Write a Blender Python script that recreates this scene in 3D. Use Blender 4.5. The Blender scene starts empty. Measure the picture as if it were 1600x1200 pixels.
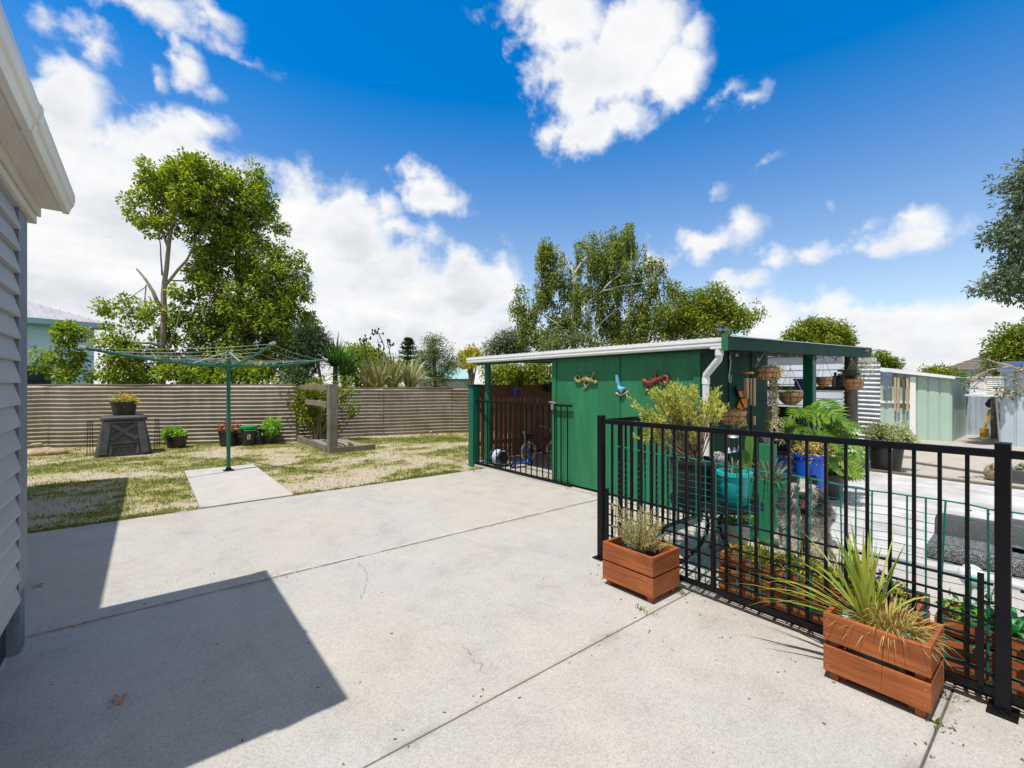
import bpy, bmesh, math, random
import numpy as np
from mathutils import Vector, Matrix, noise as mnoise
random.seed(7)
rng = np.random.default_rng(7)
PI = math.pi
scene = bpy.context.scene
col = scene.collection
# ------------------------------------------------------------------ frame of the yard
# X runs along the patio's long side (away, to the right), Y along the shed front (away, to the left).
F = 710.0; H = 1.5
CA, SA = 0.78, 0.626
def uv(x, y): return (CA*x+SA*y, -SA*x+CA*y)
def at(px, py, d):                       # a point seen at that place of the photo, d metres away
    x = (px-800)/F*d; u, v = uv(x, d)
    return Vector((u, v, H+(600-py)/F*d))
def gp(px, py, z=0.0):                   # same, on a level plane
    d = F*(H-z)/(py-600.0)
    x = (px-800)/F*d; u, v = uv(x, d)
    return Vector((u, v, z))
def onu(px, u):                          # y on the plane X=u seen at column px
    k = (px-800)/F
    return (CA*u-k*SA*u)/(SA+k*CA)
def zat(py, u, v): return H+(600-py)/F*(SA*u+CA*v)
RIGHT = np.array([CA, -SA, 0.0]); FWD = np.array([SA, CA, 0.0]); UP = np.array([0, 0, 1.0])

# ------------------------------------------------------------------ materials
def new_mat(name):
    m = bpy.data.materials.new(name); m.use_nodes = True
    nt = m.node_tree; b = nt.nodes['Principled BSDF']
    return m, nt, b
def nd(nt, t, **kw):
    n = nt.nodes.new(t)
    for k, v in kw.items():
        if k in n.inputs.keys(): n.inputs[k].default_value = v
        else: setattr(n, k, v)
    return n
def c4(c): return (c[0], c[1], c[2], 1.0)
def ramp(nt, fac, stops):
    r = nt.nodes.new('ShaderNodeValToRGB'); e = r.color_ramp.elements
    while len(e) > 1: e.remove(e[-1])
    e[0].position = stops[0][0]; e[0].color = c4(stops[0][1])
    for p, c in stops[1:]:
        q = e.new(p); q.color = c4(c)
    nt.links.new(fac, r.inputs[0]); return r.outputs[0]
def mix(nt, fac, a, b, mode='MIX'):
    n = nt.nodes.new('ShaderNodeMix'); n.data_type = 'RGBA'; n.blend_type = mode
    for s, v in ((n.inputs[0], fac), (n.inputs[6], a), (n.inputs[7], b)):
        if hasattr(v, 'is_output'): nt.links.new(v, s)
        elif isinstance(v, (int, float)): s.default_value = v
        else: s.default_value = c4(v)
    return n.outputs[2]
def texco(nt, scale=(1, 1, 1), kind='Object'):
    t = nt.nodes.new('ShaderNodeTexCoord'); mp = nt.nodes.new('ShaderNodeMapping')
    mp.inputs['Scale'].default_value = scale
    nt.links.new(t.outputs[kind], mp.inputs[0]); return mp.outputs[0]
def noise_n(nt, vec, scale, detail=4, rough=.55, dist=0):
    n = nd(nt, 'ShaderNodeTexNoise', Scale=scale, Detail=detail, Roughness=rough, Distortion=dist)
    nt.links.new(vec, n.inputs['Vector']); return n.outputs[0]
def bump(nt, b, h, strength=.3, dist=.01):
    n = nd(nt, 'ShaderNodeBump', Strength=strength, Distance=dist)
    nt.links.new(h, n.inputs['Height']); nt.links.new(n.outputs[0], b.inputs['Normal'])
def plain(name, c, rough=.6, var=.18, scale=6, metal=0, bmp=.08, stretch=(1, 1, 1), spec=.5, fine=None):
    """a base colour with wear: lighter and darker blotches and a fine grain"""
    m, nt, b = new_mat(name)
    v = texco(nt, stretch)
    n1 = noise_n(nt, v, scale, 5, .6); n2 = noise_n(nt, v, scale*9, 3, .6)
    lo = [x*(1-var) for x in c]; hi = [min(1, x*(1+var)) for x in c]
    base = ramp(nt, n1, [(.3, lo), (.7, hi)])
    g = ramp(nt, n2, [(.35, (1-var*.6,)*3), (.65, (1, 1, 1))])
    nt.links.new(mix(nt, 1.0, base, g, 'MULTIPLY'), b.inputs['Base Color'])
    b.inputs['Roughness'].default_value = rough; b.inputs['Metallic'].default_value = metal
    b.inputs['Specular IOR Level'].default_value = spec
    if bmp: bump(nt, b, n2, bmp, .004)
    return m
def wood(name, c1, c2, c3=None, axis=0, rough=.65, scale=3.0, bmp=.25):
    m, nt, b = new_mat(name)
    s = [14, 14, 14]; s[axis] = .9
    v = texco(nt, s)
    n1 = noise_n(nt, v, scale, 6, .65, .6)
    v2 = texco(nt, (1, 1, 1)); n2 = noise_n(nt, v2, 2.6, 4)
    base = ramp(nt, n1, [(.25, c1), (.55, c2), (.8, c3 or c2)])
    g = ramp(nt, n2, [(.3, (.66, .63, .60)), (.65, (1, 1, 1))])
    nt.links.new(mix(nt, 1.0, base, g, 'MULTIPLY'), b.inputs['Base Color'])
    b.inputs['Roughness'].default_value = rough
    bump(nt, b, n1, bmp, .004)
    return m
def leafmat(name, cols, trans=.35, rough=.45, clump=.5):
    m, nt, b = new_mat(name)
    g = nt.nodes.new('ShaderNodeNewGeometry')
    k = len(cols); cols = [tuple(min(.66, x*1.85) for x in c) for c in cols]
    base = ramp(nt, g.outputs['Random Per Island'], [(i/(k-1) if k > 1 else 0, c) for i, c in enumerate(cols)])
    v = texco(nt); n = noise_n(nt, v, clump, 3)
    base = mix(nt, 1.0, base, ramp(nt, n, [(.3, (.72, .80, .72)), (.7, (1.2, 1.12, 1.0))]), 'MULTIPLY')
    nt.links.new(base, b.inputs['Base Color']); b.inputs['Roughness'].default_value = rough
    b.inputs['Specular IOR Level'].default_value = .35
    t = nt.nodes.new('ShaderNodeBsdfTranslucent')
    hs = nd(nt, 'ShaderNodeHueSaturation', Hue=.485, Saturation=1.15, Value=1.25)
    nt.links.new(base, hs.inputs['Color']); nt.links.new(hs.outputs[0], t.inputs[0])
    ms = nt.nodes.new('ShaderNodeMixShader'); ms.inputs[0].default_value = trans
    nt.links.new(b.outputs[0], ms.inputs[1]); nt.links.new(t.outputs[0], ms.inputs[2])
    nt.links.new(ms.outputs[0], nt.nodes['Material Output'].inputs[0])
    return m

def concrete_mat(name, base=(.415, .398, .372), warm=(.435, .40, .348), dark=(.29, .27, .24)):
    m, nt, b = new_mat(name)
    v = texco(nt)
    big = noise_n(nt, v, .55, 5, .6); mid = noise_n(nt, v, 3.5, 6, .65); fine = noise_n(nt, v, 105, 4, .75)
    vor = nd(nt, 'ShaderNodeTexVoronoi', Scale=330.0); nt.links.new(v, vor.inputs['Vector'])
    cc = mix(nt, ramp(nt, big, [(.40, (0, 0, 0)), (.60, (1, 1, 1))]), base, warm)
    st = ramp(nt, mid, [(.26, (.84, .83, .815)), (.46, (.98, .98, .975)), (.72, (1.07, 1.065, 1.06))])
    cc = mix(nt, 1.0, cc, st, 'MULTIPLY')
    # exposed aggregate: dark and pale grains
    gr = ramp(nt, fine, [(.36, (.77, .77, .77)), (.5, (.985, .985, .985)), (.64, (1.10, 1.095, 1.09))])
    cc = mix(nt, 1.0, cc, gr, 'MULTIPLY')
    sp = ramp(nt, vor.outputs['Color'], [(.0, (.70, .70, .70)), (.35, (1, 1, 1)), (.9, (1.08, 1.08, 1.08))])
    cc = mix(nt, .8, cc, sp, 'MULTIPLY')
    # grime gathered along the open joints, and a few old drip rings
    sx = nt.nodes.new('ShaderNodeSeparateXYZ'); tcj = nt.nodes.new('ShaderNodeTexCoord'); gj = nt.nodes.new('ShaderNodeNewGeometry'); nt.links.new(gj.outputs['Position'], sx.inputs[0])
    acc = None
    for jy in (.385, 1.75, 3.90, 6.60):
        a_ = nd(nt, 'ShaderNodeMath', operation='SUBTRACT'); nt.links.new(sx.outputs[1], a_.inputs[0]); a_.inputs[1].default_value = jy
        b_ = nd(nt, 'ShaderNodeMath', operation='ABSOLUTE'); nt.links.new(a_.outputs[0], b_.inputs[0])
        if acc is None: acc = b_.outputs[0]
        else:
            c_ = nd(nt, 'ShaderNodeMath', operation='MINIMUM'); nt.links.new(acc, c_.inputs[0]); nt.links.new(b_.outputs[0], c_.inputs[1]); acc = c_.outputs[0]
    wob = nd(nt, 'ShaderNodeMath', operation='MULTIPLY_ADD'); nt.links.new(mid, wob.inputs[0]); wob.inputs[1].default_value = .22; nt.links.new(acc, wob.inputs[2])
    cc = mix(nt, 1.0, cc, ramp(nt, wob.outputs[0], [(.085, (.80, .785, .755)), (.15, (1, 1, 1))]), 'MULTIPLY')
    # worn stains
    v2 = texco(nt, (1.0, .35, 1)); s2 = noise_n(nt, v2, 1.3, 6, .7, 1.2)
    cc = mix(nt, ramp(nt, s2, [(.53, (0, 0, 0)), (.78, (.55, .55, .55))]), cc, dark)
    nt.links.new(cc, b.inputs['Base Color']); b.inputs['Roughness'].default_value = .9
    b.inputs['Specular IOR Level'].default_value = .25
    bump(nt, b, fine, .35, .004)
    return m

M = {}
M['concrete'] = concrete_mat('weathered concrete')
M['concrete_pale'] = concrete_mat('pale concrete', (.46, .44, .41), (.47, .43, .38), (.36, .34, .32))
M['concrete_far'] = concrete_mat('yard concrete', (.40, .375, .335), (.42, .38, .32), (.30, .28, .26))
M['joint'] = plain('joint dirt', (.10, .09, .075), .95, .3, 20)
M['crack'] = plain('crack dirt', (.13, .12, .105), .95, .3, 20)
M['green'] = plain('painted green ply', (.018, .178, .070), .6, .24, 1.6, bmp=.12, stretch=(1, 4, .7))
M['green_trim'] = plain('green trim paint', (.018, .162, .064), .45, .12, 4)
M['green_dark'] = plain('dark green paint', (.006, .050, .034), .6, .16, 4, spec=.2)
M['teal_post'] = plain('blue green paint', (.008, .125, .078), .4, .15, 4)
M['white'] = plain('white paint', (.80, .80, .78), .4, .05, 5, bmp=.03)
M['cream'] = plain('cream eave paint', (.62, .57, .49), .55, .10, 3, bmp=.05, stretch=(3, .6, 3))
M['gutter_cream'] = plain('cream gutter paint', (.72, .68, .60), .35, .08, 3, bmp=.03)
M['board_grey'] = plain('grey weatherboard paint', (.36, .365, .38), .5, .07, 3, bmp=.05, stretch=(2, .5, 2))
M['corner_blue'] = plain('slate corner paint', (.14, .165, .225), .5, .12, 4)
M['plinth'] = plain('dark plinth', (.035, .045, .065), .9, .4, 40, bmp=.6)
M['plinth_block'] = plain('plinth concrete', (.17, .20, .25), .9, .25, 10, bmp=.3)
M['black'] = plain('black powder coat', (.006, .006, .008), .42, .25, 6, bmp=.02, spec=.22)
M['black_plastic'] = plain('black plastic', (.020, .021, .023), .45, .3, 6, bmp=.05)
M['bin_plastic'] = plain('dusty black plastic', (.060, .062, .066), .6, .35, 5, bmp=.15)
M['net'] = plain('green net plastic', (.004, .190, .150), .5, .15, 10, bmp=0)
M['planter_wood'] = wood('oiled planter timber', (.21, .050, .011), (.41, .115, .026), (.52, .20, .07), axis=1, bmp=.4)
M['planter_end'] = wood('oiled planter end timber', (.19, .047, .012), (.37, .108, .028), (.49, .19, .07), axis=0, bmp=.4)
M['brown_fence'] = wood('brown paling timber', (.19, .080, .034), (.32, .140, .060), (.42, .20, .09), axis=2)
M['grey_wood'] = wood('silvered timber', (.10, .095, .085), (.21, .20, .185), (.30, .285, .25), axis=2)
M['grey_wood_x'] = wood('silvered rail timber', (.12, .10, .07), (.24, .20, .14), (.36, .24, .07), axis=1)
M['pole_wood'] = wood('weathered pole', (.07, .06, .042), (.13, .115, .085), (.2, .18, .13), axis=2)
M['bed_wood'] = wood('bed edging timber', (.11, .095, .075), (.20, .18, .145), (.27, .25, .21), axis=1)
M['deck'] = wood('bleached deck boards', (.46, .46, .46), (.60, .60, .60), (.70, .70, .69), axis=1, bmp=.15)
M['bark'] = plain('bark', (.17, .145, .115), .9, .4, 12, bmp=.7, stretch=(1, 1, .3))
M['bark_grey'] = plain('pale bark', (.30, .265, .22), .9, .35, 10, bmp=.6, stretch=(1, 1, .3))
M['birch_bark'] = plain('birch bark', (.66, .62, .57), .8, .35, 7, bmp=.4, stretch=(1, 1, 2.5))
M['twig'] = plain('dry twig', (.24, .17, .10), .9, .3, 12)
M['soil'] = plain('potting soil', (.045, .032, .022), .95, .5, 30, bmp=.8)
M['terracotta'] = plain('terracotta', (.36, .13, .06), .8, .2, 8)
M['coir'] = plain('coir liner', (.56, .32, .15), .95, .35, 22, bmp=.9)
M['teal'] = plain('teal glaze', (.008, .46, .48), .3, .12, 4, bmp=.05)
M['blue'] = plain('blue glaze', (.012, .085, .52), .25, .2, 4, bmp=.03)
M['blue_mid'] = plain('blue plastic', (.02, .12, .42), .4, .2, 4)
M['purple'] = plain('purple plastic', (.085, .035, .30), .4, .15, 4)
M['magenta'] = plain('plum paint', (.13, .02, .085), .4, .2, 4)
M['tyre_white'] = plain('white tyre', (.75, .74, .70), .7, .12, 4)
M['steel'] = plain('galvanised steel', (.42, .44, .46), .4, .2, 6, metal=.7, bmp=.05)
M['line'] = plain('clothes line cord', (.36, .40, .38), .5, .1, 6, bmp=0)
M['bamboo'] = wood('bamboo', (.40, .27, .15), (.56, .42, .26), (.66, .53, .36), axis=2)
M['orange'] = plain('orange enamel', (.72, .22, .015), .45, .2, 8)
M['grey_cloth'] = plain('charcoal fabric', (.080, .078, .080), .9, .2, 40, bmp=.4)
M['fleck'] = None
M['rust_red'] = plain('rusted red', (.26, .055, .022), .6, .75, 16, bmp=.4)
M['verdigris'] = plain('aged brass', (.34, .31, .11), .5, .75, 16, bmp=.4)
M['sky_blue'] = plain('sky blue enamel', (.10, .36, .60), .4, .2, 10)
M['pale_wood'] = plain('driftwood', (.48, .36, .25), .8, .25, 14)
M['shed_green'] = plain('sage steel', (.39, .52, .44), .45, .06, 2, bmp=.02)
M['shed_blue'] = plain('blue grey steel', (.42, .50, .57), .45, .08, 2, bmp=.02)
M['shed_roof'] = plain('pale steel roof', (.42, .46, .48), .4, .1, 2)
M['house_blue'] = plain('pale blue wall', (.52, .74, .98), .7, .06, 2)
M['house_trim'] = plain('blue trim', (.30, .50, .60), .5, .1, 2)
M['glass'] = plain('window glass', (.03, .05, .06), .08, .2, 2, bmp=0)
M['glass'].node_tree.nodes['Principled BSDF'].inputs['Specular IOR Level'].default_value = .9
M['roof_grey'] = plain('grey roof steel', (.42, .40, .42), .5, .12, 2)
M['roof_tile'] = plain('brown roof tile', (.15, .125, .105), .85, .3, 6, bmp=.3)
M['teal_roof'] = plain('pale teal roof', (.30, .50, .45), .5, .08, 2)
M['grey_wall'] = plain('grey wall', (.36, .36, .34), .8, .1, 2)
M['stone'] = plain('pale stone', (.40, .31, .20), .9, .3, 6, bmp=.5)
M['tan'] = plain('tan plaster', (.5, .40, .28), .9, .2, 6)
M['yellow'] = plain('yellow handle', (.65, .36, .02), .5, .15, 6)
M['white_flower'] = plain('white ceramic', (.82, .82, .80), .35, .06, 8)
M['label_white'] = plain('white ink', (.75, .77, .75), .6, .05, 8, bmp=0)
M['lid_green'] = plain('green lid plastic', (.012, .22, .065), .45, .15, 5)
M['rope_white'] = plain('white blue hose', (.55, .66, .75), .6, .3, 30)
M['red'] = plain('red plastic', (.5, .03, .06), .45, .2, 6)
M['leaf_litter'] = leafmat('fallen leaf', [(.25, .08, .03), (.32, .15, .05)], .1)
# leaves
M['lf_big'] = leafmat('broad leaves', [(.040, .080, .012), (.095, .150, .018), (.165, .215, .030), (.25, .285, .050)], .42, .40)
M['lf_big_dark'] = leafmat('dark broad leaves', [(.035, .072, .012), (.085, .140, .018), (.155, .208, .028), (.24, .28, .048)], .42, .40)
M['lf_birch'] = leafmat('birch leaves', [(.038, .070, .013), (.078, .115, .022), (.135, .168, .034), (.19, .205, .046)], .40, .45)
M['lf_lime'] = leafmat('lime leaves', [(.060, .095, .010), (.105, .145, .015), (.165, .195, .028)], .35, .45)
M['lf_olive'] = leafmat('olive leaves', [(.060, .085, .030), (.095, .120, .045), (.135, .155, .06)], .3, .5)
M['lf_yellow'] = leafmat('yellow leaves', [(.24, .22, .02), (.36, .27, .02), (.20, .24, .03)], .35, .5)
M['lf_dark'] = leafmat('dark leaves', [(.012, .030, .012), (.024, .050, .018), (.040, .070, .025)], .2, .5)
M['lf_silver'] = leafmat('grey green leaves', [(.050, .075, .040), (.085, .115, .065), (.13, .155, .10)], .25, .5)
M['lf_yucca'] = leafmat('yucca blades', [(.025, .075, .014), (.045, .115, .022), (.08, .155, .04)], .2, .4)
M['lf_flax'] = leafmat('striped flax blades', [(.12, .13, .055), (.20, .20, .10), (.30, .28, .16), (.07, .09, .04)], .2, .45)
M['lf_flax_green'] = leafmat('variegated flax', [(.11, .165, .020), (.19, .235, .040), (.30, .32, .075), (.26, .24, .04)], .25, .4)
M['lf_straw'] = leafmat('straw', [(.30, .215, .085), (.40, .30, .13), (.26, .17, .06), (.22, .19, .07)], .25, .7)
M['lf_lavender'] = leafmat('dry lavender', [(.30, .27, .15), (.22, .235, .12), (.37, .33, .21), (.17, .19, .09)], .25, .7)
M['lf_brush'] = leafmat('pale yellow green leaves', [(.30, .33, .065), (.40, .38, .10), (.24, .30, .05), (.44, .30, .12)], .35, .5)
M['lf_philo'] = leafmat('glossy lobed leaves', [(.035, .090, .008), (.070, .135, .012), (.125, .185, .024)], .3, .32)
M['lf_spike'] = leafmat('yellow green spikes', [(.14, .18, .02), (.26, .26, .04), (.34, .28, .05), (.10, .15, .02)], .3, .5)
M['lf_pearl'] = leafmat('string succulents', [(.24, .22, .14), (.33, .30, .20), (.40, .36, .26)], .15, .6)
M['lf_mint'] = leafmat('bright green leaves', [(.07, .19, .015), (.12, .25, .025), (.17, .29, .05)], .35, .45)
M['lf_emerald'] = leafmat('strap leaves', [(.015, .13, .05), (.03, .19, .08), (.10, .22, .05)], .3, .4)
M['lf_red'] = leafmat('reddish leaves', [(.17, .03, .03), (.26, .06, .04), (.08, .08, .02)], .3, .5)
M['lf_plum'] = leafmat('dusky leaves', [(.10, .04, .04), (.04, .12, .08), (.16, .12, .06)], .3, .5)
M['violet'] = leafmat('violet petals', [(.10, .03, .25), (.2, .08, .4)], .3, .5)
M['grass_far'] = plain('meadow', (.10, .13, .03), .95, .35, .8, bmp=0)

def fleck_mat():
    m, nt, b = new_mat('flecked fabric')
    v = texco(nt); vor = nd(nt, 'ShaderNodeTexVoronoi', Scale=210.0); nt.links.new(v, vor.inputs['Vector'])
    nt.links.new(ramp(nt, vor.outputs['Color'], [(.3, (.03, .03, .032)), (.60, (.07, .07, .075)), (.72, (.28, .28, .28))]), b.inputs['Base Color'])
    b.inputs['Roughness'].default_value = .9
    return m
M['fleck'] = fleck_mat()
def tint_attr(name, rough=.8):
    m, nt, b = new_mat(name)
    a = nt.nodes.new('ShaderNodeAttribute'); a.attribute_name = 'coat'
    v = texco(nt); n = noise_n(nt, v, 60, 2)
    nt.links.new(mix(nt, 1.0, a.outputs['Color'], ramp(nt, n, [(.3, (.8, .8, .8)), (.7, (1.15, 1.15, 1.15))]), 'MULTIPLY'), b.inputs['Base Color'])
    b.inputs['Roughness'].default_value = rough; b.inputs['Specular IOR Level'].default_value = .2
    return m
M['coat'] = tint_attr('fur coat')

# ------------------------------------------------------------------ mesh helpers
def tag(o, label=None, cat=None, group=None, kind=None):
    if label: o['label'] = label
    if cat: o['category'] = cat
    if group: o['group'] = group
    if kind: o['kind'] = kind
    return o
def empty(name, loc, label, cat, group=None):
    o = bpy.data.objects.new(name, None); col.objects.link(o); o.location = loc
    o.empty_display_size = .1
    return tag(o, label, cat, group)
def root_off(p):
    off = Vector((0, 0, 0))
    while p is not None:
        off = off + p.location; p = p.parent
    return off
def link_mesh(name, me, mat, parent, smooth=False):
    o = bpy.data.objects.new(name, me); col.objects.link(o)
    if mat is not None: me.materials.append(mat)
    if parent is not None: o.parent = parent
    if smooth:
        me.polygons.foreach_set('use_smooth', [True]*len(me.polygons))
    return o
class MB:
    """collects shapes (in yard coordinates) for ONE mesh object"""
    def __init__(s): s.v = []; s.f = []
    def add(s, vs, fs):
        k = len(s.v); s.v.extend([tuple(p) for p in vs]); s.f.extend([tuple(i+k for i in f) for f in fs]); return s
    def box(s, x0, x1, y0, y1, z0, z1, bev=0.0):
        if bev <= 0:
            vs = [(x, y, z) for z in (z0, z1) for y in (y0, y1) for x in (x0, x1)]
            return s.add(vs, [(0, 2, 3, 1), (4, 5, 7, 6), (0, 1, 5, 4), (2, 6, 7, 3), (0, 4, 6, 2), (1, 3, 7, 5)])
        b = bmesh.new(); bmesh.ops.create_cube(b, size=1)
        for q in b.verts:
            q.co = Vector((x0+(q.co.x+.5)*(x1-x0), y0+(q.co.y+.5)*(y1-y0), z0+(q.co.z+.5)*(z1-z0)))
        bmesh.ops.bevel(b, geom=b.edges[:], offset=bev, segments=2, affect='EDGES', profile=.6)
        return s.bm(b)
    def bm(s, b):
        b.verts.index_update()
        vs = [q.co[:] for q in b.verts]; fs = [[q.index for q in f.verts] for f in b.faces]; b.free()
        return s.add(vs, fs)
    def bar(s, p0, p1, w, h=None, up=(0, 0, 1)):
        h = h or w; p0 = Vector(p0); p1 = Vector(p1); d = (p1-p0).normalized(); upv = Vector(up)
        if abs(d.dot(upv)) > .98: upv = Vector((1, 0, 0)) if abs(d.x) < .9 else Vector((0, 1, 0))
        a = d.cross(upv).normalized(); c = a.cross(d).normalized()
        vs = [p+a*(i*w/2)+c*(j*h/2) for p in (p0, p1) for i, j in ((-1, -1), (1, -1), (1, 1), (-1, 1))]
        return s.add(vs, [(3, 2, 1, 0), (4, 5, 6, 7), (0, 1, 5, 4), (1, 2, 6, 5), (2, 3, 7, 6), (3, 0, 4, 7)])
    def tube(s, pts, r, n=8, cap=True):
        pts = [Vector(p) for p in pts]; m = len(pts)
        rs = r if isinstance(r, (list, tuple)) else [r]*m
        k = len(s.v); ref = None
        for i, p in enumerate(pts):
            d = (pts[min(i+1, m-1)]-pts[max(i-1, 0)])
            d = d.normalized() if d.length > 1e-9 else Vector((0, 0, 1))
            if ref is None: ref = Vector((1, 0, 0)) if abs(d.x) < .8 else Vector((0, 1, 0))
            a = (ref-d*ref.dot(d)).normalized(); ref = a; c = d.cross(a)
            for j in range(n):
                t = 2*PI*j/n; s.v.append(tuple(p+(a*math.cos(t)+c*math.sin(t))*rs[i]))
        for i in range(m-1):
            for j in range(n):
                s.f.append((k+i*n+j, k+i*n+(j+1) % n, k+(i+1)*n+(j+1) % n, k+(i+1)*n+j))
        if cap:
            s.f.append(tuple(k+j for j in range(n-1, -1, -1))); s.f.append(tuple(k+(m-1)*n+j for j in range(n)))
        return s
    def lathe(s, c, prof, n=24, sx=1, sy=1, close=True):
        k = len(s.v); m = len(prof)
        for r, z in prof:
            for j in range(n):
                t = 2*PI*j/n; s.v.append((c[0]+r*sx*math.cos(t), c[1]+r*sy*math.sin(t), c[2]+z))
        for i in range(m-1):
            for j in range(n):
                s.f.append((k+i*n+j, k+i*n+(j+1) % n, k+(i+1)*n+(j+1) % n, k+(i+1)*n+j))
        if close:
            s.f.append(tuple(k+j for j in range(n-1, -1, -1))); s.f.append(tuple(k+(m-1)*n+j for j in range(n)))
        return s
    def ball(s, c, r, n=10, sq=(1, 1, 1)):
        prof = [(max(1e-4, r*math.sin(PI*i/n)), -r*math.cos(PI*i/n)) for i in range(n+1)]
        k = len(s.v); s.lathe((0, 0, 0), prof, n+4)
        for i in range(k, len(s.v)):
            x, y, z = s.v[i]; s.v[i] = (c[0]+x*sq[0], c[1]+y*sq[1], c[2]+z*sq[2])
        return s
    def prism(s, poly, axis, a0, a1):
        """poly in the two other axes, extruded along axis"""
        n = len(poly); k = len(s.v)
        for a in (a0, a1):
            for p, q in poly:
                s.v.append({0: (a, p, q), 1: (p, a, q), 2: (p, q, a)}[axis])
        s.f.append(tuple(k+i for i in range(n))); s.f.append(tuple(k+n+i for i in range(n-1, -1, -1)))
        for i in range(n):
            j = (i+1) % n; s.f.append((k+j, k+i, k+n+i, k+n+j))
        return s
    def quad(s, a, b, c, d): return s.add([a, b, c, d], [(0, 1, 2, 3)])
    def build(s, name, mat, parent=None, smooth=False, recalc=True):
        off = root_off(parent)
        me = bpy.data.meshes.new(name)
        if parent is None and s.v:
            a = np.array(s.v); off = Vector(((a[:, 0].min()+a[:, 0].max())/2, (a[:, 1].min()+a[:, 1].max())/2, a[:, 2].min()))
        me.from_pydata([(x-off.x, y-off.y, z-off.z) for x, y, z in s.v], [], s.f)
        if recalc and len(s.f) < 60000:
            b = bmesh.new(); b.from_mesh(me); bmesh.ops.recalc_face_normals(b, faces=b.faces); b.to_mesh(me); b.free()
        me.update()
        o = link_mesh(name, me, mat, parent, smooth)
        if parent is None: o.location = off
        if smooth:
            try: me.set_sharp_from_angle(angle=math.radians(40))
            except Exception: pass
        return o
def each(name, mat, parent, boxes, bev=0.0):
    for q in boxes: MB().box(*q, bev).build(name, mat, parent)
def poly_mesh(name, verts, k, mat, parent):
    """verts: (n*k,3) array, every k verts one face (leaves, blades)"""
    verts = np.asarray(verts, dtype=np.float32).reshape(-1, 3)
    off = np.array(root_off(parent)[:], dtype=np.float32)
    loc = None
    if parent is None:
        off = np.array([(verts[:, 0].min()+verts[:, 0].max())/2, (verts[:, 1].min()+verts[:, 1].max())/2, verts[:, 2].min()], dtype=np.float32); loc = off
    n = len(verts)//k
    me = bpy.data.meshes.new(name)
    me.vertices.add(n*k); me.vertices.foreach_set('co', (verts-off).ravel())
    me.loops.add(n*k); me.loops.foreach_set('vertex_index', np.arange(n*k, dtype=np.int32))
    me.polygons.add(n); me.polygons.foreach_set('loop_start', np.arange(0, n*k, k, dtype=np.int32))
    try: me.polygons.foreach_set('loop_total', np.full(n, k, dtype=np.int32))
    except Exception: pass
    me.update(calc_edges=True); me.validate()
    o = link_mesh(name, me, mat, parent)
    if loc is not None: o.location = Vector([float(x) for x in loc])
    return o
def nrm(a): return a/np.maximum(np.linalg.norm(a, axis=-1, keepdims=True), 1e-9)
def leaves(C, D, N, L, W, fold=.25):
    """one folded leaf (quad) per row"""
    D = nrm(D); S = nrm(np.cross(D, N)); N2 = np.cross(S, D)
    L = np.asarray(L).reshape(-1, 1) if np.ndim(L) else L
    W = np.asarray(W).reshape(-1, 1) if np.ndim(W) else W
    m = C+D*L*.45
    a = C; t = C+D*L-N2*L*.12; s1 = m+S*W*.5+N2*W*fold; s2 = m-S*W*.5+N2*W*fold
    return np.stack([a, s1, t, s2], axis=1).reshape(-1, 3)
def blades(C, D, L, W, droop=.4, seg=4, R=rng, twist=.0):
    """strap leaves: curved strips tapering to a tip, (n,seg quads); returned as separate strips of quads"""
    n = len(C); D = nrm(D)
    side = nrm(np.cross(D, np.tile(UP, (n, 1)))+R.normal(0, .08+twist, (n, 3)))
    L = np.asarray(L).reshape(-1, 1)*np.ones((n, 1)); W = np.asarray(W).reshape(-1, 1)*np.ones((n, 1))
    dr = np.asarray(droop).reshape(-1, 1)*np.ones((n, 1))
    hor = nrm(D*np.array([1, 1, 0])+1e-6)
    P = []
    for i in range(seg+1):
        t = i/seg
        p = C+D*L*t*(1-.25*dr*t*t)+hor*L*dr*.35*t*t-UP*L*dr*.55*t*t*t
        w = W*(.65+.7*t if t < .4 else .93*(1-((t-.4)/.6)**1.6)+.02)
        P.append((p-side*w/2, p+side*w/2))
    V = np.stack([q for p in P for q in p], axis=1)      # n, 2*(seg+1), 3
    return V.reshape(-1, 3), n, seg
def strip_mesh(name, V, n, seg, mat, parent):
    k = 2*(seg+1)
    base = (np.arange(n)*k)[:, None, None]
    q = np.array([[2*i, 2*i+1, 2*i+3, 2*i+2] for i in range(seg)])[None]
    idx = (base+q).reshape(-1)
    off = np.array(root_off(parent)[:], dtype=np.float32); V = np.asarray(V, dtype=np.float32); loc = None
    if parent is None:
        off = np.array([V[:, 0].mean(), V[:, 1].mean(), V[:, 2].min()], dtype=np.float32); loc = off
    me = bpy.data.meshes.new(name)
    me.vertices.add(len(V)); me.vertices.foreach_set('co', (V-off).ravel())
    nf = n*seg
    me.loops.add(nf*4); me.loops.foreach_set('vertex_index', idx.astype(np.int32))
    me.polygons.add(nf); me.polygons.foreach_set('loop_start', np.arange(0, nf*4, 4, dtype=np.int32))
    try: me.polygons.foreach_set('loop_total', np.full(nf, 4, dtype=np.int32))
    except Exception: pass
    me.update(calc_edges=True); me.validate()
    o = link_mesh(name, me, mat, parent, True)
    if loc is not None: o.location = Vector([float(x) for x in loc])
    return o
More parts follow.
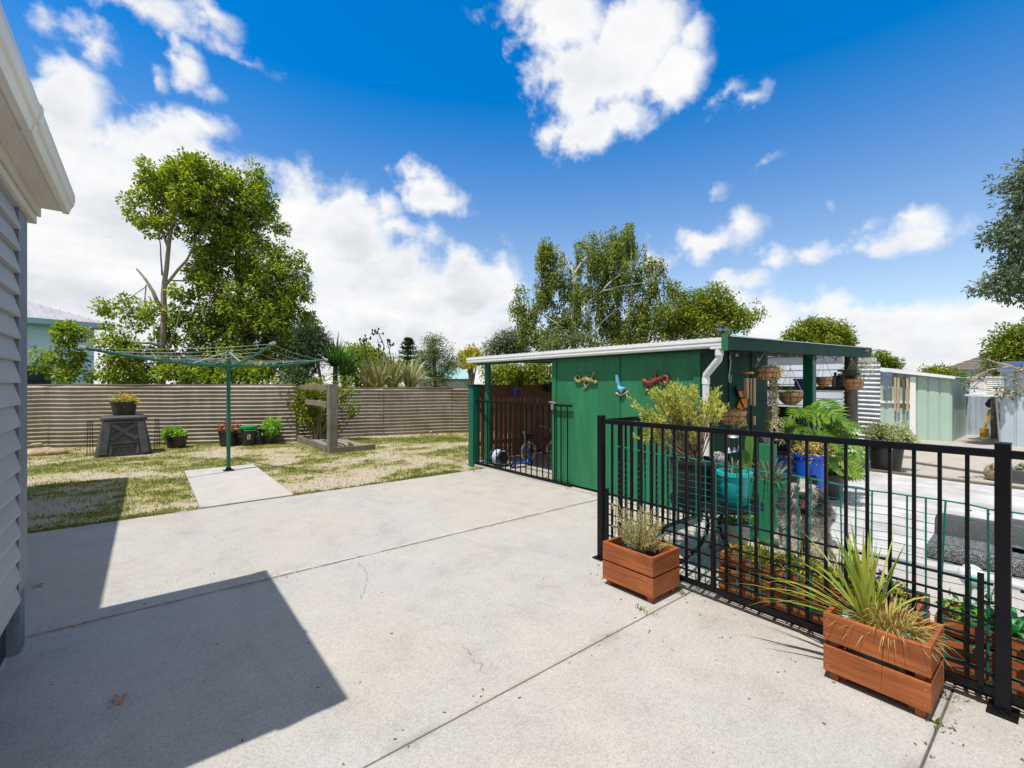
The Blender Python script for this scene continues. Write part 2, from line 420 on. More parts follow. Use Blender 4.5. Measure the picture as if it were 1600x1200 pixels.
def tuft(name, c, n, length, width, mat, parent, spread=.8, droop=.5, r0=.02, upmin=.15, seg=4, seed=0, lean=(0, 0)):
    R = np.random.default_rng(seed+11)
    th = R.uniform(0, 2*PI, n); up = R.uniform(upmin, 1, n)
    D = np.stack([np.cos(th)*spread*(1.05-up)+lean[0], np.sin(th)*spread*(1.05-up)+lean[1], .25+up], axis=1)
    C = np.array(c)+np.stack([np.cos(th)*r0, np.sin(th)*r0, np.zeros(n)], axis=1)*R.uniform(.2, 1, (n, 1))
    L = length*R.uniform(.55, 1.0, n); W = width*R.uniform(.7, 1.1, n)
    V, nn, sg = blades(C, D, L, W, droop*R.uniform(.4, 1.3, n)*(1.2-up*.7), seg, R)
    return strip_mesh(name, V, nn, sg, mat, parent)
def clusters(ells, K, R, shell=.45):
    """cluster centres inside ellipsoids (centre, (rx across, ry away, rz up), weight)"""
    out = []; nor = []
    tot = sum(e[2] for e in ells)
    for c, r, w in ells:
        k = max(2, int(K*w/tot))
        d = nrm(R.normal(0, 1, (k, 3))); rad = R.uniform(0, 1, (k, 1))**shell
        loc = d*rad
        p = np.array(c)+loc[:, :1]*r[0]*RIGHT+loc[:, 1:2]*r[1]*FWD+loc[:, 2:]*r[2]*UP
        out.append(p); nor.append(d[:, :1]*RIGHT+d[:, 1:2]*FWD+d[:, 2:]*UP)
    return np.concatenate(out), np.concatenate(nor)
def leaf_cloud(cc, cn, m, r, L, W, R, hang=0.0, flat=.8, vert=1.0):
    k = len(cc)
    d = nrm(R.normal(0, 1, (k, m, 3))); rad = R.uniform(.15, 1, (k, m, 1))**.6
    offs = d*rad*r*R.uniform(.6, 1.25, (k, 1, 1)); offs[..., 2] *= vert
    if hang > 0:
        offs[..., 2] = -R.uniform(0, 1, (k, m))*r*vert*1.6; offs[..., :2] *= .45
    C = (cc[:, None, :]+offs).reshape(-1, 3)
    D = (d*.9+cn[:, None, :]*.35+R.normal(0, .5, (k, m, 3))+np.array([0, 0, -.25-hang*1.5])).reshape(-1, 3)
    N = (UP*flat+d*.45+R.normal(0, .45, (k, m, 3))).reshape(-1, 3)
    n = len(C)
    return leaves(C, D, N, L*R.uniform(.6, 1.15, n), W*R.uniform(.7, 1.1, n))
def ell(px, py, rx, ry, d, dep=None, w=None):
    k = d/F
    return (np.array(at(px, py, d)[:]), (rx*k, (dep if dep else (rx+ry)/2*k), ry*k), w if w else rx*ry*k*k)
def twigs_to(mb, cc, nodes, R, frac=.6, r0=.018, maxd=3.0):
    nodes = np.array(nodes)
    for p in cc:
        if R.uniform() > frac: continue
        dd = np.linalg.norm(nodes-p, axis=1)+np.maximum(0, nodes[:, 2]-p[2])*.8
        q = nodes[dd.argmin()]
        if dd.min() > maxd: continue
        midp = q*.5+p*.5+R.normal(0, .06, 3)*dd.min()+UP*.06*dd.min()
        mb.tube([q, midp, p], [r0, r0*.65, r0*.25], 4, cap=False)
def resample(path, n=14):
    pts = [np.array(p[:3]) for p in path]; rs = [p[3] for p in path]
    out = []
    for i in range(len(pts)-1):
        for t in np.linspace(0, 1, n, endpoint=False): out.append(pts[i]*(1-t)+pts[i+1]*t)
    out.append(pts[-1]); return out
def make_tree(name, label, base, ells, paths, lm, bm, K, m, r, L, W, seed=1, group=None, hang=0, cat='tree', twig=.6, shell=.45, flat=.8, vert=1.0, tr=.018, crown='crown', trunk='trunk', maxd=3.0):
    R = np.random.default_rng(seed)
    root = empty(name, base, label, cat, group)
    cc, cn = clusters(ells, K, R, shell)
    V = leaf_cloud(cc, cn, m, r, L, W, R, hang, flat, vert)
    poly_mesh(crown, V, 4, lm, root)
    if paths:
        mb = MB(); nodes = []
        for p in paths:
            # wobble the limbs
            q = []
            for i, a in enumerate(p):
                q.append(Vector(a[:3])+Vector(R.normal(0, .02, 3)*(0 if i == 0 else 1)))
            fine = []; fr = []
            for i in range(len(q)-1):
                for t in (0, .33, .66):
                    fine.append(q[i].lerp(q[i+1], t)+Vector(R.normal(0, p[i][3]*.18, 3))); fr.append(p[i][3]*(1-t)+p[i+1][3]*t)
            fine.append(q[-1]); fr.append(p[-1][3])
            mb.tube(fine, fr, 7)
            nodes += [np.array(f[:]) for f in fine[2:]]
        if twig > 0: twigs_to(mb, cc, nodes, R, twig, tr, maxd)
        mb.build(trunk, bm, root, True, recalc=False)
    return root
def plant_of(name, label, V, mat, cat='plant'):
    V = np.asarray(V); t = empty(name, Vector((float(V[:, 0].mean()), float(V[:, 1].mean()), float(V[:, 2].min()))), label, cat)
    poly_mesh('foliage', V, 4, mat, t); return t
def pot(c, r0, r1, h, rim=.012, lip=.03):
    """bucket profile, open top with a wall"""
    return [(r0*.92, 0), (r0, .008), (r0*.3+r1*.7, h*.7), (r1, h-lip), (r1+rim, h-lip), (r1+rim, h), (r1-.012, h), (r1-.02, h-.04), (r0*.5, h-.05)]

# ================================================================== THE SETTING
def structure(o): o['kind'] = 'structure'; return o
g = MB(); g.quad((-400, -400, -.09), (400, -400, -.09), (400, 400, -.09), (-400, 400, -.09))
structure(g.build('ground', M['grass_far']))

# concrete patio, poured in strips with open joints
vs = [-7.0, -.96, .385, 1.75, 3.90, 6.60]
p = MB()
for a, b in zip(vs[:-1], vs[1:]):
    p.box(-3.2, 4.93, a+.004, b-.004, -.12, 0.0, .006)
structure(p.build('patio', M['concrete']))
p = MB(); p.box(.50, 1.54, 6.625, 9.62, -.12, .012, .008); structure(p.build('clothes_line_slab', M['concrete_pale']))
p = MB(); p.box(-3.2, 4.92, -6.99, 6.58, -.085, -.006)
structure(p.build('patio_joint', M['joint']))
def crack(pts, w=.0035):
    mb = MB(); pts = [gp(*q) for q in pts]; fine = []
    for a, b in zip(pts[:-1], pts[1:]):
        n = max(2, int((b-a).length/.03))
        for i in range(n): fine.append(a.lerp(b, i/n)+Vector((random.gauss(0, .012), random.gauss(0, .012), 0)))
    fine.append(pts[-1])
    for i in range(len(fine)-1):
        if i % 5 == 3: continue
        a, b = fine[i], fine[i+1]; d = (b-a).normalized(); s = Vector((-d.y, d.x, 0))
        w0 = w*random.uniform(.3, .8); w1 = w*random.uniform(.3, .8)
        mb.quad((a-s*w0/2).to_tuple()[:2]+(.004,), (b-s*w1/2).to_tuple()[:2]+(.004,), (b+s*w1/2).to_tuple()[:2]+(.004,), (a+s*w0/2).to_tuple()[:2]+(.004,))
    return mb
k = crack([(560, 880), (574, 895), (572, 915), (565, 938)]); k.f += []
k2 = crack([(726, 1012), (735, 1028), (752, 1040), (758, 1058)])
k.add(k2.v, k2.f)
structure(k.build('patio_crack', M['crack'], recalc=False))
# worn mortar ridge beside the long joint
mb = MB()
w0 = .01
for i in range(220):
    a = -.5+i*.023; w1 = max(.001, min(.07, w0+random.gauss(0, .008)-(.002 if w0 > .04 else -.001)))
    if random.random() < .9: mb.quad((a, 3.906, .003), (a+.0231, 3.906, .003), (a+.0231, 3.906+w1, .003), (a, 3.906+w0, .003))
    w0 = w1
structure(mb.build('patio_mortar', M['concrete_pale'], recalc=False))
# floor of the shed and its bays
p = MB(); p.box(4.70, 9.9, 2.38, 7.3, -.12, .015, .008)
structure(p.build('shed_floor', M['concrete_far']))
# bleached deck on the other side of the fence
d = MB(); x = 4.95
while x < 9.5:
    d.box(x, x+.138, -7, 2.26+random.uniform(-.01, .01), -.05, .03+random.uniform(-.0015, .0015), .004); x += .147
structure(d.build('deck', M['deck']))
p = MB(); p.box(9.72, 30, -9, 2.45, -.12, .0); p.box(10.2, 30, 2.45, 9, -.12, -.002)
structure(p.build('yard_paving', M['concrete_far']))

# ------------------------------------------------------------------ lawn
def cover(x, y):
    a = mnoise.fractal(Vector((x*.55, y*.75, 3.1)), 1.0, 2.0, 4)
    b = mnoise.fractal(Vector((x*2.3, y*2.9, 9.7)), .9, 2.0, 3)
    c = .50+a*.45+b*.34+.20*mnoise.noise(Vector((x*7, y*8, 2.2)))+.12*mnoise.noise(Vector((x*17, y*19, 5.2)))
    if 6.6 < y < 6.85: c += .16                                   # fringe along the concrete
    c += .22*math.exp(-((x-5.5)/1.7)**2-((y-11.2)/1.0)**2)         # green strip by the far fence
    c += .16*math.exp(-((x-3.6)/.8)**2-((y-6.9)/.45)**2)
    c += .20*math.exp(-((x+.2)/.7)**2-((y-8.2)/1.1)**2)
    c -= .36*math.exp(-((x-2.9)/1.1)**2-((y-8.2)/.9)**2)           # trodden earth by the slab
    c -= .22*math.exp(-((x+1.9)/1.2)**2-((y-7.9)/.6)**2); c -= .16*math.exp(-((x+.6)/1.5)**2-((y-10.2)/.5)**2)
    c -= .22*math.exp(-((x+.1)/.8)**2-((y-6.95)/.25)**2)
    c -= .20*math.exp(-((x-4.6)/.6)**2-((y-9.2)/.5)**2)
    return max(0.0, min(1.0, c))
NX, NY, X0, X1, Y0, Y1 = 300, 140, -9.0, 9.2, 6.605, 16.5
vv = []; cv = []
for j in range(NY+1):
    t = (j/NY)**1.25
    for i in range(NX+1):
        x = X0+(X1-X0)*i/NX; y = Y0+(Y1-Y0)*t; c = cover(x, y)
        vv.append((x, y, -.035+.018*c+.006*mnoise.noise(Vector((x*4, y*4, 0))))); cv.append(c)
ff = [(j*(NX+1)+i, j*(NX+1)+i+1, (j+1)*(NX+1)+i+1, (j+1)*(NX+1)+i) for j in range(NY) for i in range(NX)]
me = bpy.data.meshes.new('lawn'); me.from_pydata(vv, [], ff); me.update()
at_ = me.attributes.new('cover', 'FLOAT', 'POINT'); at_.data.foreach_set('value', cv)
def lawn_mat():
    m, nt, b = new_mat('dry lawn')
    a = nt.nodes.new('ShaderNodeAttribute'); a.attribute_name = 'cover'
    v = texco(nt); n = noise_n(nt, v, 9, 5, .7); n2 = noise_n(nt, v, 55, 4, .7)
    ad = nd(nt, 'ShaderNodeMath', operation='MULTIPLY_ADD'); nt.links.new(n, ad.inputs[0]); ad.inputs[1].default_value = .7
    nt.links.new(a.outputs['Fac'], ad.inputs[2])
    sub = nd(nt, 'ShaderNodeMath', operation='SUBTRACT'); nt.links.new(ad.outputs[0], sub.inputs[0]); sub.inputs[1].default_value = .35
    cc = ramp(nt, sub.outputs[0], [(.14, (.43, .365, .28)), (.36, (.40, .34, .23)), (.50, (.37, .32, .165)), (.66, (.28, .27, .095)), (.90, (.17, .195, .050))])
    gch = ramp(nt, n2, [(.3, (.62, .60, .56)), (.5, (1, 1, 1)), (.7, (1.2, 1.18, 1.1))])
    nt.links.new(mix(nt, 1.0, cc, gch, 'MULTIPLY'), b.inputs['Base Color']); b.inputs['Roughness'].default_value = .95
    b.inputs['Specular IOR Level'].default_value = .15
    bump(nt, b, n2, .8, .012)
    return m
structure(link_mesh('lawn', me, lawn_mat(), None, True))
M['grass'] = leafmat('grass blades', [(.045, .085, .012), (.070, .110, .016), (.10, .125, .024), (.155, .145, .042), (.21, .175, .075)], .35, .6, .8)
P = []
R = np.random.default_rng(4)
tries = 0
while len(P) < 120000 and tries < 700000:
    tries += 1
    x = R.uniform(-5.5, 8.8); y = 6.6+(R.uniform()**1.5)*8.4
    if .50 < x < 1.56 and 6.5 < y < 9.64: continue
    c = cover(x, y)
    if R.uniform() < max(.03, (c-.32))*1.6: P.append((x, y, c))
edge = []
for i in range(2600):                                             # tufts, and a ragged fringe lapping over the concrete
    x = R.uniform(-5.0, 8.6); y = 6.6+(R.uniform()**1.6)*8.0 if i % 3 else 6.61+R.uniform(0, .05)
    if .45 < x < 1.60 and y < 9.66: continue
    c = cover(x, y)
    if c < .52 or (i % 3 == 0 and x > 4.4): continue
    for j in range(14): edge.append((x+R.normal(0, .03), y+R.normal(0, .03), min(1.4, c+.45)))
P = np.concatenate([np.array(P), np.array(edge)]); n = len(P); th = R.uniform(0, 2*PI, n)
h = R.uniform(.008, .032, n)*(.45+P[:, 2]); wdt = R.uniform(.004, .008, n)
base = np.stack([P[:, 0], P[:, 1], np.full(n, -.03)], axis=1)
sd = np.stack([np.cos(th), np.sin(th), np.zeros(n)], axis=1)*wdt[:, None]
ln = R.normal(0, .55, (n, 2))*h[:, None]
tip = base+np.stack([ln[:, 0], ln[:, 1], h+.01], axis=1)
g = poly_mesh('grass', np.stack([base-sd, base+sd, tip], axis=1), 3, M['grass'], None); g['kind'] = 'stuff'
# weeds and dry tufts in the joints, along the shed and by the planters
W_ = []
for (px, py, n, s) in ((745, 738, 20, .10), (880, 758, 40, .25), (905, 764, 50, .22), (930, 771, 40, .12), (1062, 925, 40, .05), (1005, 955, 26, .06),
                       (1470, 1085, 30, .05), (1462, 1130, 22, .04), (1480, 1052, 14, .05), (830, 748, 20, .2), (1100, 935, 10, .06)):
    c = gp(px, py)
    for i in range(n):
        a = np.array([c.x+random.gauss(0, s*.4), c.y+random.gauss(0, s*.8), .0]); hh = random.uniform(.01, .035)
        t = random.uniform(0, PI); q = np.array([math.cos(t), math.sin(t), 0])*.005
        W_ += [a-q, a+q, a+np.array([random.gauss(0, .018), random.gauss(0, .018), hh])]
w = poly_mesh('weeds', W_, 3, M['grass'], None); w['kind'] = 'stuff'

# ================================================================== HOUSE (left edge): near bump-out and the main body behind it
hs = empty('weatherboard_house', (-.55, 3.0, 0), 'pale grey weatherboard house with cream eave beside the patio', 'house')
HX, HY0, HY1 = -.555, 2.07, 3.80
mb = MB(); z = .34; pitch = .118
while z < 2.50:
    mb.prism([(HX-.03, z-.014), (HX+.022, z-.014), (HX+.022, z), (HX-.008, z+pitch), (HX-.03, z+pitch)], 1, HY0, HY1-.225)
    z += pitch
# prism axis 1 takes (x,z) pairs
mb.build('weatherboards', M['board_grey'], hs)
mb = MB(); mb.box(HX-.10, HX+.014, HY1-.222, HY1, .36, 2.52); mb.build('corner_board', M['corner_blue'], hs)
mb = MB(); mb.box(-1.75, HX-.031, HY0+.01, HY1-.03, .30, 2.50); mb.build('wall', M['board_grey'], hs)
mb = MB(); mb.box(-1.75, HX-.05, HY0, HY1-.12, -.05, .30); mb.build('plinth', M['plinth'], hs)
mb = MB(); mb.box(HX-.16, HX+.004, HY1-.125, HY1+.02, -.05, .345, .02); mb.build('plinth_corner', M['plinth_block'], hs)
# boxed eave: frieze, soffit, gutter
mb = MB()
mb.box(HX-.02, -.515, HY0-.08, HY1+.10, 2.455, 2.60, .004); mb.box(-.513, -.497, HY0-.08, HY1+.10, 2.50, 2.605, .003)
mb.build('frieze_board', M['cream'], hs)
mb = MB(); mb.box(-.496, -.40, HY0-.079, HY1+.10, 2.556, 2.572); mb.build('soffit', M['cream'], hs)
mb = MB()
prof = [(-.405, 2.548), (-.378, 2.548), (-.368, 2.585), (-.358, 2.600), (-.350, 2.635), (-.350, 2.668), (-.362, 2.675), (-.365, 2.662), (-.372, 2.605), (-.398, 2.572), (-.405, 2.572)]
mb.prism(prof, 1, HY0-.08, HY1+.11)
mb.prism([(-.405, 2.573), (-.374, 2.603), (-.366, 2.66), (-.405, 2.66)], 1, HY1+.100, HY1+.109)
g_ = mb.build('gutter', M['gutter_cream'], hs)
mb = MB(); mb.prism([(-.407, 2.545), (-.374, 2.545), (-.364, 2.587), (-.353, 2.60), (-.345, 2.636), (-.345, 2.672), (-.355, 2.68), (-.407, 2.68)], 1, 2.72, 2.77); mb.build('gutter_joiner', M['gutter_cream'], g_)
mb = MB(); mb.prism([(-.41, 2.60), (-.41, 2.64), (-1.8, 2.86), (-1.8, 2.82)], 1, HY0-.078, HY1+.098); mb.build('porch_roof', M['roof_grey'], hs)
mb = MB(); mb.box(-9, -1.80, -7, 9.15, -.05, 2.98); mb.build('main_wall', M['board_grey'], hs)
mb = MB(); mb.prism([(-1.53, 3.03), (-5.4, 4.35), (-9.3, 3.03), (-9.3, 2.97), (-1.53, 2.97)], 1, -7.3, 9.58); mb.build('roof', M['roof_grey'], hs)
mb = MB(); mb.box(-1.62, -1.50, -7.3, 9.58, 2.92, 3.05); mb.build('main_gutter', M['gutter_cream'], hs)
p = MB(); p.box(HX-.28, HX-.04, 1.4, HY1-.14, -.05, .012, .006); structure(p.build('mowing_strip', M['concrete_pale']))

# ================================================================== CORRUGATED FENCES
def corrugated(mb, a, b, z0, z1, pitch=.076, amp=.010, over=0.0, wob=.012, seed=0):
    """horizontal corrugations between two ground points"""
    a = Vector(a); b = Vector(b); L = (b-a).length; d = (b-a)/L; s = Vector((-d.y, d.x, 0))
    n = max(2, int(L/.45)); m = int((z1-z0)/pitch*8); R = random.Random(seed)
    wb = [R.gauss(0, wob) for _ in range(n+1)]; k = len(mb.v)
    for j in range(m+1):
        z = z0+(z1-z0)*j/m
        for i in range(n+1):
            q = a+d*(L*i/n)+s*(amp*math.sin(2*PI*(z-z0)/pitch)+wb[i]*(z-z0)/(z1-z0)+over); mb.v.append((q.x, q.y, z+.012*wb[i]/max(wob, 1e-6)*.3))
    for j in range(m):
        for i in range(n):
            mb.f.append((k+j*(n+1)+i, k+j*(n+1)+i+1, k+(j+1)*(n+1)+i+1, k+(j+1)*(n+1)+i))
def corr_mat(name, c, rust=(.15, .10, .06), amt=.5):
    m, nt, b = new_mat(name)
    v = texco(nt, (.5, .5, 1)); n1 = noise_n(nt, v, 1.6, 6, .65); n2 = noise_n(nt, texco(nt, (1, 1, .25)), 5, 5, .7)
    cc = mix(nt, ramp(nt, n1, [(.42, (0, 0, 0)), (.68, (amt,)*3)]), c, rust)
    cc = mix(nt, 1.0, cc, ramp(nt, n2, [(.3, (.72, .70, .67)), (.6, (1, 1, 1))]), 'MULTIPLY')
    nt.links.new(cc, b.inputs['Base Color']); b.inputs['Roughness'].default_value = .62; b.inputs['Metallic'].default_value = .1
    return m
M['corr'] = corr_mat('aged corrugated iron', (.32, .29, .245), (.17, .13, .09), .7)
M['corr_white'] = corr_mat('white corrugated iron', (.60, .64, .68), (.5, .5, .48), .4)
M['corr_blue'] = corr_mat('pale corrugated iron', (.46, .54, .61), (.4, .4, .38), .4)
A0 = gp(-160, 704); A1 = gp(462, 688.5); B0 = gp(468, 684); B1 = gp(900, 667)
def cfence(label, a, b, zt0, sheets, seed):
    root = empty('corrugated_fence', (a.x, a.y, -.03), label, 'fence', 'rusty corrugated iron fences at the back of the lawn')
    for i in range(sheets):
        mb = MB(); p = a.lerp(b, i/sheets); q = a.lerp(b, (i+1.0)/sheets)+(b-a).normalized()*(.06 if i < sheets-1 else 0)
        corrugated(mb, p, q, -.03, zt0, seed=seed+i, over=.013*(i % 2), pitch=.098, amp=.016)
        mb.build('iron_sheet', M['corr'], root, True, recalc=False)
    d = (b-a).normalized(); s = Vector((-d.y, d.x, 0))
    mb = MB(); mb.bar(a+s*.03+Vector((0, 0, zt0+.008)), b+s*.03+Vector((0, 0, zt0+.008)), .05, .03); mb.build('top_rail', M['grey_wood_x'], root)
    for i in range(0, sheets+1):
        mb = MB(); p = a.lerp(b, i/sheets)+s*.07; mb.box(p.x-.05, p.x+.05, p.y-.05, p.y+.05, -.05, zt0-.02); mb.build('fence_post', M['grey_wood'], root)
    return root
cfence('long corrugated iron fence behind the compost bin and the pots', A0, A1, 1.475, 3, 5)
cfence('corrugated iron fence between the timber garden bed and the green gate post', B0, B1, 1.375, 4, 25)
# white iron fence behind the open bay of the shed
root = empty('corrugated_fence', (10.9, 4.5, 0), 'strip of horizontal corrugated iron beside the far end of the shed', 'fence')
mb = MB(); corrugated(mb, (10.9, 2.95, 0), (10.9, 2.36, 0), 0, 1.93, seed=3, pitch=.085, amp=.014, wob=.006); mb.build('iron_sheet', M['corr_white'], root, True, recalc=False)
t2 = empty('weatherboard_outhouse', (11.2, 5.5, 0), 'white weatherboard outhouse wall seen through the open bay behind the shelf', 'outhouse')
mb = MB(); z = .0
while z < 2.05: mb.prism([(11.02, z), (10.976, z), (10.976, z+.005), (10.985, z+.15), (11.02, z+.15)], 1, 2.98, 9.0); z += .15
mb.build('weatherboards', plain('bluish white boards', (.66, .70, .75), .6, .08, 3), t2)
mb = MB(); mb.prism([(10.90, 2.11), (10.90, 2.15), (13.5, 2.32), (13.5, 2.28)], 1, 2.9, 9.1); mb.build('roof', M['roof_grey'], t2)
mb = MB(); mb.box(11.021, 13.5, 2.99, 8.99, 0, 2.12); mb.build('wall', M['white'], t2)
t2 = empty('work_bench', (9.35, 3.6, .015), 'dark timber work bench under the potting shelf in the open bay', 'bench')
mb = MB(); mb.box(9.1, 9.6, 2.75, 4.6, .56, .61, .004); mb.build('bench_top', M['pole_wood'], t2)
each('leg', M['pole_wood'], t2, [(x, x+.07, y, y+.07, .015, .56) for x in (9.12, 9.5) for y in (2.8, 4.5)])
t2 = empty('storage_crate', (8.9, 3.1, .015), 'black plastic crate in the shade below the work bench', 'crate')
mb = MB(); mb.box(9.12, 9.48, 2.95, 3.6, .016, .42, .02); mb.build('body', M['black_plastic'], t2); mb = MB(); mb.box(9.10, 9.50, 2.93, 3.62, .421, .45, .01); mb.build('lid', M['black_plastic'], t2)
for y in (2.55, 2.85):
    mb = MB(); mb.box(10.93, 11.03, y-.05, y+.05, -.05, 1.88); mb.build('fence_post', M['grey_wood'], root)
root = empty('iron_fence', (18.9, 1.6, 0), 'pale blue upright corrugated iron fence in the gap between the metal sheds', 'fence')
mb = MB(); kk = []
for i in range(200):
    y = 3.2-4.2*i/199; kk.append((18.9+.014*math.sin(i*1.05), y))
k = len(mb.v)
for (x, y) in kk: mb.v += [(x, y, 0), (x, y, 1.42)]
for i in range(199): mb.f.append((k+2*i, k+2*i+2, k+2*i+3, k+2*i+1))
mb.build('iron_sheet', M['corr_blue'], root, True, recalc=False)
mb = MB(); mb.box(18.93, 18.98, -1, 3.2, 1.2, 1.28); mb.build('rail', M['grey_wood_x'], root)

# ================================================================== GREEN SHED
SX = 4.80; SY0, SY1 = 2.63, 4.99
def zr(x): return 1.985+.025*(x-4.6)
sh = empty('garden_shed', (SX, 3.9, 0), 'dark green flat roofed shed with white gutter and open bays', 'shed')
mb = MB()
for a, b in ((2.632, 3.745), (3.755, 4.985)): mb.box(SX, SX+.03, a, b, .05, 1.965)
mb.build('front_wall', M['green'], sh)
mb = MB()
for y, w_ in ((2.665, .075), (3.75, .045), (4.95, .085)): mb.box(SX-.018, SX+.002, y-w_/2, y+w_/2, .05, 1.845)
mb.box(SX-.022, SX+.0015, 2.62, 6.98, 1.848, 1.95)
mb.box(SX-.016, SX+.0015, 2.70, 4.90, .05, .10)
mb.build('wall_trim', M['green_trim'], sh)
mb = MB(); mb.box(SX+.031, 6.54, 2.628, 2.66, .03, 2.0); mb.box(SX-.002, SX+.031, 2.615, 2.631, .03, 1.95)
for x in (5.45, 6.05): mb.box(x-.02, x+.02, 2.615, 2.629, .03, 1.9)
mb.build('side_wall', M['green_dark'], sh)
mb = MB(); mb.box(6.50, 6.54, 2.66, 4.99, .02, 2.0); mb.box(SX+.03, 6.5, 4.955, 4.985, .02, 1.97); mb.build('inner_wall', M['green_dark'], sh)
mb = MB(); mb.tube([(4.93, 6.86, 0), (4.93, 6.86, 1.90)], [.062, .058], 14); mb.build('pole', M['teal_post'], sh, True)
mb = MB(); mb.box(7.50, 7.64, 2.40, 2.53, 0, 1.96, .006); mb.build('post', M['teal_post'], sh)
mb = MB(); mb.tube([(9.42, 2.46, 0), (9.43, 2.46, 1.0), (9.42, 2.46, 1.97)], [.085, .08, .075], 14); mb.build('pole', M['pole_wood'], sh, True)
mb = MB(); mb.box(9.66, 9.75, 2.42, 2.54, 0, 1.98, .006); mb.build('post', M['grey_wood'], sh)
mb = MB(); mb.box(6.56, 6.68, 2.70, 2.82, 0, 1.98, .006); mb.build('post', M['pole_wood'], sh)
mb = MB(); mb.prism([(4.64, 1.855), (4.64, 2.002), (9.86, 2.135), (9.86, 1.955)], 1, 2.255, 2.30); mb.build('barge_beam', M['green_dark'], sh)
mb = MB(); mb.box(4.74, 4.765, 2.30, 7.08, 1.865, 1.975); mb.build('fascia', M['green_dark'], sh)
for y in (3.2, 4.2, 5.4, 6.2, 6.95): MB().prism([(4.77, 1.90), (4.77, 1.965), (9.8, 2.095), (9.8, 2.00)], 1, y, y+.05).build('rafter', M['pole_wood'], sh)
mb = MB(); n = 200; k = 0
for x in (4.665, 9.90):                      # corrugated roof sheet, ribs running down the fall
    for i in range(n*4+1):
        y = 2.22+(7.15-2.22)*i/(n*4); mb.v.append((x, y, zr(x)+.002+.008*math.sin(2*PI*i*(7.15-2.22)/(n*4)/.076)))
m = n*4+1
for i in range(m-1): mb.f.append((i, i+1, m+i+1, m+i))
mb.build('roof_sheet', M['shed_roof'], sh, True, recalc=False)
mb = MB(); mb.box(4.74, 9.8, 2.31, 7.1, 0, .004)
mb.v = [(x, y, zr(x)-.012+z) for x, y, z in mb.v]; mb.build('roof_lining', M['pole_wood'], sh)
mb = MB()
gp_ = [(4.688, 1.975), (4.688, 1.885), (4.615, 1.885), (4.600, 1.905), (4.600, 1.930), (4.592, 1.945), (4.592, 1.985), (4.602, 1.985), (4.608, 1.915), (4.675, 1.905), (4.675, 1.975)]
gp_ = [(x+.048, z) for x, z in gp_]
mb.prism(gp_, 1, 2.303, 7.14); mb.box(4.654, 4.724, 2.305, 2.313, 1.90, 1.983); mb.box(4.654, 4.724, 7.128, 7.137, 1.90, 1.983)
gt = mb.build('gutter', M['white'], sh)
mb = MB(); mb.box(4.646, 4.738, 2.30, 2.44, 1.868, 1.889, .004); mb.build('gutter_outlet', M['white'], gt)
mb = MB(); yd = onu(1120, 4.64); yc = onu(1103, 4.765)
mb.tube([(4.69, yd, 1.885), (4.69, yd, 1.80), (4.70, yd+.01, 1.76), (4.752, yc-.01, 1.60), (4.765, yc, 1.55), (4.765, yc, 1.0), (4.765, yc, .03)], .037, 16)
mb.tube([(4.765, yc, 1.50), (4.765, yc, 1.57)], .042, 16); mb.tube([(4.69, yd, 1.80), (4.69, yd, 1.87)], .042, 16)
mb.build('downpipe', M['white'], sh, True)
mb = MB(); mb.box(4.612, 4.638, 2.245, 2.301, 1.845, 2.02); mb.build('gutter_stop', M['green_trim'], sh)
mb = MB(); mb.box(9.50, 9.66, 2.55, 4.9, 1.38, 1.46, .004); mb.build('shelf', M['pole_wood'], sh)
mb = MB(); mb.box(9.665, 9.70, 2.56, 7.15, .02, 1.06, .004); mb.build('back_panel', plain('lower bay dark panel', (.022, .022, .022), .8, .4, 5), sh)  # panel added to darken the lower part of the open bay
# gate post with a cap
t = empty('gate_post', (4.74, 7.04, 0), 'square green timber gate post with flat cap beside the lawn', 'post')
mb = MB(); mb.box(4.665, 4.815, 6.965, 7.115, -.05, 1.455, .01); mb.build('shaft', M['teal_post'], t)
mb = MB(); mb.box(4.645, 4.835, 6.945, 7.135, 1.455, 1.495, .008); mb.build('cap', M['green_dark'], t)
# brown fence on the left bay
t = empty('paling_fence', (6.5, 7.25, 0), 'brown stained paling fence behind the scooter and bike', 'fence')
mb = MB(); x = 4.92; R_ = random.Random(3)
while x < 9.7:
    w_ = R_.uniform(.085, .10); mb.box(x, x+w_, 7.22+R_.uniform(0, .012), 7.245+R_.uniform(0, .012), .03, 1.27, .003); x += w_+.022
mb.build('palings', M['brown_fence'], t)
mb = MB(); mb.box(4.9, 9.75, 7.20, 7.219, 1.255, 1.465, .003); mb.box(4.9, 9.75, 7.18, 7.26, 1.466, 1.49, .003); mb.box(4.9, 9.75, 7.17, 7.199, 1.235, 1.262, .002); mb.build('top_board', wood('brown top board', (.19, .080, .034), (.32, .140, .060), (.42, .20, .09), axis=0), t)
each('rail', M['pole_wood'], t, [(4.9, 9.75, 7.262, 7.30, .3, .38), (4.9, 9.75, 7.262, 7.30, .95, 1.03)])

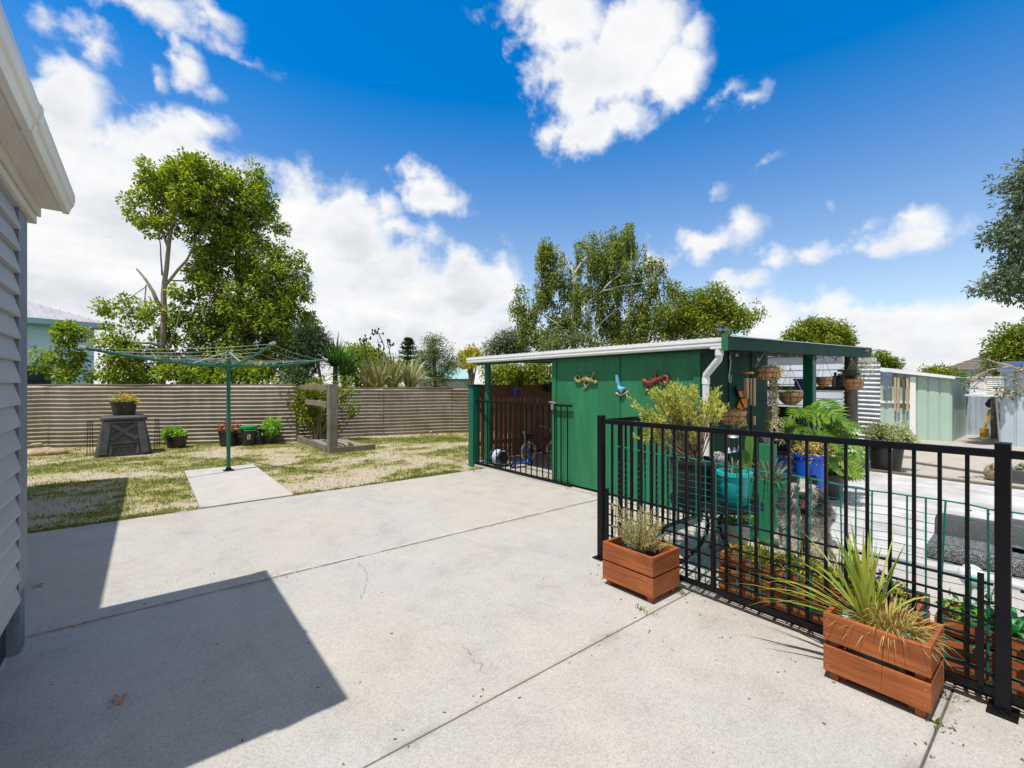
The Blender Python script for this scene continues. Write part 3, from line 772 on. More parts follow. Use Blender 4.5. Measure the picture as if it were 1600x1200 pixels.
# sliding gate in front of the left bay
def bars(root, pts, z0, z1, w, mat, name='bar'):
    me_ = None
    for p_ in pts:
        if me_ is None:
            mb = MB(); off = root_off(root); mb.box(off.x-w/2, off.x+w/2, off.y-w/2, off.y+w/2, off.z+z0, off.z+z1)
            o = mb.build(name, mat, root); me_ = o
        else:
            o = me_.copy(); col.objects.link(o); o.parent = root
        o.location = (p_[0]-off.x, p_[1]-off.y, 0)
GX = 4.745
t = empty('metal_gate', (GX, 5.9, 0), 'thin black metal bar gate across the left bay of the green shed', 'gate')
y0g, y1g = onu(893, GX), 6.98
for z_ in (1.185, .045): MB().bar((GX, y0g, z_), (GX, y1g, z_), .034, .030).build('rail', M['black'], t)
bars(t, [(GX, y) for y in np.linspace(y0g+.08, y1g-.1, 18)], .06, 1.17, .014, M['black'])
mb = MB(); ya = onu(866, GX); mb.tube([(GX-.02, ya-.06, 1.215), (GX-.02, ya+.08, 1.23)], .012, 8); mb.box(GX-.04, GX-.005, ya-.01, ya+.03, 1.12, 1.20, .006); mb.build('latch', M['steel'], t)
t = empty('door_stop', (4.70, 5.2, 0), 'small wooden block stub on the ground below the gate', 'stop')
mb = MB(); q = gp(852, 749); mb.tube([(q.x, q.y, 0), (q.x, q.y, .05)], .03, 10); mb.build('block', M['pale_wood'], t)

# ================================================================== BLACK FENCE, NET, PLANTERS
def panel(label, a, b, posts, spacing=.0965, rods=False, short=(), zt=1.20, name='pool_fence'):
    a = Vector((a[0], a[1], 0)); b = Vector((b[0], b[1], 0)); d = (b-a).normalized(); L = (b-a).length; s = Vector((-d.y, d.x, 0))
    t = empty(name, ((a.x+b.x)/2, (a.y+b.y)/2, 0), label, 'fence', 'black metal bar fence around the dog yard')
    mb = MB(); mb.bar(a+Vector((0, 0, zt-.02)), b+Vector((0, 0, zt-.02)), .032, .036); mb.build('top_rail', M['black'], t)
    mb = MB(); mb.bar(a+Vector((0, 0, .08)), b+Vector((0, 0, .08)), .030, .032); mb.build('bottom_rail', M['black'], t)
    n = int((L-.08)/spacing); st = (L-(n-1)*spacing)/2
    bars(t, [a+d*(st+i*spacing) for i in range(n)], .10, zt-.035, .0155, M['black'])
    if rods:
        for z in (.165, .225, .315, .405, .492, .578):
            mb = MB(); mb.bar(a+d*.03-s*rods+Vector((0, 0, z)), b-d*.005-s*rods+Vector((0, 0, z)), .010, .010); mb.build('rod', M['black'], t)
    for q in short:
        mb = MB(); c = a+d*q-s*(rods or 0)*1.15; mb.bar(c+Vector((0, 0, .10)), c+Vector((0, 0, .62)), .022, .018); mb.build('short_upright', M['black'], t)
    for q in posts:
        mb = MB(); c = Vector((q[0], q[1], 0)); w = .026
        mb.box(c.x-w, c.x+w, c.y-w, c.y+w, 0.012, 1.225, .004); po = mb.build('post', M['black'], t)
        mb = MB(); mb.box(c.x-.062, c.x+.062, c.y-.05, c.y+.05, 0.001, .013, .003)
        for i in (-1, 1):
            mb.tube([(c.x+i*.046, c.y, .012), (c.x+i*.046, c.y, .024)], .010, 6)
        mb.build('foot_plate', M['black'], po)
        mb = MB(); mb.box(c.x-w-.002, c.x+w+.002, c.y-w-.002, c.y+w+.002, 1.2255, 1.233, .002); mb.build('post_cap', M['black_plastic'], po)
    return t
FX = 3.05; FY0, FY1 = .215, 2.57
panel('long black bar fence panel behind the two wooden planters', (FX, FY1-.024), (FX, FY0+.024), [(FX, FY1), (FX, FY0)], rods=.022, short=(.06, .98, 2.262))
panel('short black bar fence panel running back to the shed corner', (FX+.024, FY1), (4.76, FY1), [])
panel('black bar fence panel continuing past the thick end post', (FX, FY0-.024), (FX, -2.106), [(FX, -2.13)], rods=.022, short=(.10,))
for nm, (x, y, z) in (('hinge', (FX-.045, FY1+.01, 1.19)), ('hinge', (FX-.045, FY1+.01, .45))):
    pass
def net(label, pts, zt):
    mb = MB(); R = random.Random(5); tot = 0
    for (a, b) in zip(pts[:-1], pts[1:]):
        a = Vector(a); b = Vector(b); L = (b-a).length; d = (b-a)/L; n = int(L/.072)
        sagv = [R.gauss(0, .006) for _ in range(n+1)]
        def top(i): return zt-.01+.07*max(0, i/n if False else (a.y+d.y*L*i/n)/2.5)+.006*math.sin(i*.7)
        for i in range(n+1):
            q = a+d*(L*i/n)+Vector((sagv[i], 0, 0)); lean = R.gauss(0, .008)
            mb.tube([q+Vector((0, 0, .09)), q+d*lean+Vector((0, 0, .5)), q+Vector((0, 0, top(i)))], .0042, 4, cap=False)
            for j in range(18):
                z = .11+j*.046
                if z < top(i)-.02: mb.ball(tuple(q+d*lean*min(1, z/.5)+Vector((0, 0, z))), .0048, 3)
        for j in range(17):
            z = .11+j*.046
            mb.tube([a+d*(L*i/n)+Vector((sagv[i], 0, z+.002*math.sin(i*1.7))) for i in range(n+1)], .0021, 3, cap=False)
        mb.tube([a+d*(L*i/n)+Vector((sagv[i], 0, top(i))) for i in range(n+1)], .0045, 5)
    o = mb.build('plastic_net', M['net'], None, recalc=False)
    tag(o, label, 'net')
net('dark green plastic mesh net tied along the black fence', [(FX+.026, FY1-.05, 0), (FX+.026, FY0+.05, 0), (FX+.026, -1.2, 0)], .915)

def crate(label, x0, x1, y0, y1, gap, h1, h2, slats2=False):
    """two courses of boards round a box, standing on corner cleats"""
    t = empty('planter_box', ((x0+x1)/2, (y0+y1)/2, 0), label, 'planter', 'oiled wooden planter boxes in front of the black fence')
    zb = .045; th = .022
    for lo, hi in ((zb, zb+h1), (zb+h1+gap, zb+h1+gap+h2)):
        each('long_board', M['planter_wood'], t, [(x0, x0+th, y0, y1, lo, hi), (x1-th, x1, y0, y1, lo, hi)], .003)
        each('end_board', M['planter_end'], t, [(x0+th+.001, x1-th-.001, y0+.001, y0+th, lo, hi-.001), (x0+th+.001, x1-th-.001, y1-th, y1-.001, lo, hi-.001)], .003)
    each('cleat', M['planter_wood'], t, [(sx, sx+.035, sy, sy+.035, .0, zb+h1+gap+h2-.015) for sx, sy in ((x0+th+.001, y0+th+.001), (x1-th-.036, y0+th+.001), (x0+th+.001, y1-th-.036), (x1-th-.036, y1-th-.036))])
    each('foot', M['planter_wood'], t, [(x0+.045, x1-.045, y0+.04, y0+.085, .0, .044), (x0+.045, x1-.045, y1-.085, y1-.04, .0, .044)])
    mb = MB()
    for y in (y0+.018, y1-.018):
        for z in (zb+.03, zb+h1-.03, zb+h1+gap+.03, zb+h1+gap+h2-.03): mb.tube([(x0-.0012, y, z), (x0+.004, y, z)], .0035, 6)
    mb.build('screw_head', M['steel'], t)
    mb = MB(); mb.box(x0+th+.002, x1-th-.002, y0+th+.002, y1-th-.002, .05, .07); mb.build('base', M['planter_wood'], t)
    return t
crate('oiled wooden planter box holding a black pot of dry lavender', 2.665, 2.995, 1.80, 2.235, .012, .132, .132)
crate('oiled wooden planter box with wide slat gap under the spiky flax', 2.69, 3.005, .405, .815, .028, .128, .135)
# lavender in its pot
t = empty('lavender_plant', (2.84, 2.03, .06), 'dry grey green lavender stems in a black pot, standing in the planter box', 'plant')
mb = MB(); mb.lathe((2.84, 2.03, .06), pot(0, .10, .125, .255), 28); mb.build('pot', M['black_plastic'], t, True)
mb = MB(); mb.lathe((2.84, 2.03, .06), [(.001, .205), (.06, .215), (.112, .205)], 20, close=False); mb.build('soil', M['soil'], t, True)
R = np.random.default_rng(21); mb = MB(); tips = []
for i in range(110):
    th = R.uniform(0, 2*PI); r = R.uniform(0, .09); b_ = np.array([2.84+r*math.cos(th), 2.03+r*math.sin(th), .26])
    L_ = R.uniform(.12, .33); tip = b_+np.array([math.cos(th)*R.uniform(.02, .15), math.sin(th)*R.uniform(.02, .22), L_])
    mid_ = (b_+tip)/2+np.array([0, 0, .02]); mb.tube([b_, mid_, tip], [.003, .0025, .0018], 4, cap=False); tips.append((b_, tip))
mb.build('stems', M['lf_straw'], t, recalc=False)
C_ = []; D_ = []
for b_, tip in tips:
    m_ = 26
    f_ = R.uniform(.25, 1.02, (m_, 1)); C_.append(b_*(1-f_)+tip*f_); D_.append(nrm(tip-b_)+R.normal(0, .7, (m_, 3)))
C_ = np.concatenate(C_); D_ = np.concatenate(D_); nL = len(C_)
poly_mesh('foliage', leaves(C_, D_, R.normal(0, 1, (nL, 3)), R.uniform(.014, .030, nL), R.uniform(.0035, .006, nL)), 4, M['lf_lavender'], t)
# flax in the second box
fx, fy = 2.85, .615
t = empty('flax_plant', (fx, fy, .07), 'long green and yellow flax leaves spraying from the nearest planter box', 'plant')
mb = MB(); mb.lathe((fx, fy+.02, .07), pot(0, .11, .125, .235), 24); mb.build('pot', M['shed_green'], t, True)
mb = MB(); mb.lathe((fx, fy+.02, .07), [(.001, .20), (.06, .212), (.112, .19)], 20, close=False); mb.build('soil', M['soil'], t, True)
R = np.random.default_rng(5); n = 50
th = R.uniform(0, 2*PI, n); up = R.uniform(.12, 1.0, n)**.6
lat = np.stack([np.cos(th), np.sin(th), np.zeros(n)], axis=1)
lat = lat*(1.1-up)[:, None]+np.array([0, .22, 0])*R.uniform(.2, 1, (n, 1))
D_ = lat*.8+UP*(.25+up*1.25)[:, None]
V, n_, sg = blades(np.array([fx, fy+.05, .27])+R.normal(0, .012, (n, 3)), D_, R.uniform(.34, .58, n), R.uniform(.014, .028, n), R.uniform(.1, .6, n)*(1.2-up), 6, R)
strip_mesh('long_leaves', V, n_, sg, M['lf_flax_green'], t)
n = 14                                             # the long straggling leaves reaching left over the paving
D_ = np.stack([R.normal(-.15, .35, n), R.uniform(.6, 1.0, n), R.uniform(.05, .75, n)], axis=1)
V, n_, sg = blades(np.array([fx, fy+.06, .28])+R.normal(0, .01, (n, 3)), D_, R.uniform(.40, .60, n), R.uniform(.010, .016, n), R.uniform(.2, .7, n), 6, R)
strip_mesh('straggling_leaves', V, n_, sg, M['lf_spike'], t)
tuft('dry_grass', (fx+.01, fy-.03, .27), 420, .25, .006, M['lf_straw'], t, spread=1.0, droop=.8, r0=.09, seed=3)
tuft('dry_skirt', (fx+.02, fy-.09, .26), 110, .15, .006, M['lf_straw'], t, spread=1.1, droop=1.0, r0=.05, seed=8)
cc = np.array([[fx-.07, fy-.10, .275], [fx-.03, fy-.12, .28], [fx-.06, fy-.04, .27], [fx+.03, fy-.11, .27]]); cn = np.tile(UP, (4, 1))
poly_mesh('succulent', leaf_cloud(cc, cn, 70, .045, .022, .012, R), 4, M['lf_silver'], t)
# inner trough along the fence with flowers and grasses
def trough(label, y0, y1, x0=3.13, x1=3.43):
    t = empty('garden_trough', ((x0+x1)/2, (y0+y1)/2, 0), label, 'planter', 'low wooden troughs inside the dog yard')
    for lo, hi in ((.03, .12), (.135, .225), (.24, .32)):
        each('board', M['planter_wood'], t, [(x0, x0+.02, y0, y1, lo, hi), (x1-.02, x1, y0, y1, lo, hi), (x0+.021, x1-.021, y0, y0+.02, lo, hi), (x0+.021, x1-.021, y1-.02, y1, lo, hi)], .003)
    each('upright', M['planter_wood'], t, [(x, x+.028, y-.02, y+.02, 0, .31) for y in (y0+.06, (y0+y1)/2, y1-.06) for x in (x0+.022, x1-.05)])
    mb = MB(); mb.box(x0+.021, x1-.021, y0+.021, y1-.021, .03, .27); mb.build('soil', M['soil'], t)
    return t
trough('wooden trough of yellow spiky grasses and pansies in front of the dog', .52, 1.58)
trough('wooden trough of bright green strap leaves beside the thick end post', -.70, .46)
for i, (y, lab) in enumerate(((1.36, 'yellow green spiky grass at the table end of the trough'), (1.12, 'yellow green spiky grass growing in front of the dog'), (.92, 'yellow green spiky grass next to the violet pansies'))):
    tag(tuft('spiky_grass', (3.27+.02*i, y, .26), 70, .27+.03*i, .009, M['lf_spike'], None, spread=.75, droop=.6, r0=.06, seed=30+i), lab, 'plant', 'spiky grasses in the trough')
t = empty('pansy', (3.25, .76, .27), 'small violet pansies flowering in the trough', 'flower')
R = np.random.default_rng(9)
cc = np.stack([R.uniform(3.17, 3.36, 26), R.uniform(.62, .86, 26), R.uniform(.29, .36, 26)], axis=1); cn = np.tile(UP, (26, 1))
poly_mesh('foliage', leaf_cloud(cc, cn, 14, .035, .03, .014, R), 4, M['lf_mint'], t)
c2 = cc[:9]+np.array([0, 0, .05]); poly_mesh('blossoms', leaf_cloud(c2, cn[:9], 9, .016, .026, .024, R), 4, M['violet'], t)
t = empty('gazania', (3.28, 1.25, .27), 'low mixed yellow and green bedding plants under the spiky grass', 'flower')
cc = np.stack([R.uniform(3.15, 3.40, 60), R.uniform(.58, 1.52, 60), R.uniform(.27, .36, 60)], axis=1); cn = np.tile(UP, (60, 1))
poly_mesh('foliage', leaf_cloud(cc, cn, 16, .045, .045, .012, R), 4, M['lf_spike'], t)
c2 = cc[:14]+np.array([0, 0, .05]); poly_mesh('blossoms', leaf_cloud(c2, cn[:14], 8, .018, .03, .014, R), 4, M['lf_yellow'], t)
tag(tuft('strap_leaf_plant', (3.30, .20, .25), 46, .26, .030, M['lf_emerald'], None, spread=.8, droop=.9, r0=.05, seed=41), 'emerald strap leaves in the trough below the white ornament', 'plant')
tag(tuft('strap_leaf_plant', (3.28, -.10, .25), 60, .24, .022, M['lf_mint'], None, spread=.9, droop=1.0, r0=.08, seed=42), 'bright green strap leaves in the trough right behind the thick end post', 'plant')
R = np.random.default_rng(19); cc = np.stack([R.uniform(3.17, 3.40, 40), R.uniform(-.6, .45, 40), R.uniform(.27, .36, 40)], axis=1)
plant_of('bedding_plant', 'low leafy bedding plants filling the nearer trough', leaf_cloud(cc, np.tile(UP, (40, 1)), 16, .05, .05, .02, R), M['lf_mint'])
# white ornament and the floor seats
t = empty('garden_ornament', at(1521, 925, 2.72), 'white rounded garden ornament with pale green wing standing among strap leaves', 'ornament')
c = at(1518, 900, 2.72)
mb = MB(); mb.ball((c.x, c.y, c.z), .062, 12, (.8, 1, 1.1)); mb.tube([(c.x, c.y, .27), (c.x, c.y, c.z-.04)], .012, 8); mb.build('body', M['white_flower'], t, True)
mb = MB(); mb.ball((c.x-.045, c.y-.03, c.z-.015), .045, 10, (.35, .9, 1.0)); mb.build('wing', plain('pale mint glaze', (.30, .62, .48), .35, .1, 6), t, True)
def floor_seat(label, px, py, d, rz):
    c = gp(px, py); t = empty('floor_seat', (0, 0, 0), label, 'seat', 'low charcoal floor seats on the deck')
    z0 = .034
    mb = MB(); mb.box(-.05, .42, -.31, .31, z0, z0+.12, .045); mb.build('seat', M['fleck'], t, True)
    mb = MB(); mb.box(.43, .56, -.31, .31, z0, z0+.27, .05)
    mb.v = [(x+(z-z0)*.28, y, z) for x, y, z in mb.v]; mb.build('backrest', M['grey_cloth'], t, True)
    t.location = (c.x, c.y, 0); t.rotation_euler = (0, 0, rz)
    return t
s1 = floor_seat('low charcoal floor seat with flecked cushion left of the thick end post', 1527, 893, 0, math.radians(2))
s2 = floor_seat('low charcoal floor seat with flecked cushion right of the thick end post', 1640, 905, 0, math.radians(-2))

# ================================================================== TABLE AND POTS BY THE SHED CORNER
TX, TY = 3.74, 1.93
t = empty('garden_table', (TX, TY, 0), 'small round black metal table with curved legs and pots on top', 'table')
mb = MB(); mb.lathe((TX, TY, 0), [(.001, .492), (.36, .492), (.375, .498), (.375, .515), (.365, .52), (.001, .52)], 40, close=False); mb.build('tabletop', M['black'], t, True)
for i in range(3):
    a = 2*PI*i/3+.55; ca, sa = math.cos(a), math.sin(a)
    mb = MB(); mb.tube([(TX+ca*r, TY+sa*r, z) for r, z in ((.16, .49), (.075, .42), (.05, .32), (.075, .22), (.15, .12), (.25, .05), (.31, .012), (.33, .012))], .015, 8); mb.build('leg', M['black'], t, True)
mb = MB(); mb.lathe((TX, TY, 0), [(.062, .30), (.066, .305), (.062, .31), (.05, .305)], 20, close=False); mb.build('collar', M['black'], t, True)
def planter(name, label, c, r0, r1, h, mat, group=None, soil=True, cat='pot', n=28):
    t = empty(name, c, label, cat, group)
    mb = MB(); mb.lathe(c, pot(0, r0, r1, h), n); mb.build('pot_wall', mat, t, True)
    if soil: mb = MB(); mb.lathe(c, [(.001, h-.035), (r1*.5, h-.03), (r1-.017, h-.042)], 20, close=False); mb.build('soil', M['soil'], t, True)
    return t
BP = at(1082, 720, 3.98); bp = (BP.x, BP.y, .521)
planter('plant_pot', 'big black plastic pot on the round table', bp, .165, .20, .33, M['black_plastic'])
# brush bush standing in the black pot
R = np.random.default_rng(33); t = empty('flowering_shrub', (bp[0], bp[1], .80), 'wispy yellow green shrub with many thin stems in the black table pot', 'shrub')
mb = MB(); CC = []; DD = []
for i in range(84):
    px = R.normal(1060, 34); py = 600+abs(R.normal(0, 36)); px = min(max(px, 985), 1118)
    py = max(py, 598+abs(px-1066)*.28)
    if i % 9 == 0: px, py = R.uniform(985, 1030), R.uniform(640, 690)
    if i % 28 == 5: px, py = R.uniform(1120, 1142), R.uniform(612, 640)
    tip = np.array(at(px, py, 3.98+R.normal(0, .14))[:]); b_ = np.array([bp[0]+R.normal(0, .04), bp[1]+R.normal(0, .04), .80])
    mid_ = b_*.5+tip*.5+np.array([0, 0, -.02])+R.normal(0, .015, 3)
    pts = [b_, b_*.72+mid_*.28+R.normal(0, .01, 3), mid_, mid_*.5+tip*.5+R.normal(0, .012, 3), tip]
    mb.tube(pts, [.0055, .005, .004, .003, .0018], 5, cap=False)
    m_ = 62; f_ = R.uniform(.30, 1.05, (m_, 1))**.75; CC.append(mid_*(1-f_)+tip*f_+R.normal(0, .012, (m_, 3))); DD.append(nrm(tip-mid_)*1.0+R.normal(0, .55, (m_, 3)))
mb.build('stems', M['twig'], t, recalc=False)
CC = np.concatenate(CC); DD = np.concatenate(DD); nL = len(CC)
poly_mesh('foliage', leaves(CC, DD, R.normal(0, 1, (nL, 3)), R.uniform(.024, .044, nL), R.uniform(.009, .015, nL)), 4, M['lf_brush'], t)
c = at(1122, 716, 3.90); t = MB(); t.ball((c.x, c.y, c.z), .062, 12, (1, 1, .95)); tag(t.build('stone_ball', plain('speckled stone', (.45, .45, .46), .8, .55, 26), None, True), 'speckled grey stone ball beside the shrub in the black pot', 'ornament')
TP = at(1147, 780, 3.70); planter('plant_pot', 'bright teal glazed pot on the right of the round table', (TP.x, TP.y, .521), .095, .125, .27, M['teal'])
tag(tuft('aloe_plant', (TP.x, TP.y, .75), 26, .22, .022, M['lf_silver'], None, spread=.75, droop=.5, r0=.03, seed=51), 'grey green blades rising from the teal pot', 'plant')
tag(tuft('bird_of_paradise', tuple(at(1168, 735, 4.1)), 4, .50, .085, M['lf_yucca'], None, spread=.35, droop=.5, r0=.05, upmin=.7, seed=53), 'broad upright green leaves behind the teal pot', 'plant')
def grounded(px, pyb, name, label, r0, r1, h, mat, **kw):
    c = gp(px, pyb); return (c.x, c.y), planter(name, label, (c.x, c.y, 0.0), r0, r1, h, mat, **kw)
(x, y), _ = grounded(1145, 862, 'plant_pot', 'whitish pot of succulents on the ground under the table', .115, .14, .27, M['grey_wall'])
R = np.random.default_rng(60); cc = np.stack([R.normal(x, .06, 14), R.normal(y, .06, 14), R.uniform(.25, .33, 14)], axis=1)
plant_of('succulent', 'bright green succulents in the whitish pot under the table', leaf_cloud(cc, np.tile(UP, (14, 1)), 18, .05, .05, .02, R), M['lf_mint'])
(x, y), _ = grounded(1170, 838, 'plant_pot', 'tall terracotta pot behind the teal pot', .075, .095, .46, M['terracotta'])
tag(tuft('striped_plant', (x, y, .42), 14, .36, .022, M['lf_spike'], None, spread=.8, droop=1.0, r0=.03, seed=61), 'yellowing arching leaves in the tall terracotta pot', 'plant')
# green post with a little pot, green box, spiky plant in it
q = at(1200, 740, 4.55); t = empty('timber_post', (q.x, q.y, 0), 'square green timber post stub carrying a small grey pot', 'post')
mb = MB(); mb.box(q.x-.062, q.x+.062, q.y-.062, q.y+.062, 0, .905, .006); mb.build('shaft', M['green'], t)
planter('plant_pot', 'small grey pot on top of the square green post', (q.x, q.y, .906), .04, .055, .085, M['steel'])
q = at(1207, 770, 4.35); t = empty('planter_box', (q.x, q.y, 0), 'green painted planter box standing beside the dog', 'planter')
each('side_panel', M['green'], t, [(q.x-.16, q.x+.16, q.y-.15, q.y-.13, .02, .60), (q.x-.16, q.x+.16, q.y+.13, q.y+.15, .02, .60), (q.x-.16, q.x-.14, q.y-.129, q.y+.129, .02, .60), (q.x+.14, q.x+.16, q.y-.129, q.y+.129, .02, .60)], .004)
mb = MB(); mb.box(q.x-.139, q.x+.139, q.y-.129, q.y+.129, .3, .55); mb.build('soil', M['soil'], t)
tag(tuft('grassy_plant', (q.x, q.y+.02, .54), 90, .40, .012, M['lf_silver'], None, spread=.9, droop=.7, r0=.08, seed=63), 'long thin grey green blades in the green painted planter box', 'plant')
# tall blue planter with its plant
(x, y), _ = grounded(1267, 801, 'tall_planter', 'tall glossy blue planter behind the dog', .125, .155, .68, M['blue'], cat='planter')
q = at(1225, 720, 5.6); planter('tub', 'dark blue plastic tub half hidden behind the grassy plant', (q.x, q.y, .02), .16, .19, .62, plain('navy plastic', (.012, .03, .16), .4, .2, 4), cat='tub')
R = np.random.default_rng(64); cc = np.stack([R.normal(x, .07, 16), R.normal(y, .07, 16), R.uniform(.66, .80, 16)], axis=1)
plant_of('dry_plant', 'dry yellowing plant in the tall blue planter', leaf_cloud(cc, np.tile(UP, (16, 1)), 26, .09, .08, .016, R), M['lf_straw'])
# ------------------------------------------------------------------ philodendron: big lobed leaves
def lobed_leaf(c, d, n_, L, W, lobes=8):
    d = Vector(d).normalized(); n_ = Vector(n_); s = d.cross(n_).normalized(); n_ = s.cross(d); c = Vector(c)
    out = []
    def P(t, w, up): return c+d*(t*L)+s*w+n_*(up-.35*L*t*t*.5)
    for i in range(lobes):
        t = (i+.5)/lobes; env = math.sin(PI*min(1, .16+t*.86))**.7*W*.5
        for sd in (-1, 1):
            a0 = P(t-.042, 0, 0); a1 = P(t+.042, 0, 0)
            f = .18+.12*t
            m0 = P(t-.085+f*.5, sd*env*.60, -.012+.03*env); m1 = P(t+.11+f*.42, sd*env*.62, .0+.03*env); tp = P(t+f*1.0, sd*env, -.05*env)
            out.append((a0, m0, tp, m1)); out.append((a0, m0, m1, a1))
    out.append((P(.9, 0, 0), P(.97, -.04*W, 0), P(1.12, 0, -.01), P(.97, .04*W, 0)))
    return out
PB = at(1290, 735, 5.9)
t = empty('philodendron', (PB.x, PB.y, 0), 'large philodendron with glossy deeply lobed leaves beside the shed post', 'plant')
lv = []; st = MB(); R = np.random.default_rng(71)
spec = [(1248, 640, 5.6, .34), (1232, 655, 5.4, .28), (1288, 632, 5.7, .55), (1310, 652, 5.8, .46), (1262, 668, 5.5, .42), (1285, 676, 5.4, .40), (1300, 690, 5.5, .34), (1322, 690, 5.7, .40), (1316, 715, 5.5, .42),
        (1330, 730, 5.4, .36), (1240, 668, 5.9, .34), (1296, 660, 5.9, .42), (1270, 640, 6.0, .34), (1310, 678, 5.9, .38), (1292, 704, 5.8, .34), (1318, 738, 5.7, .34), (1265, 684, 5.8, .34), (1246, 690, 5.5, .30), (1270, 700, 5.4, .28), (1338, 708, 5.9, .34), (1300, 725, 5.4, .34), (1255, 650, 6.1, .34), (1280, 655, 6.2, .36), (1325, 665, 6.2, .36)]
for px, py, d, L in spec:
    c = at(px, py, d); out = Vector((c.x-PB.x, c.y-PB.y, 0)); rt = Vector(RIGHT)*((px-1280)/60.0)
    dr = (rt+Vector(-FWD)*.35+Vector((0, 0, -.18))+Vector(R.normal(0, .15, 3))); nn = Vector((-.35, -.1, 1))+Vector(-FWD)*.55+Vector(R.normal(0, .15, 3))
    lv += lobed_leaf(c-dr.normalized()*L*.25, dr, nn, L*.68, L*.74, 8)
    st.tube([(PB.x, PB.y, .25), tuple((Vector((PB.x, PB.y, .25))+c)/2+Vector((0, 0, .12))), tuple(c-dr.normalized()*L*.2)], [.016, .012, .008], 6, cap=False)
poly_mesh('lobed_leaves', [v[:] for q in lv for v in q], 4, M['lf_philo'], t)
st.build('leaf_stalks', M['lf_mint'], t, True, recalc=False)
planter('plant_pot', 'black pot holding the large philodendron', (PB.x, PB.y, .031), .17, .21, .32, M['black_plastic'])
# potted bush on the right
(x, y), _ = grounded(1384, 736, 'plant_pot', 'large black plastic pot with a round bush on the yard paving', .20, .25, .46, M['black_plastic'])
make_tree('potted_bush', 'pale variegated bush growing in the large black pot', (x, y, .42), [ell(1385, 686, 30, 20, F/136*1.5), ell(1375, 672, 14, 12, F/136*1.5), ell(1408, 675, 12, 12, F/136*1.5), ell(1365, 680, 12, 12, F/136*1.5), ell(1415, 690, 12, 10, F/136*1.5)],
          [[(x, y, .40, .015), (x, y, .6, .012), (x+.05, y, .75, .008)]], leafmat('variegated leaves', [(.09, .13, .04), (.16, .19, .07), (.28, .29, .15), (.34, .34, .22)], .3, .5), M['twig'], 150, 30, .075, .045, .024, 72, cat='bush', tr=.006, trunk='stem', crown='foliage')
q = gp(1592, 754); t = empty('planter_trough', (q.x, q.y, 0), 'grey plastic trough with small succulents behind the thick end post', 'planter')
mb = MB(); mb.prism([(q.x-.16, .0), (q.x+.16, .0), (q.x+.2, .2), (q.x+.17, .2), (q.x+.14, .16), (q.x-.14, .16), (q.x-.17, .2), (q.x-.2, .2)], 1, q.y-.42, q.y+.16); mb.build('box', plain('grey plastic', (.10, .105, .11), .5, .2, 6), t)
cc = np.stack([R.normal(q.x, .07, 26), R.uniform(q.y-.36, q.y+.12, 26), R.uniform(.17, .27, 26)], axis=1)
plant_of('succulent', 'olive and reddish succulents in the grey plastic trough', leaf_cloud(cc, np.tile(UP, (26, 1)), 16, .05, .05, .02, R), M['lf_olive'])
q = gp(1553, 750); mb = MB(); mb.ball((q.x, q.y, .12), .15, 10, (1, .8, .9)); o = mb.build('boulder', M['stone'], None, True); tag(o, 'rounded pinkish boulder at the edge of the deck', 'rock')
for v_ in o.data.vertices: v_.co *= 1+.14*mnoise.noise(v_.co*9)
# a rough timber edge on the far side of the deck
mb = MB(); mb.box(9.53, 9.60, -4.2, 2.25, -.05, .06, .006); mb.box(9.605, 9.66, -3.5, 1.2, -.05, .035, .006); tag(mb.build('timber_edging', M['bed_wood']), 'low timber edging strip along the far side of the bleached deck', 'edging')

# ================================================================== HANGING BASKETS AND ORNAMENTS
def basket(label, px, py0, py1, wpx, u=None, v=None, hook=None, foliage=None, seed=0, chains=True, deep=.5):
    k_ = (px-800)/F
    if v is not None: x = v*(SA+k_*CA)/(CA-k_*SA); y = v
    else: x = u; y = onu(px, u)
    d = SA*x+CA*y; r = wpx*d/F/2; zt = zat(py0, x, y); zb = zat(py1, x, y); h_ = zt-zb
    t = empty('hanging_basket', (x, y, zb), label, 'hanging basket', 'coir lined hanging baskets round the open bay of the shed')
    mb = MB(); prof = [(.012, 0), (r*.5, h_*.10), (r*.82, h_*.42), (r*.97, h_*.8), (r, h_), (r*.90, h_), (r*.7, h_*.82), (.01, h_*.75)]
    mb.lathe((x, y, zb), prof, 22, close=False)
    R2 = random.Random(seed); mb.v = [(a+R2.gauss(0, r*.025), b+R2.gauss(0, r*.025), c+R2.gauss(0, r*.02)) for a, b, c in mb.v]
    mb.build('liner', M['coir'], t, True)
    mb = MB()
    for f_ in (.25, .62, 1.0):
        rr = r*(.70 if f_ == .25 else .93 if f_ == .62 else 1.02); mb.tube([(x+rr*math.cos(a), y+rr*math.sin(a), zb+h_*f_) for a in np.linspace(0, 2*PI, 25)], .0024, 5, cap=False)
    for i in range(9):
        a = 2*PI*i/9; mb.tube([(x+r*q*math.cos(a), y+r*q*math.sin(a), zb+h_*f_) for q, f_ in ((.15, 0), (.55, .1), (.86, .42), (1.0, .8), (1.03, 1.0))], .0021, 4, cap=False)
    mb.build('wire_frame', M['black'], t, recalc=False)
    if chains:
        zh = hook if hook else zr(x)-.05
        mb = MB()
        for i in range(3):
            a = 2*PI*i/3+.4; mb.tube([(x+r*math.cos(a), y+r*math.sin(a), zt), (x, y, min(zt+.32, zh-.06))], .003, 4, cap=False)
        mb.tube([(x, y, min(zt+.32, zh-.06)), (x, y, zh)], .003, 4, cap=False); mb.build('chain', M['steel'], t, recalc=False)
    return x, y, zt, zb, r
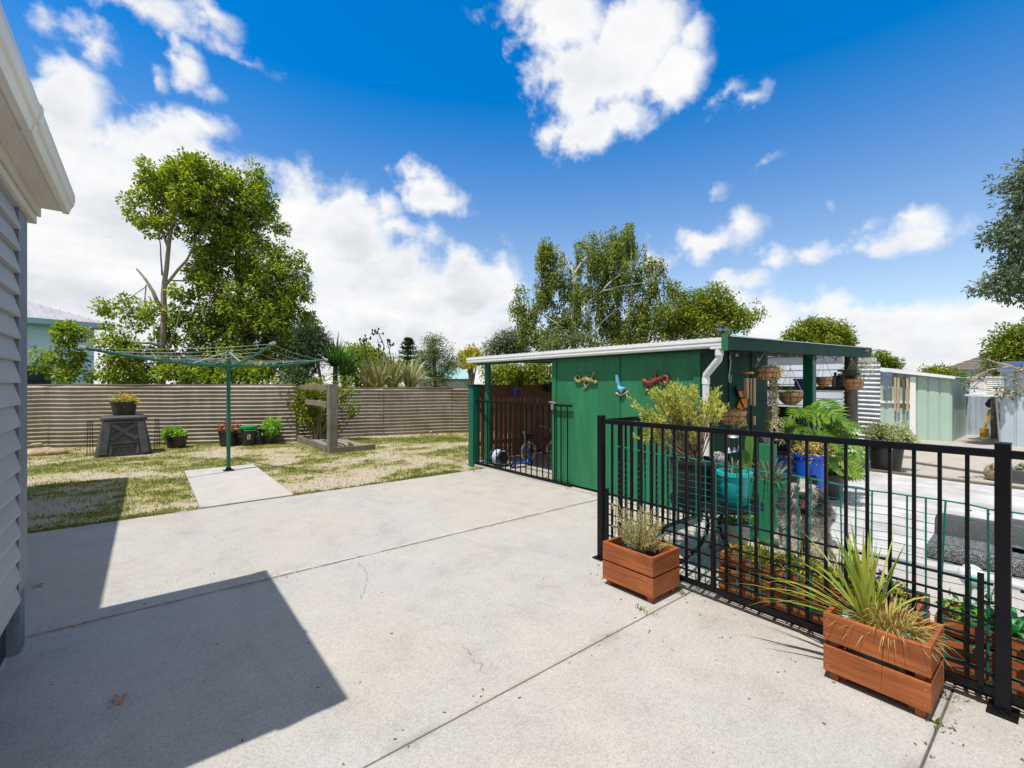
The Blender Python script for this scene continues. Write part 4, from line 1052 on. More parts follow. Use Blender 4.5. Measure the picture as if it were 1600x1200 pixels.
def trailing(name, label, x, y, z, strands, seed, mat, lmin, lmax, spread):
    R = np.random.default_rng(seed); CC = []
    for i in range(strands):
        a = R.uniform(0, 2*PI); L_ = R.uniform(lmin, lmax); n_ = int(L_/.010)
        s_ = np.linspace(0, 1, n_)
        bx = x+spread[0]+math.cos(a)*spread[2]*np.minimum(1, s_*5+.3)+np.cumsum(R.normal(0, .003, n_)); by = y+spread[1]+math.sin(a)*spread[2]*np.minimum(1, s_*5+.3)+np.cumsum(R.normal(0, .003, n_))
        CC.append(np.stack([bx, by, z+.02-s_*L_], axis=1))
    CC = np.repeat(np.concatenate(CC), 2, axis=0); n_ = len(CC)
    D_ = R.normal(0, .6, (n_, 3))+np.array([0, 0, -.7])
    return tag(poly_mesh(name, leaves(CC+R.normal(0, .004, (n_, 3)), D_, R.normal(0, 1, (n_, 3)), R.uniform(.018, .034, n_), R.uniform(.009, .015, n_)), 4, mat, None), label, 'plant')
x, y, zt, zb, r = basket('coir basket with grey trailing succulents hanging from the beam', 1197, 575, 595, 36, v=2.33, seed=1)
trailing('trailing_succulent', 'long grey strings of succulents trailing from the hanging basket to the fence', x, y, zt, 13, 81, M['lf_pearl'], .55, .88, (.10, -.05, .045))
cc = np.stack([R.normal(x+.06, .07, 22), R.normal(y-.03, .05, 22), R.uniform(zt-.02, zt+.06, 22)], axis=1)
plant_of('trailing_succulent', 'mop of pale grey strings over the rim of the upper coir basket', leaf_cloud(cc, np.tile(UP, (22, 1)), 60, .08, .05, .011, R, hang=.6), M['lf_pearl'])
trailing('trailing_succulent', 'loose grey tangle at the lower end of the long succulent strings', x+.09, y-.05, zt-.62, 20, 83, M['lf_pearl'], .1, .32, (.02, -.02, .10))
x, y, zt, zb, r = basket('coir basket with short green tufts hanging in front of the green post', 1235, 613, 633, 35, v=2.34, seed=2)
tag(tuft('grassy_plant', (x, y, zt-.03), 60, .14, .008, M['lf_mint'], None, spread=.9, droop=.9, r0=.06, seed=84), 'short green tuft in the coir basket before the green post', 'plant')
x, y, zt, zb, r = basket('bulky coir basket fixed to the dark green side wall', 1141, 641, 664, 48, v=2.44, seed=3, chains=False)
for i in range(1):
    R = np.random.default_rng(85); cc = np.stack([R.normal(x, .12, 30), R.normal(y-.08, .05, 30), R.uniform(zb, zt, 30)], axis=1)[:12]
    plant_of('dry_moss', 'straggly dry moss hanging out of the bulky wall basket', leaf_cloud(cc, np.tile(-UP, (12, 1)), 26, .05, .05, .006, R), M['lf_straw'])
x, y, zt, zb, r = basket('small coir basket hanging beside the shelf bottles', 1287, 589, 605, 23, v=2.62, seed=4)
x, y, zt, zb, r = basket('coir basket hanging at the weathered pole', 1332, 592, 609, 30, v=2.36, seed=5)
trailing('trailing_succulent', 'short grey strings trailing from the basket at the weathered pole', x, y, zt, 12, 86, M['lf_pearl'], .1, .26, (.02, -.03, .10))
R = np.random.default_rng(87); c = at(1350, 560, 7.75); cc = np.stack([R.normal(c.x, .09, 24), R.normal(c.y, .09, 24), R.uniform(1.72, 2.1, 24)], axis=1)
plant_of('dry_creeper', 'dry grey creeper hanging at the far end of the shed beam', leaf_cloud(cc, np.tile(-UP, (24, 1)), 30, .08, .05, .008, R), M['lf_pearl'])
for q, (px, py, d_, w_, mt, lab, sd) in enumerate(((1334, 589, 7.55, .12, 'lf_silver', 'tufted grey green plant in the basket at the weathered pole', 142),)):
    R = np.random.default_rng(sd); c = at(px, py, d_); cc = np.stack([R.normal(c.x, w_*.5, 26), R.normal(c.y, w_*.5, 26), R.uniform(c.z-.04, c.z+.09, 26)], axis=1)
    plant_of('basket_plant', lab, leaf_cloud(cc, np.tile(UP, (26, 1)), 14, .045, .05, .016, R), M[mt])
# festoon wire under the beam, and oddments lying in the yard
t = empty('string_lights', (7.0, 2.36, 1.8), 'dark drooping wire of small lamps under the shed beam', 'string lights')
R = np.random.default_rng(131); hk = [4.9, 5.35, 5.95, 6.4, 7.1, 7.9, 8.7, 9.4]; pw = []
for a, b in zip(hk[:-1], hk[1:]):
    for q in np.linspace(0, 1, 7)[:-1]: pw.append(Vector((a+(b-a)*q, 2.37+.03*math.sin(a*9+q*5), zr(a)-.09-.34*q*(1-q)*R.uniform(.5, 1.2))))
mb = MB(); mb.tube(pw, .005, 5); mb.build('wire', M['black_plastic'], t, True, recalc=False)
for q in pw[3::6]: MB().ball((q.x, q.y, q.z-.025), .018, 6, (1, 1, 1.3)).build('bulb', M['line'], t, True)
for (px0, py0, px1, py1, wd, lab, mt) in ((1375, 711, 1424, 716, .22, 'flat pale metal offcut lying on the yard paving by the bush pot', 'steel'), (1428, 724, 1548, 742, .10, 'weathered plank lying along the yard paving beyond the deck', 'bed_wood'), (1470, 707, 1530, 704, .06, 'thin batten lying on the yard paving before the sage shed', 'bed_wood')):
    a, b = gp(px0, py0), gp(px1, py1); tag(MB().bar(a+Vector((0, 0, .018)), b+Vector((0, 0, .018)), wd, .03).build('yard_offcut', M[mt]), lab, 'offcut')
# wind chimes
def bvx(px, v): k_ = (px-800)/F; return v*(SA+k_*CA)/(CA-k_*SA)
x, y = bvx(1169, 2.34), 2.34; d = SA*x+CA*y
t = empty('wind_chime', (x, y, zat(640, x, y)), 'bamboo wind chime with four pale tubes below an orange disc', 'wind chime')
mb = MB(); mb.lathe((x, y, zat(584, x, y)), [(.001, 0), (.06, 0), (.06, .02), (.001, .02)], 18, close=False); mb.build('disc', M['orange'], t)
for i, (px, a, b) in enumerate(((1163, 591, 622), (1168.5, 591, 620), (1174, 591, 634), (1177, 591, 633))):
    xx = bvx(px, 2.34); yy = 2.34+(-.03, .03, -.03, .035)[i]; mb = MB(); mb.tube([(xx, yy, zat(b, x, y)), (xx, yy, zat(a, x, y))], .017, 10); mb.build('tube', M['bamboo'], t, True)
mb = MB(); mb.tube([(x, y, zat(584, x, y)), (x, y, zr(x)-.06)], .003, 4)
for px in (1163, 1177): mb.tube([(bvx(px, 2.34), y, zat(591, x, y)), (bvx(px, 2.34), y, zat(583, x, y))], .002, 4)
mb.build('string', M['black'], t); mb = MB(); mb.box(x+.05, x+.075, y-.05, y-.03, zat(664, x, y), zat(650, x, y)); mb.build('sail', M['bamboo'], t)
x, y = bvx(1146, 2.30), 2.30; t = empty('wind_chime', (x, y, zat(705, x, y)), 'little wind chime of three silver bells below the wall basket', 'wind chime')
mb = MB(); mb.lathe((x, y, zat(683, x, y)), [(.07, 0), (.06, .015), (.03, .028), (.001, .032)], 18, close=False); mb.build('dome', M['steel'], t, True)
mb = MB(); mb.tube([(x, y, zat(683, x, y)+.03), (x, y, zat(664, x, y))], .002, 4)
for px in (1139, 1147, 1154): mb.tube([(bvx(px, 2.30), y, zat(697, x, y)), (bvx(px, 2.30), y, zat(683, x, y))], .0015, 4)
mb.build('string', M['steel'], t)
for px in (1139, 1147, 1154): mb = MB(); mb.lathe((bvx(px, 2.30), y, zat(706, x, y)), [(.028, 0), (.018, .02), (.010, .045), (.001, .055)], 12, close=False); mb.build('bell', M['steel'], t, True)
# butterfly on the side wall
t = empty('butterfly_ornament', (bvx(1157, 2.60), 2.60, zat(640, 5.4, 2.6)), 'orange and black butterfly ornament on the dark side wall', 'ornament')
def side(px, py, v=2.60): x_ = bvx(px, v); return (x_, v, zat(py, x_, v))
for poly, nm, mt in (([(1155, 622), (1150, 607), (1153, 602), (1160, 606), (1164, 618)], 'upper_wing', 'black'), ([(1156, 624), (1168, 622), (1168, 636), (1160, 640), (1152, 636)], 'lower_wing', 'orange'), ([(1153, 612), (1160, 611), (1162, 620), (1156, 621)], 'wing_patch', 'orange')):
    vs_ = [side(*q, v=2.585 if nm == 'wing_patch' else 2.60) for q in poly]; mb = MB(); n_ = len(vs_)
    mb.add(vs_+[(a, b+.008, c) for a, b, c in vs_], [tuple(range(n_)), tuple(range(2*n_-1, n_-1, -1))]+[(i, (i+1) % n_, n_+(i+1) % n_, n_+i) for i in range(n_)]); mb.build(nm, M[mt], t)
mb = MB(); mb.tube([side(1151, 607, 2.59), side(1158, 628, 2.59), side(1164, 640, 2.59)], [.006, .010, .004], 8); mb.build('body', M['black'], t)
mb = MB(); mb.tube([side(1143, 552, 2.33), side(1140, 556, 2.33), side(1142, 565, 2.33), side(1139, 588, 2.33), side(1139, 596, 2.33), side(1141, 598, 2.33), side(1142.5, 594, 2.33), side(1142, 586, 2.33)], .005, 6); tag(mb.build('steel_hook', M['steel'], None, True), 'long bent steel hook hanging under the beam end', 'hook')
# bottles and box on the shelf
def shelf_pt(px): y_ = onu(px, 9.57); return (9.57, y_, 1.461)
for px, top, r_, lab, m_, cap in ((1305, 582, .055, 'grey bottle with dark cap, left on the shelf', 'grey_wall', 'black_plastic'), (1311, 584, .06, 'blue label bottle with white cap in the middle of the shelf', 'blue_mid', 'white'), (1318.5, 578, .05, 'black spray bottle on the shelf nearest the pole', 'grey_wall', 'black_plastic')):
    c = shelf_pt(px); h_ = zat(top, c[0], c[1])-1.461; t = empty('bottle', c, lab, 'bottle', 'bottles on the potting shelf')
    mb = MB(); mb.lathe(c, [(r_*.9, 0), (r_, .01), (r_, h_*.6), (r_*.85, h_*.7), (r_*.35, h_*.8), (r_*.35, h_*.86)], 14); mb.build('body', M[m_], t, True)
    mb = MB(); mb.lathe((c[0], c[1], c[2]+h_*.86), [(r_*.42, 0), (r_*.42, h_*.14), (.001, h_*.15)], 12, close=False)
    if 'spray' in lab: mb.box(c[0]-.02, c[0]+.02, c[1]-.02, c[1]+.09, c[2]+h_*.90, c[2]+h_*1.0)
    mb.build('cap', M[cap], t)
c = (9.57, onu(1252, 9.57), 1.461); mb = MB(); mb.box(9.51, 9.63, c[1]-.12, c[1]+.10, 1.461, 1.56, .01); mb.box(9.50, 9.64, c[1]-.14, c[1]+.12, 1.561, 1.60, .01); tag(mb.build('storage_box', M['blue_mid']), 'small blue plastic box with lid on the potting shelf', 'box')
# ornaments on the front wall
def wall(px, py, out=.018): y_ = onu(px, SX); return (SX-out, y_, zat(py, SX, y_))
def gecko(label, mat, body, tail, legs, head):
    t = empty('gecko_ornament', wall(*body[1]), label, 'ornament', 'metal geckos on the shed wall')
    mb = MB(); n_ = len(body); mb.tube([wall(*q) for q in body], [.022+.016*math.sin(PI*i/(n_-1)) for i in range(n_)], 8); mb.ball(wall(*head, out=.022), .030, 8, (.6, 1.2, .9)); mb.build('body', mat, t, True)
    mb = MB(); n_ = len(tail); mb.tube([wall(*q) for q in tail], [.018*(1-i/n_)+.005 for i in range(n_)], 7); mb.build('tail', mat, t, True)
    for lg in legs:
        mb = MB(); mb.tube([wall(*q) for q in lg], [.013, .011, .009], 6)
        e = lg[-1]
        for da, db in ((-3, -2), (0, -3), (3, -1)): mb.tube([wall(*e), wall(e[0]+da, e[1]+db*(1 if lg[0][1] > e[1] else -1))], [.007, .009], 5)
        mb.build('leg', mat, t, True)
sp = lambda cx, cy, r0, a0, a1, n_: [(cx+r0*(1-.75*i/n_)*math.cos(a0+(a1-a0)*i/n_), cy+r0*(1-.75*i/n_)*math.sin(a0+(a1-a0)*i/n_)) for i in range(n_+1)]
gecko('pale brass gecko with a curled tail on the left wall panel', M['verdigris'], [(910, 594), (917, 592), (923, 594), (929, 597)], [(911, 594), (906, 596)]+sp(905, 590, 6, 1.6, 7.2, 14), [[(925, 593), (927, 587), (930, 584)], [(915, 592), (916, 588), (920, 587)], [(916, 594), (914, 599), (916, 604)], [(924, 596), (922, 599), (920, 600)]], (932, 597))
gecko('rusty red gecko with a curled tail on the right wall panel', M['rust_red'], [(1010, 597), (1017, 599), (1024, 596), (1031, 592)], [(1031, 592), (1037, 590)]+sp(1040, 594, 7, -1.6, 3.6, 14), [[(1026, 594), (1025, 587), (1026, 584)], [(1014, 597), (1018, 592), (1022, 592)], [(1016, 600), (1012, 604), (1011, 608)], [(1030, 593), (1033, 598), (1036, 600)]], (1008, 595))
t = empty('bird_ornament', wall(972, 605), 'blue bird ornament perched on a driftwood twig between the geckos', 'ornament')
mb = MB(); mb.tube([wall(964, 614), wall(970, 617), wall(977, 615), wall(983, 612)], [.012, .018, .014, .010], 8); mb.tube([wall(979, 614), wall(984, 609)], [.010, .006], 6); mb.build('perch', M['pale_wood'], t, True)
mb = MB(); mb.tube([wall(968, 602, .03), wall(971, 607, .035), wall(975, 609, .035), wall(979, 606, .03)], [.018, .036, .034, .016], 9); mb.build('body', M['sky_blue'], t, True)
mb = MB(); mb.tube([wall(970, 604, .03), wall(967, 595, .03), wall(966, 586, .028)], [.020, .026, .020], 8); mb.build('tail', M['sky_blue'], t, True)
mb = MB(); mb.ball(wall(974, 610, .045), .026, 8, (.6, 1, 1)); mb.build('breast', M['white_flower'], t, True)
# solar lamp on the gutter corner
q = (4.70, 2.33, 2.005); t = empty('solar_lamp', q, 'small black solar lamp fixed on the gutter corner', 'lamp')
mb = MB(); mb.box(4.66, 4.74, 2.29, 2.37, 1.992, 2.01); mb.tube([(4.70, 2.33, 2.01), (4.70, 2.33, 2.06)], .012, 8); mb.build('bracket', M['black_plastic'], t)
mb = MB(); mb.prism([(4.64, 2.085), (4.76, 2.06), (4.765, 2.075), (4.645, 2.10)], 1, 2.27, 2.39); mb.build('solar_panel', plain('dark blue cell', (.01, .02, .08), .15, .2, 6), t)

# ================================================================== LEFT BAY: hose reel, scooter, bicycle, purple pot
hx, hy = 4.98, 6.55
t = empty('hose_reel', (hx, hy, .015), 'hose reel of white and blue hose with black spoked ends', 'hose reel')
for y in (hy-.12, hy+.12):
    mb = MB(); mb.tube([(hx+.15*math.cos(a), y, .175+.15*math.sin(a)) for a in np.linspace(0, 2*PI, 29)], .014, 7, cap=False)
    for i in range(6): a = 2*PI*i/6; mb.tube([(hx, y, .175), (hx+.15*math.cos(a), y, .175+.15*math.sin(a))], .010, 6)
    mb.tube([(hx, y-.02, .175), (hx, y+.02, .175)], .04, 12); mb.build('end_wheel', M['black_plastic'], t, True)
mb = MB()
for i in range(8): yy = hy-.095+i*.027; mb.tube([(hx+(.118+.004*(i % 2))*math.cos(a), yy, .175+(.118+.004*(i % 2))*math.sin(a)) for a in np.linspace(0, 2*PI, 25)], .013, 7, cap=False)
mb.build('hose', M['rope_white'], t, True, recalc=False)
mb = MB(); mb.tube([(hx, hy-.11, .175), (hx, hy+.11, .175)], .10, 16); mb.build('drum', M['black_plastic'], t, True)
def wheel(t, cx, cy, cz, r, tyre, rimm, ax=(0, 1, 0), w=.02, name='wheel'):
    ax = Vector(ax).normalized(); e1 = ax.cross(Vector((0, 0, 1))).normalized(); e2 = Vector((0, 0, 1)); c = Vector((cx, cy, cz))
    ring = lambda rr: [c+e1*rr*math.cos(a)+e2*rr*math.sin(a) for a in np.linspace(0, 2*PI, 33)]
    mb = MB(); mb.tube([c-ax*.03, c+ax*.03], .018, 10); o = mb.build(name, M['steel'], t, True)
    mb = MB(); mb.tube(ring(r-w), w, 8, cap=False); mb.build('tyre', tyre, o, True, recalc=False)
    mb = MB(); mb.tube(ring(r-w*2.1), w*.4, 6, cap=False)
    for i in range(12): a = 2*PI*i/12; mb.tube([c, c+(e1*math.cos(a)+e2*math.sin(a))*(r-w*2)], .0025, 4, cap=False)
    mb.build('rim', rimm, o, True, recalc=False)
    return c
t = empty('scooter', (5.25, 6.25, .015), 'small blue push scooter with a grey T handlebar', 'scooter')
wheel(t, 5.02, 6.22, .075, .06, M['black_plastic'], M['steel'], (0, 1, 0), .014); wheel(t, 5.44, 6.25, .075, .06, M['black_plastic'], M['steel'], (0, 1, 0), .014)
mb = MB(); mb.box(4.99, 5.36, 6.19, 6.29, .075, .10, .006); mb.build('deck', M['blue_mid'], t)
mb = MB(); mb.tube([(5.45, 6.25, .08), (5.41, 6.25, .22), (5.34, 6.25, .45)], [.02, .022, .018], 10); mb.tube([(5.36, 6.24, .09), (5.42, 6.25, .18)], .016, 8); mb.build('neck', M['blue_mid'], t, True)
mb = MB(); mb.tube([(5.34, 6.25, .44), (5.285, 6.25, .655)], .012, 10); mb.build('steering_tube', M['steel'], t, True)
mb = MB(); mb.tube([(5.27, 6.40, .645), (5.285, 6.25, .66), (5.30, 6.10, .672)], .012, 8); mb.build('handlebar', M['black_plastic'], t, True)
t = empty('bicycle', (6.0, 6.55, .015), 'plum coloured child bicycle with white tyres', 'bicycle')
w1 = wheel(t, 5.70, 6.60, .205, .19, M['tyre_white'], M['steel'], (.05, 1, 0), .022); w2 = wheel(t, 6.30, 6.50, .205, .19, M['tyre_white'], M['steel'], (.25, 1, 0), .022)
F_ = lambda s_, z_: (5.70+.6*s_, 6.60-.1*s_, z_)
mb = MB()
for a, b in (((0, .205), (.42, .20)), ((.42, .20), (.30, .43)), ((0, .205), (.30, .42)), ((.42, .20), (.86, .44)), ((.32, .34), (.86, .48))): mb.tube([F_(*a), F_(*b)], .015, 8)
mb.tube([F_(1.0, .205), F_(.90, .40), F_(.84, .56)], .014, 8); mb.build('frame', M['magenta'], t, True)
mb = MB(); mb.tube([F_(.30, .43), F_(.27, .50)], .012, 8); mb.ball(F_(.24, .515), .07, 8, (1.3, .8, .35)); mb.build('saddle', M['purple'], t, True)
mb = MB(); a = Vector(F_(.82, .60)); mb.tube([a+Vector((-.10, -.22, .06)), a+Vector((0, -.12, .05)), a, a+Vector((.02, .12, .05)), a+Vector((-.08, .22, .06))], .012, 8); mb.tube([F_(.84, .55), a], .012, 8); mb.build('handlebar', M['steel'], t, True)
mb = MB(); mb.tube([F_(.42, .20)]+[tuple(Vector(F_(.42, .20))+Vector((.08, -.06, -.03)))], .008, 6); mb.box(6.0, 6.08, 6.44, 6.50, .15, .17); mb.lathe((5.95, 6.50, .2), [(.001, -.005), (.06, -.005), (.06, .005)], 14, close=False); mb.build('pedal', M['black_plastic'], t)
mb = MB(); mb.box(5.56, 5.78, 6.54, 6.66, .44, .54, .02); mb.build('carrier_bag', M['black_plastic'], t)
q = bvx(804, 7.12); planter('hanging_pot', 'purple plastic pot hung on the brown paling fence', (q, 7.08, 1.275), .075, .10, .17, M['purple'])
R = np.random.default_rng(91); cc = np.stack([R.normal(q, .16, 40), R.normal(7.10, .08, 40), R.uniform(1.42, 1.70, 40)], axis=1)
plant_of('potted_herb', 'leafy green plant in the purple pot on the brown fence', leaf_cloud(cc, np.tile(UP, (40, 1)), 18, .09, .06, .035, R), M['lf_lime'])
q = bvx(858, 7.12); planter('hanging_pot', 'dark pot hung on the brown fence close to the shed wall', (q, 7.08, 1.33), .09, .12, .19, M['black_plastic'])
# ================================================================== LAWN THINGS
# rotary clothes line
cb = gp(357, 736); cb.z = 0
t = empty('clothes_line', cb, 'blue green rotary clothes line standing in the lawn slab', 'clothes line')
mb = MB(); mb.tube([cb, cb+Vector((0, 0, 2.09))], .030, 14); mb.build('pole', M['teal_post'], t, True)
mb = MB(); mb.box(cb.x-.08, cb.x+.08, cb.y-.08, cb.y+.08, -.002, .02, .004); mb.tube([cb, cb+Vector((0, 0, .06))], .045, 12); mb.build('ground_socket', M['black'], t)
hubz = 1.80
mb = MB(); mb.tube([cb+Vector((0, 0, hubz-.07)), cb+Vector((0, 0, hubz+.07))], .048, 14); mb.build('hub', M['teal_post'], t, True)
axw = Vector((*uv(1.02, 1.568), 0)); ayw = Vector((*uv(1.568, -1.02), 0))
tips = [cb+a+Vector((0, 0, z_)) for a, z_ in ((axw, 2.0), (ayw*.74, 2.13), (-axw, 2.0), (-ayw*.9, 2.03))]; hubc = cb+Vector((0, 0, hubz))
def arm_pt(i, f): return hubc.lerp(tips[i % 4], f)
for i in range(4):
    mb = MB(); a = hubc; b = tips[i]
    m1 = a.lerp(b, .5)-Vector((0, 0, .045)); mb.tube([a, a.lerp(b, .25)-Vector((0, 0, .035)), m1, a.lerp(b, .75)-Vector((0, 0, .035)), b], .021, 9)
    mb.build('arm', M['teal_post'], t, True)
    mb = MB(); mb.tube([cb+Vector((0, 0, 2.06)), a.lerp(b, .30)-Vector((0, 0, .03))], .009, 6); mb.build('stay', M['line'], t, True)
    mb = MB(); d = (b-a).normalized(); mb.tube([b-d*.02, b+d*.05], .027, 8); mb.build('arm_tip', M['line'], t, True)
mb = MB()
for f in (.46, .64, .82, .985):
    for i in range(4):
        p0 = arm_pt(i, f)+Vector((0, 0, .0)); p1 = arm_pt(i+1, f); L_ = (p1-p0).length
        if i == 3 and f < .5: pass
        mb.tube([p0.lerp(p1, q)-Vector((0, 0, .05*L_/2.6*4*q*(1-q))) for q in np.linspace(0, 1, 7)], .0022, 4, cap=False)
mb.build('lines', M['line'], t, recalc=False)
# compost bin
cbn = gp(194, 706.5); cx, cy = cbn.x, cbn.y
t = empty('compost_bin', (cx, cy, -.02), 'black plastic compost bin with crossed panel below the large pot', 'compost bin')
ang = math.atan2(*(-np.array(uv(0, 1)))[::-1])        # the front looks at the patio
fw = Vector((-cx, -cy, 0)).normalized(); rt = Vector((-fw.y, fw.x, 0))
def cbp(x, y, z): return (Vector((cx, cy, -.02))+rt*x+fw*y+Vector((0, 0, z)))[:]
mb = MB()
rings = []
for z, w, rr in ((0, .47, .12), (.05, .47, .12), (.72, .355, .11), (.76, .39, .12), (.80, .39, .12), (.84, .32, .10)):
    ring = []
    for sx, sy, a0 in ((1, 1, 0), (-1, 1, PI/2), (-1, -1, PI), (1, -1, 1.5*PI)):
        for a in np.linspace(a0, a0+PI/2, 4): ring.append(cbp(sx*(w-rr)+rr*math.cos(a), sy*(w-rr)+rr*math.sin(a), z))
    rings.append(ring)
k = 16
for r_ in rings: mb.v += r_
for i in range(len(rings)-1):
    for j in range(k): mb.f.append((i*k+j, i*k+(j+1) % k, (i+1)*k+(j+1) % k, (i+1)*k+j))
mb.f.append(tuple(range((len(rings)-1)*k, len(rings)*k))); mb.build('body', M['bin_plastic'], t)
def fr(z): return .47-.115*(z-.05)/.67
mb = MB()
for s_ in (-1, 1):
    mb.bar(cbp(s_*.345, fr(.06)+.02, .05), cbp(s_*.27, fr(.70)+.02, .71), .13, .05, up=fw[:])
mb.bar(cbp(-.30, fr(.70)+.012, .705), cbp(.30, fr(.70)+.012, .705), .04, .07, up=fw[:]); mb.build('corner_rib', M['bin_plastic'], t)
mb = MB(); mb.bar(cbp(-.22, fr(.34)+.012, .34), cbp(.20, fr(.66)+.012, .66), .075, .05, up=fw[:]); mb.bar(cbp(.22, fr(.34)+.013, .34), cbp(-.20, fr(.66)+.013, .66), .075, .05, up=fw[:]); mb.build('crossed_panel', M['bin_plastic'], t)
mb = MB(); mb.bar(cbp(-.24, fr(.27)+.015, .275), cbp(.24, fr(.27)+.015, .275), .05, .05, up=fw[:])
for s_ in (-1, 1): mb.bar(cbp(s_*.22, fr(.06)+.01, .03), cbp(s_*.22, fr(.26)+.01, .25), .05, .04, up=fw[:])
mb.bar(cbp(-.20, fr(.15)+.006, .05), cbp(-.20, fr(.15)+.006, .05001), .01, .01)
mb.bar(cbp(-.19, fr(.14)+.006, .20), cbp(.19, fr(.14)+.006, .20), .03, .04, up=fw[:]); mb.build('hatch', M['bin_plastic'], t)
pc = (cx, cy, .822); planter('plant_pot', 'large black pot standing on top of the compost bin', pc, .19, .225, .29, M['black_plastic'])
R = np.random.default_rng(101); n_ = 40; cc = np.stack([R.normal(cx, .10, n_), R.normal(cy, .10, n_), R.uniform(1.08, 1.27, n_)], axis=1)
t = empty('potted_flower', (cx, cy, 1.08), 'sparse yellow and orange plant in the pot on the compost bin', 'plant')
poly_mesh('foliage', leaf_cloud(cc, np.tile(UP, (n_, 1)), 10, .08, .07, .018, R), 4, M['lf_spike'], t)
poly_mesh('blossoms', leaf_cloud(cc[:14]+np.array([.05, 0, .02]), np.tile(UP, (14, 1)), 6, .05, .05, .03, R), 4, leafmat('orange petals', [(.45, .16, .03), (.5, .25, .05)], .3), t)
tuft('stalks', (cx, cy, 1.06), 30, .26, .006, M['lf_olive'], t, spread=.6, droop=.3, r0=.12, seed=5)
for dx in (-.55, .57):                                  # wire plant supports either side of the bin
    mb = MB()
    for q in (-.05, .0, .05): mb.tube([cbp(dx+q, .05, 0), cbp(dx+q*.6, .05, .74)], .007, 5)
    for z in (.2, .45, .7): mb.tube([cbp(dx-.06, .05, z), cbp(dx+.06, .05, z)], .006, 5)
    tag(mb.build('wire_plant_support', M['black_plastic']), 'black wire plant support standing left of the compost bin' if dx < 0 else 'black wire plant support standing right of the compost bin', 'plant support')
# pots along the fence
(x, y), _ = grounded(276, 698, 'plant_pot', 'black pot with a bright green herb beside the compost bin', .18, .22, .26, M['black_plastic'])
make_tree('potted_herb', 'bright green bushy herb in the black pot beside the compost bin', (x, y, .22), [ell(268, 677, 12, 8, 10.9), ell(280, 680, 8, 6, 10.9)], [], M['lf_mint'], None, 34, 26, .10, .09, .04, 102, cat='plant', crown='foliage')
(x, y), _ = grounded(356, 695, 'plant_pot', 'dark pot with reddish plant behind the clothes line pole', .17, .20, .34, M['black_plastic'])
make_tree('reddish_plant', 'sparse reddish plant in the dark pot behind the clothes line pole', (x, y, .3), [ell(350, 667, 9, 9, 11.2), ell(364, 668, 6, 8, 11.2)], [], M['lf_red'], None, 26, 14, .12, .09, .025, 103, cat='plant', crown='foliage')
q = gp(389, 694.5); x, y = q.x, q.y
t = empty('food_waste_bin', (x, y, -.02), 'small black food waste bin with bright green lid', 'bin')
mb = MB(); mb.lathe((x, y, -.02), [(.13, 0), (.145, .02), (.185, .40), (.19, .42)], 4*5, 1.0, 1.0); mb.build('body', M['black_plastic'], t, True)
mb = MB(); mb.lathe((x, y, -.02), [(.20, .42), (.205, .44), (.20, .475), (.17, .49), (.001, .495)], 20, close=False); mb.tube([(x-.12, y-.17, .40), (x-.12, y-.21, .36), (x+.12, y-.21, .36), (x+.12, y-.17, .40)], .012, 6); mb.build('lid', M['lid_green'], t, True)
fd = Vector((-x, -y, 0)).normalized(); sd_ = Vector((-fd.y, fd.x, 0)); c0 = Vector((x, y, .20))+fd*.172
mb = MB()
for a, b in (((-.035, .05), (.035, .05)), ((.035, .05), (0, .015)), ((-.035, .0), (.03, .0)), ((-.03, -.03), (-.03, .03)), ((-.035, -.045), (.035, -.045)), ((.03, -.03), (.03, .0))): mb.bar(c0+sd_*a[0]+Vector((0, 0, a[1]))+fd*.004, c0+sd_*b[0]+Vector((0, 0, b[1]))+fd*.008, .014, .010)
mb.build('white_mark', M['label_white'], t)
(x, y), _ = grounded(420, 691, 'plant_pot', 'black pot with a leafy plant between the green lid bin and the garden bed', .21, .24, .36, M['black_plastic'])
make_tree('leafy_plant', 'leafy green plant in the pot between the green lid bin and the garden bed', (x, y, .3), [ell(420, 668, 11, 9, 11.5), ell(430, 662, 6, 6, 11.5)], [], M['lf_mint'], None, 30, 18, .12, .10, .04, 104, cat='plant', crown='foliage')
for i, (px, lab) in enumerate(((376, 'dark coiled garden hose pile left of the green lid bin'), (403, 'dark coiled garden hose pile right of the green lid bin'))):
    q = gp(px, 693); mb = MB()
    for j in range(6): mb.tube([(q.x+.11*math.cos(a), q.y+.11*math.sin(a), .0+j*.055+.004*math.sin(3*a)) for a in np.linspace(0, 2*PI, 19)], .020, 6, cap=False)
    tag(mb.build('coiled_hose', M['bin_plastic'], None, True, recalc=False), lab, 'hose')
for i, (px, py, r_, lab) in enumerate(((62, 709, .26, 'flat tan stone lying left on the lawn at the fence foot'), (85, 708, .20, 'second tan stone lying beside the flat one on the lawn'), (57, 703, .10, 'small pale stone on top of the flat tan stones'), (673, 676, .05, 'tiny pale stone at the foot of the far fence'))):
    q = gp(px, py); mb = MB(); mb.ball((q.x, q.y, .02+(.10 if i == 2 else 0)), r_, 10, (1.1, .8, .42)); o = mb.build('stone', M['stone'], None, True); tag(o, lab, 'stone')
    for v_ in o.data.vertices: v_.co *= 1+.2*mnoise.noise(v_.co*(2.2/r_)+Vector((i*7, 0, 0)))
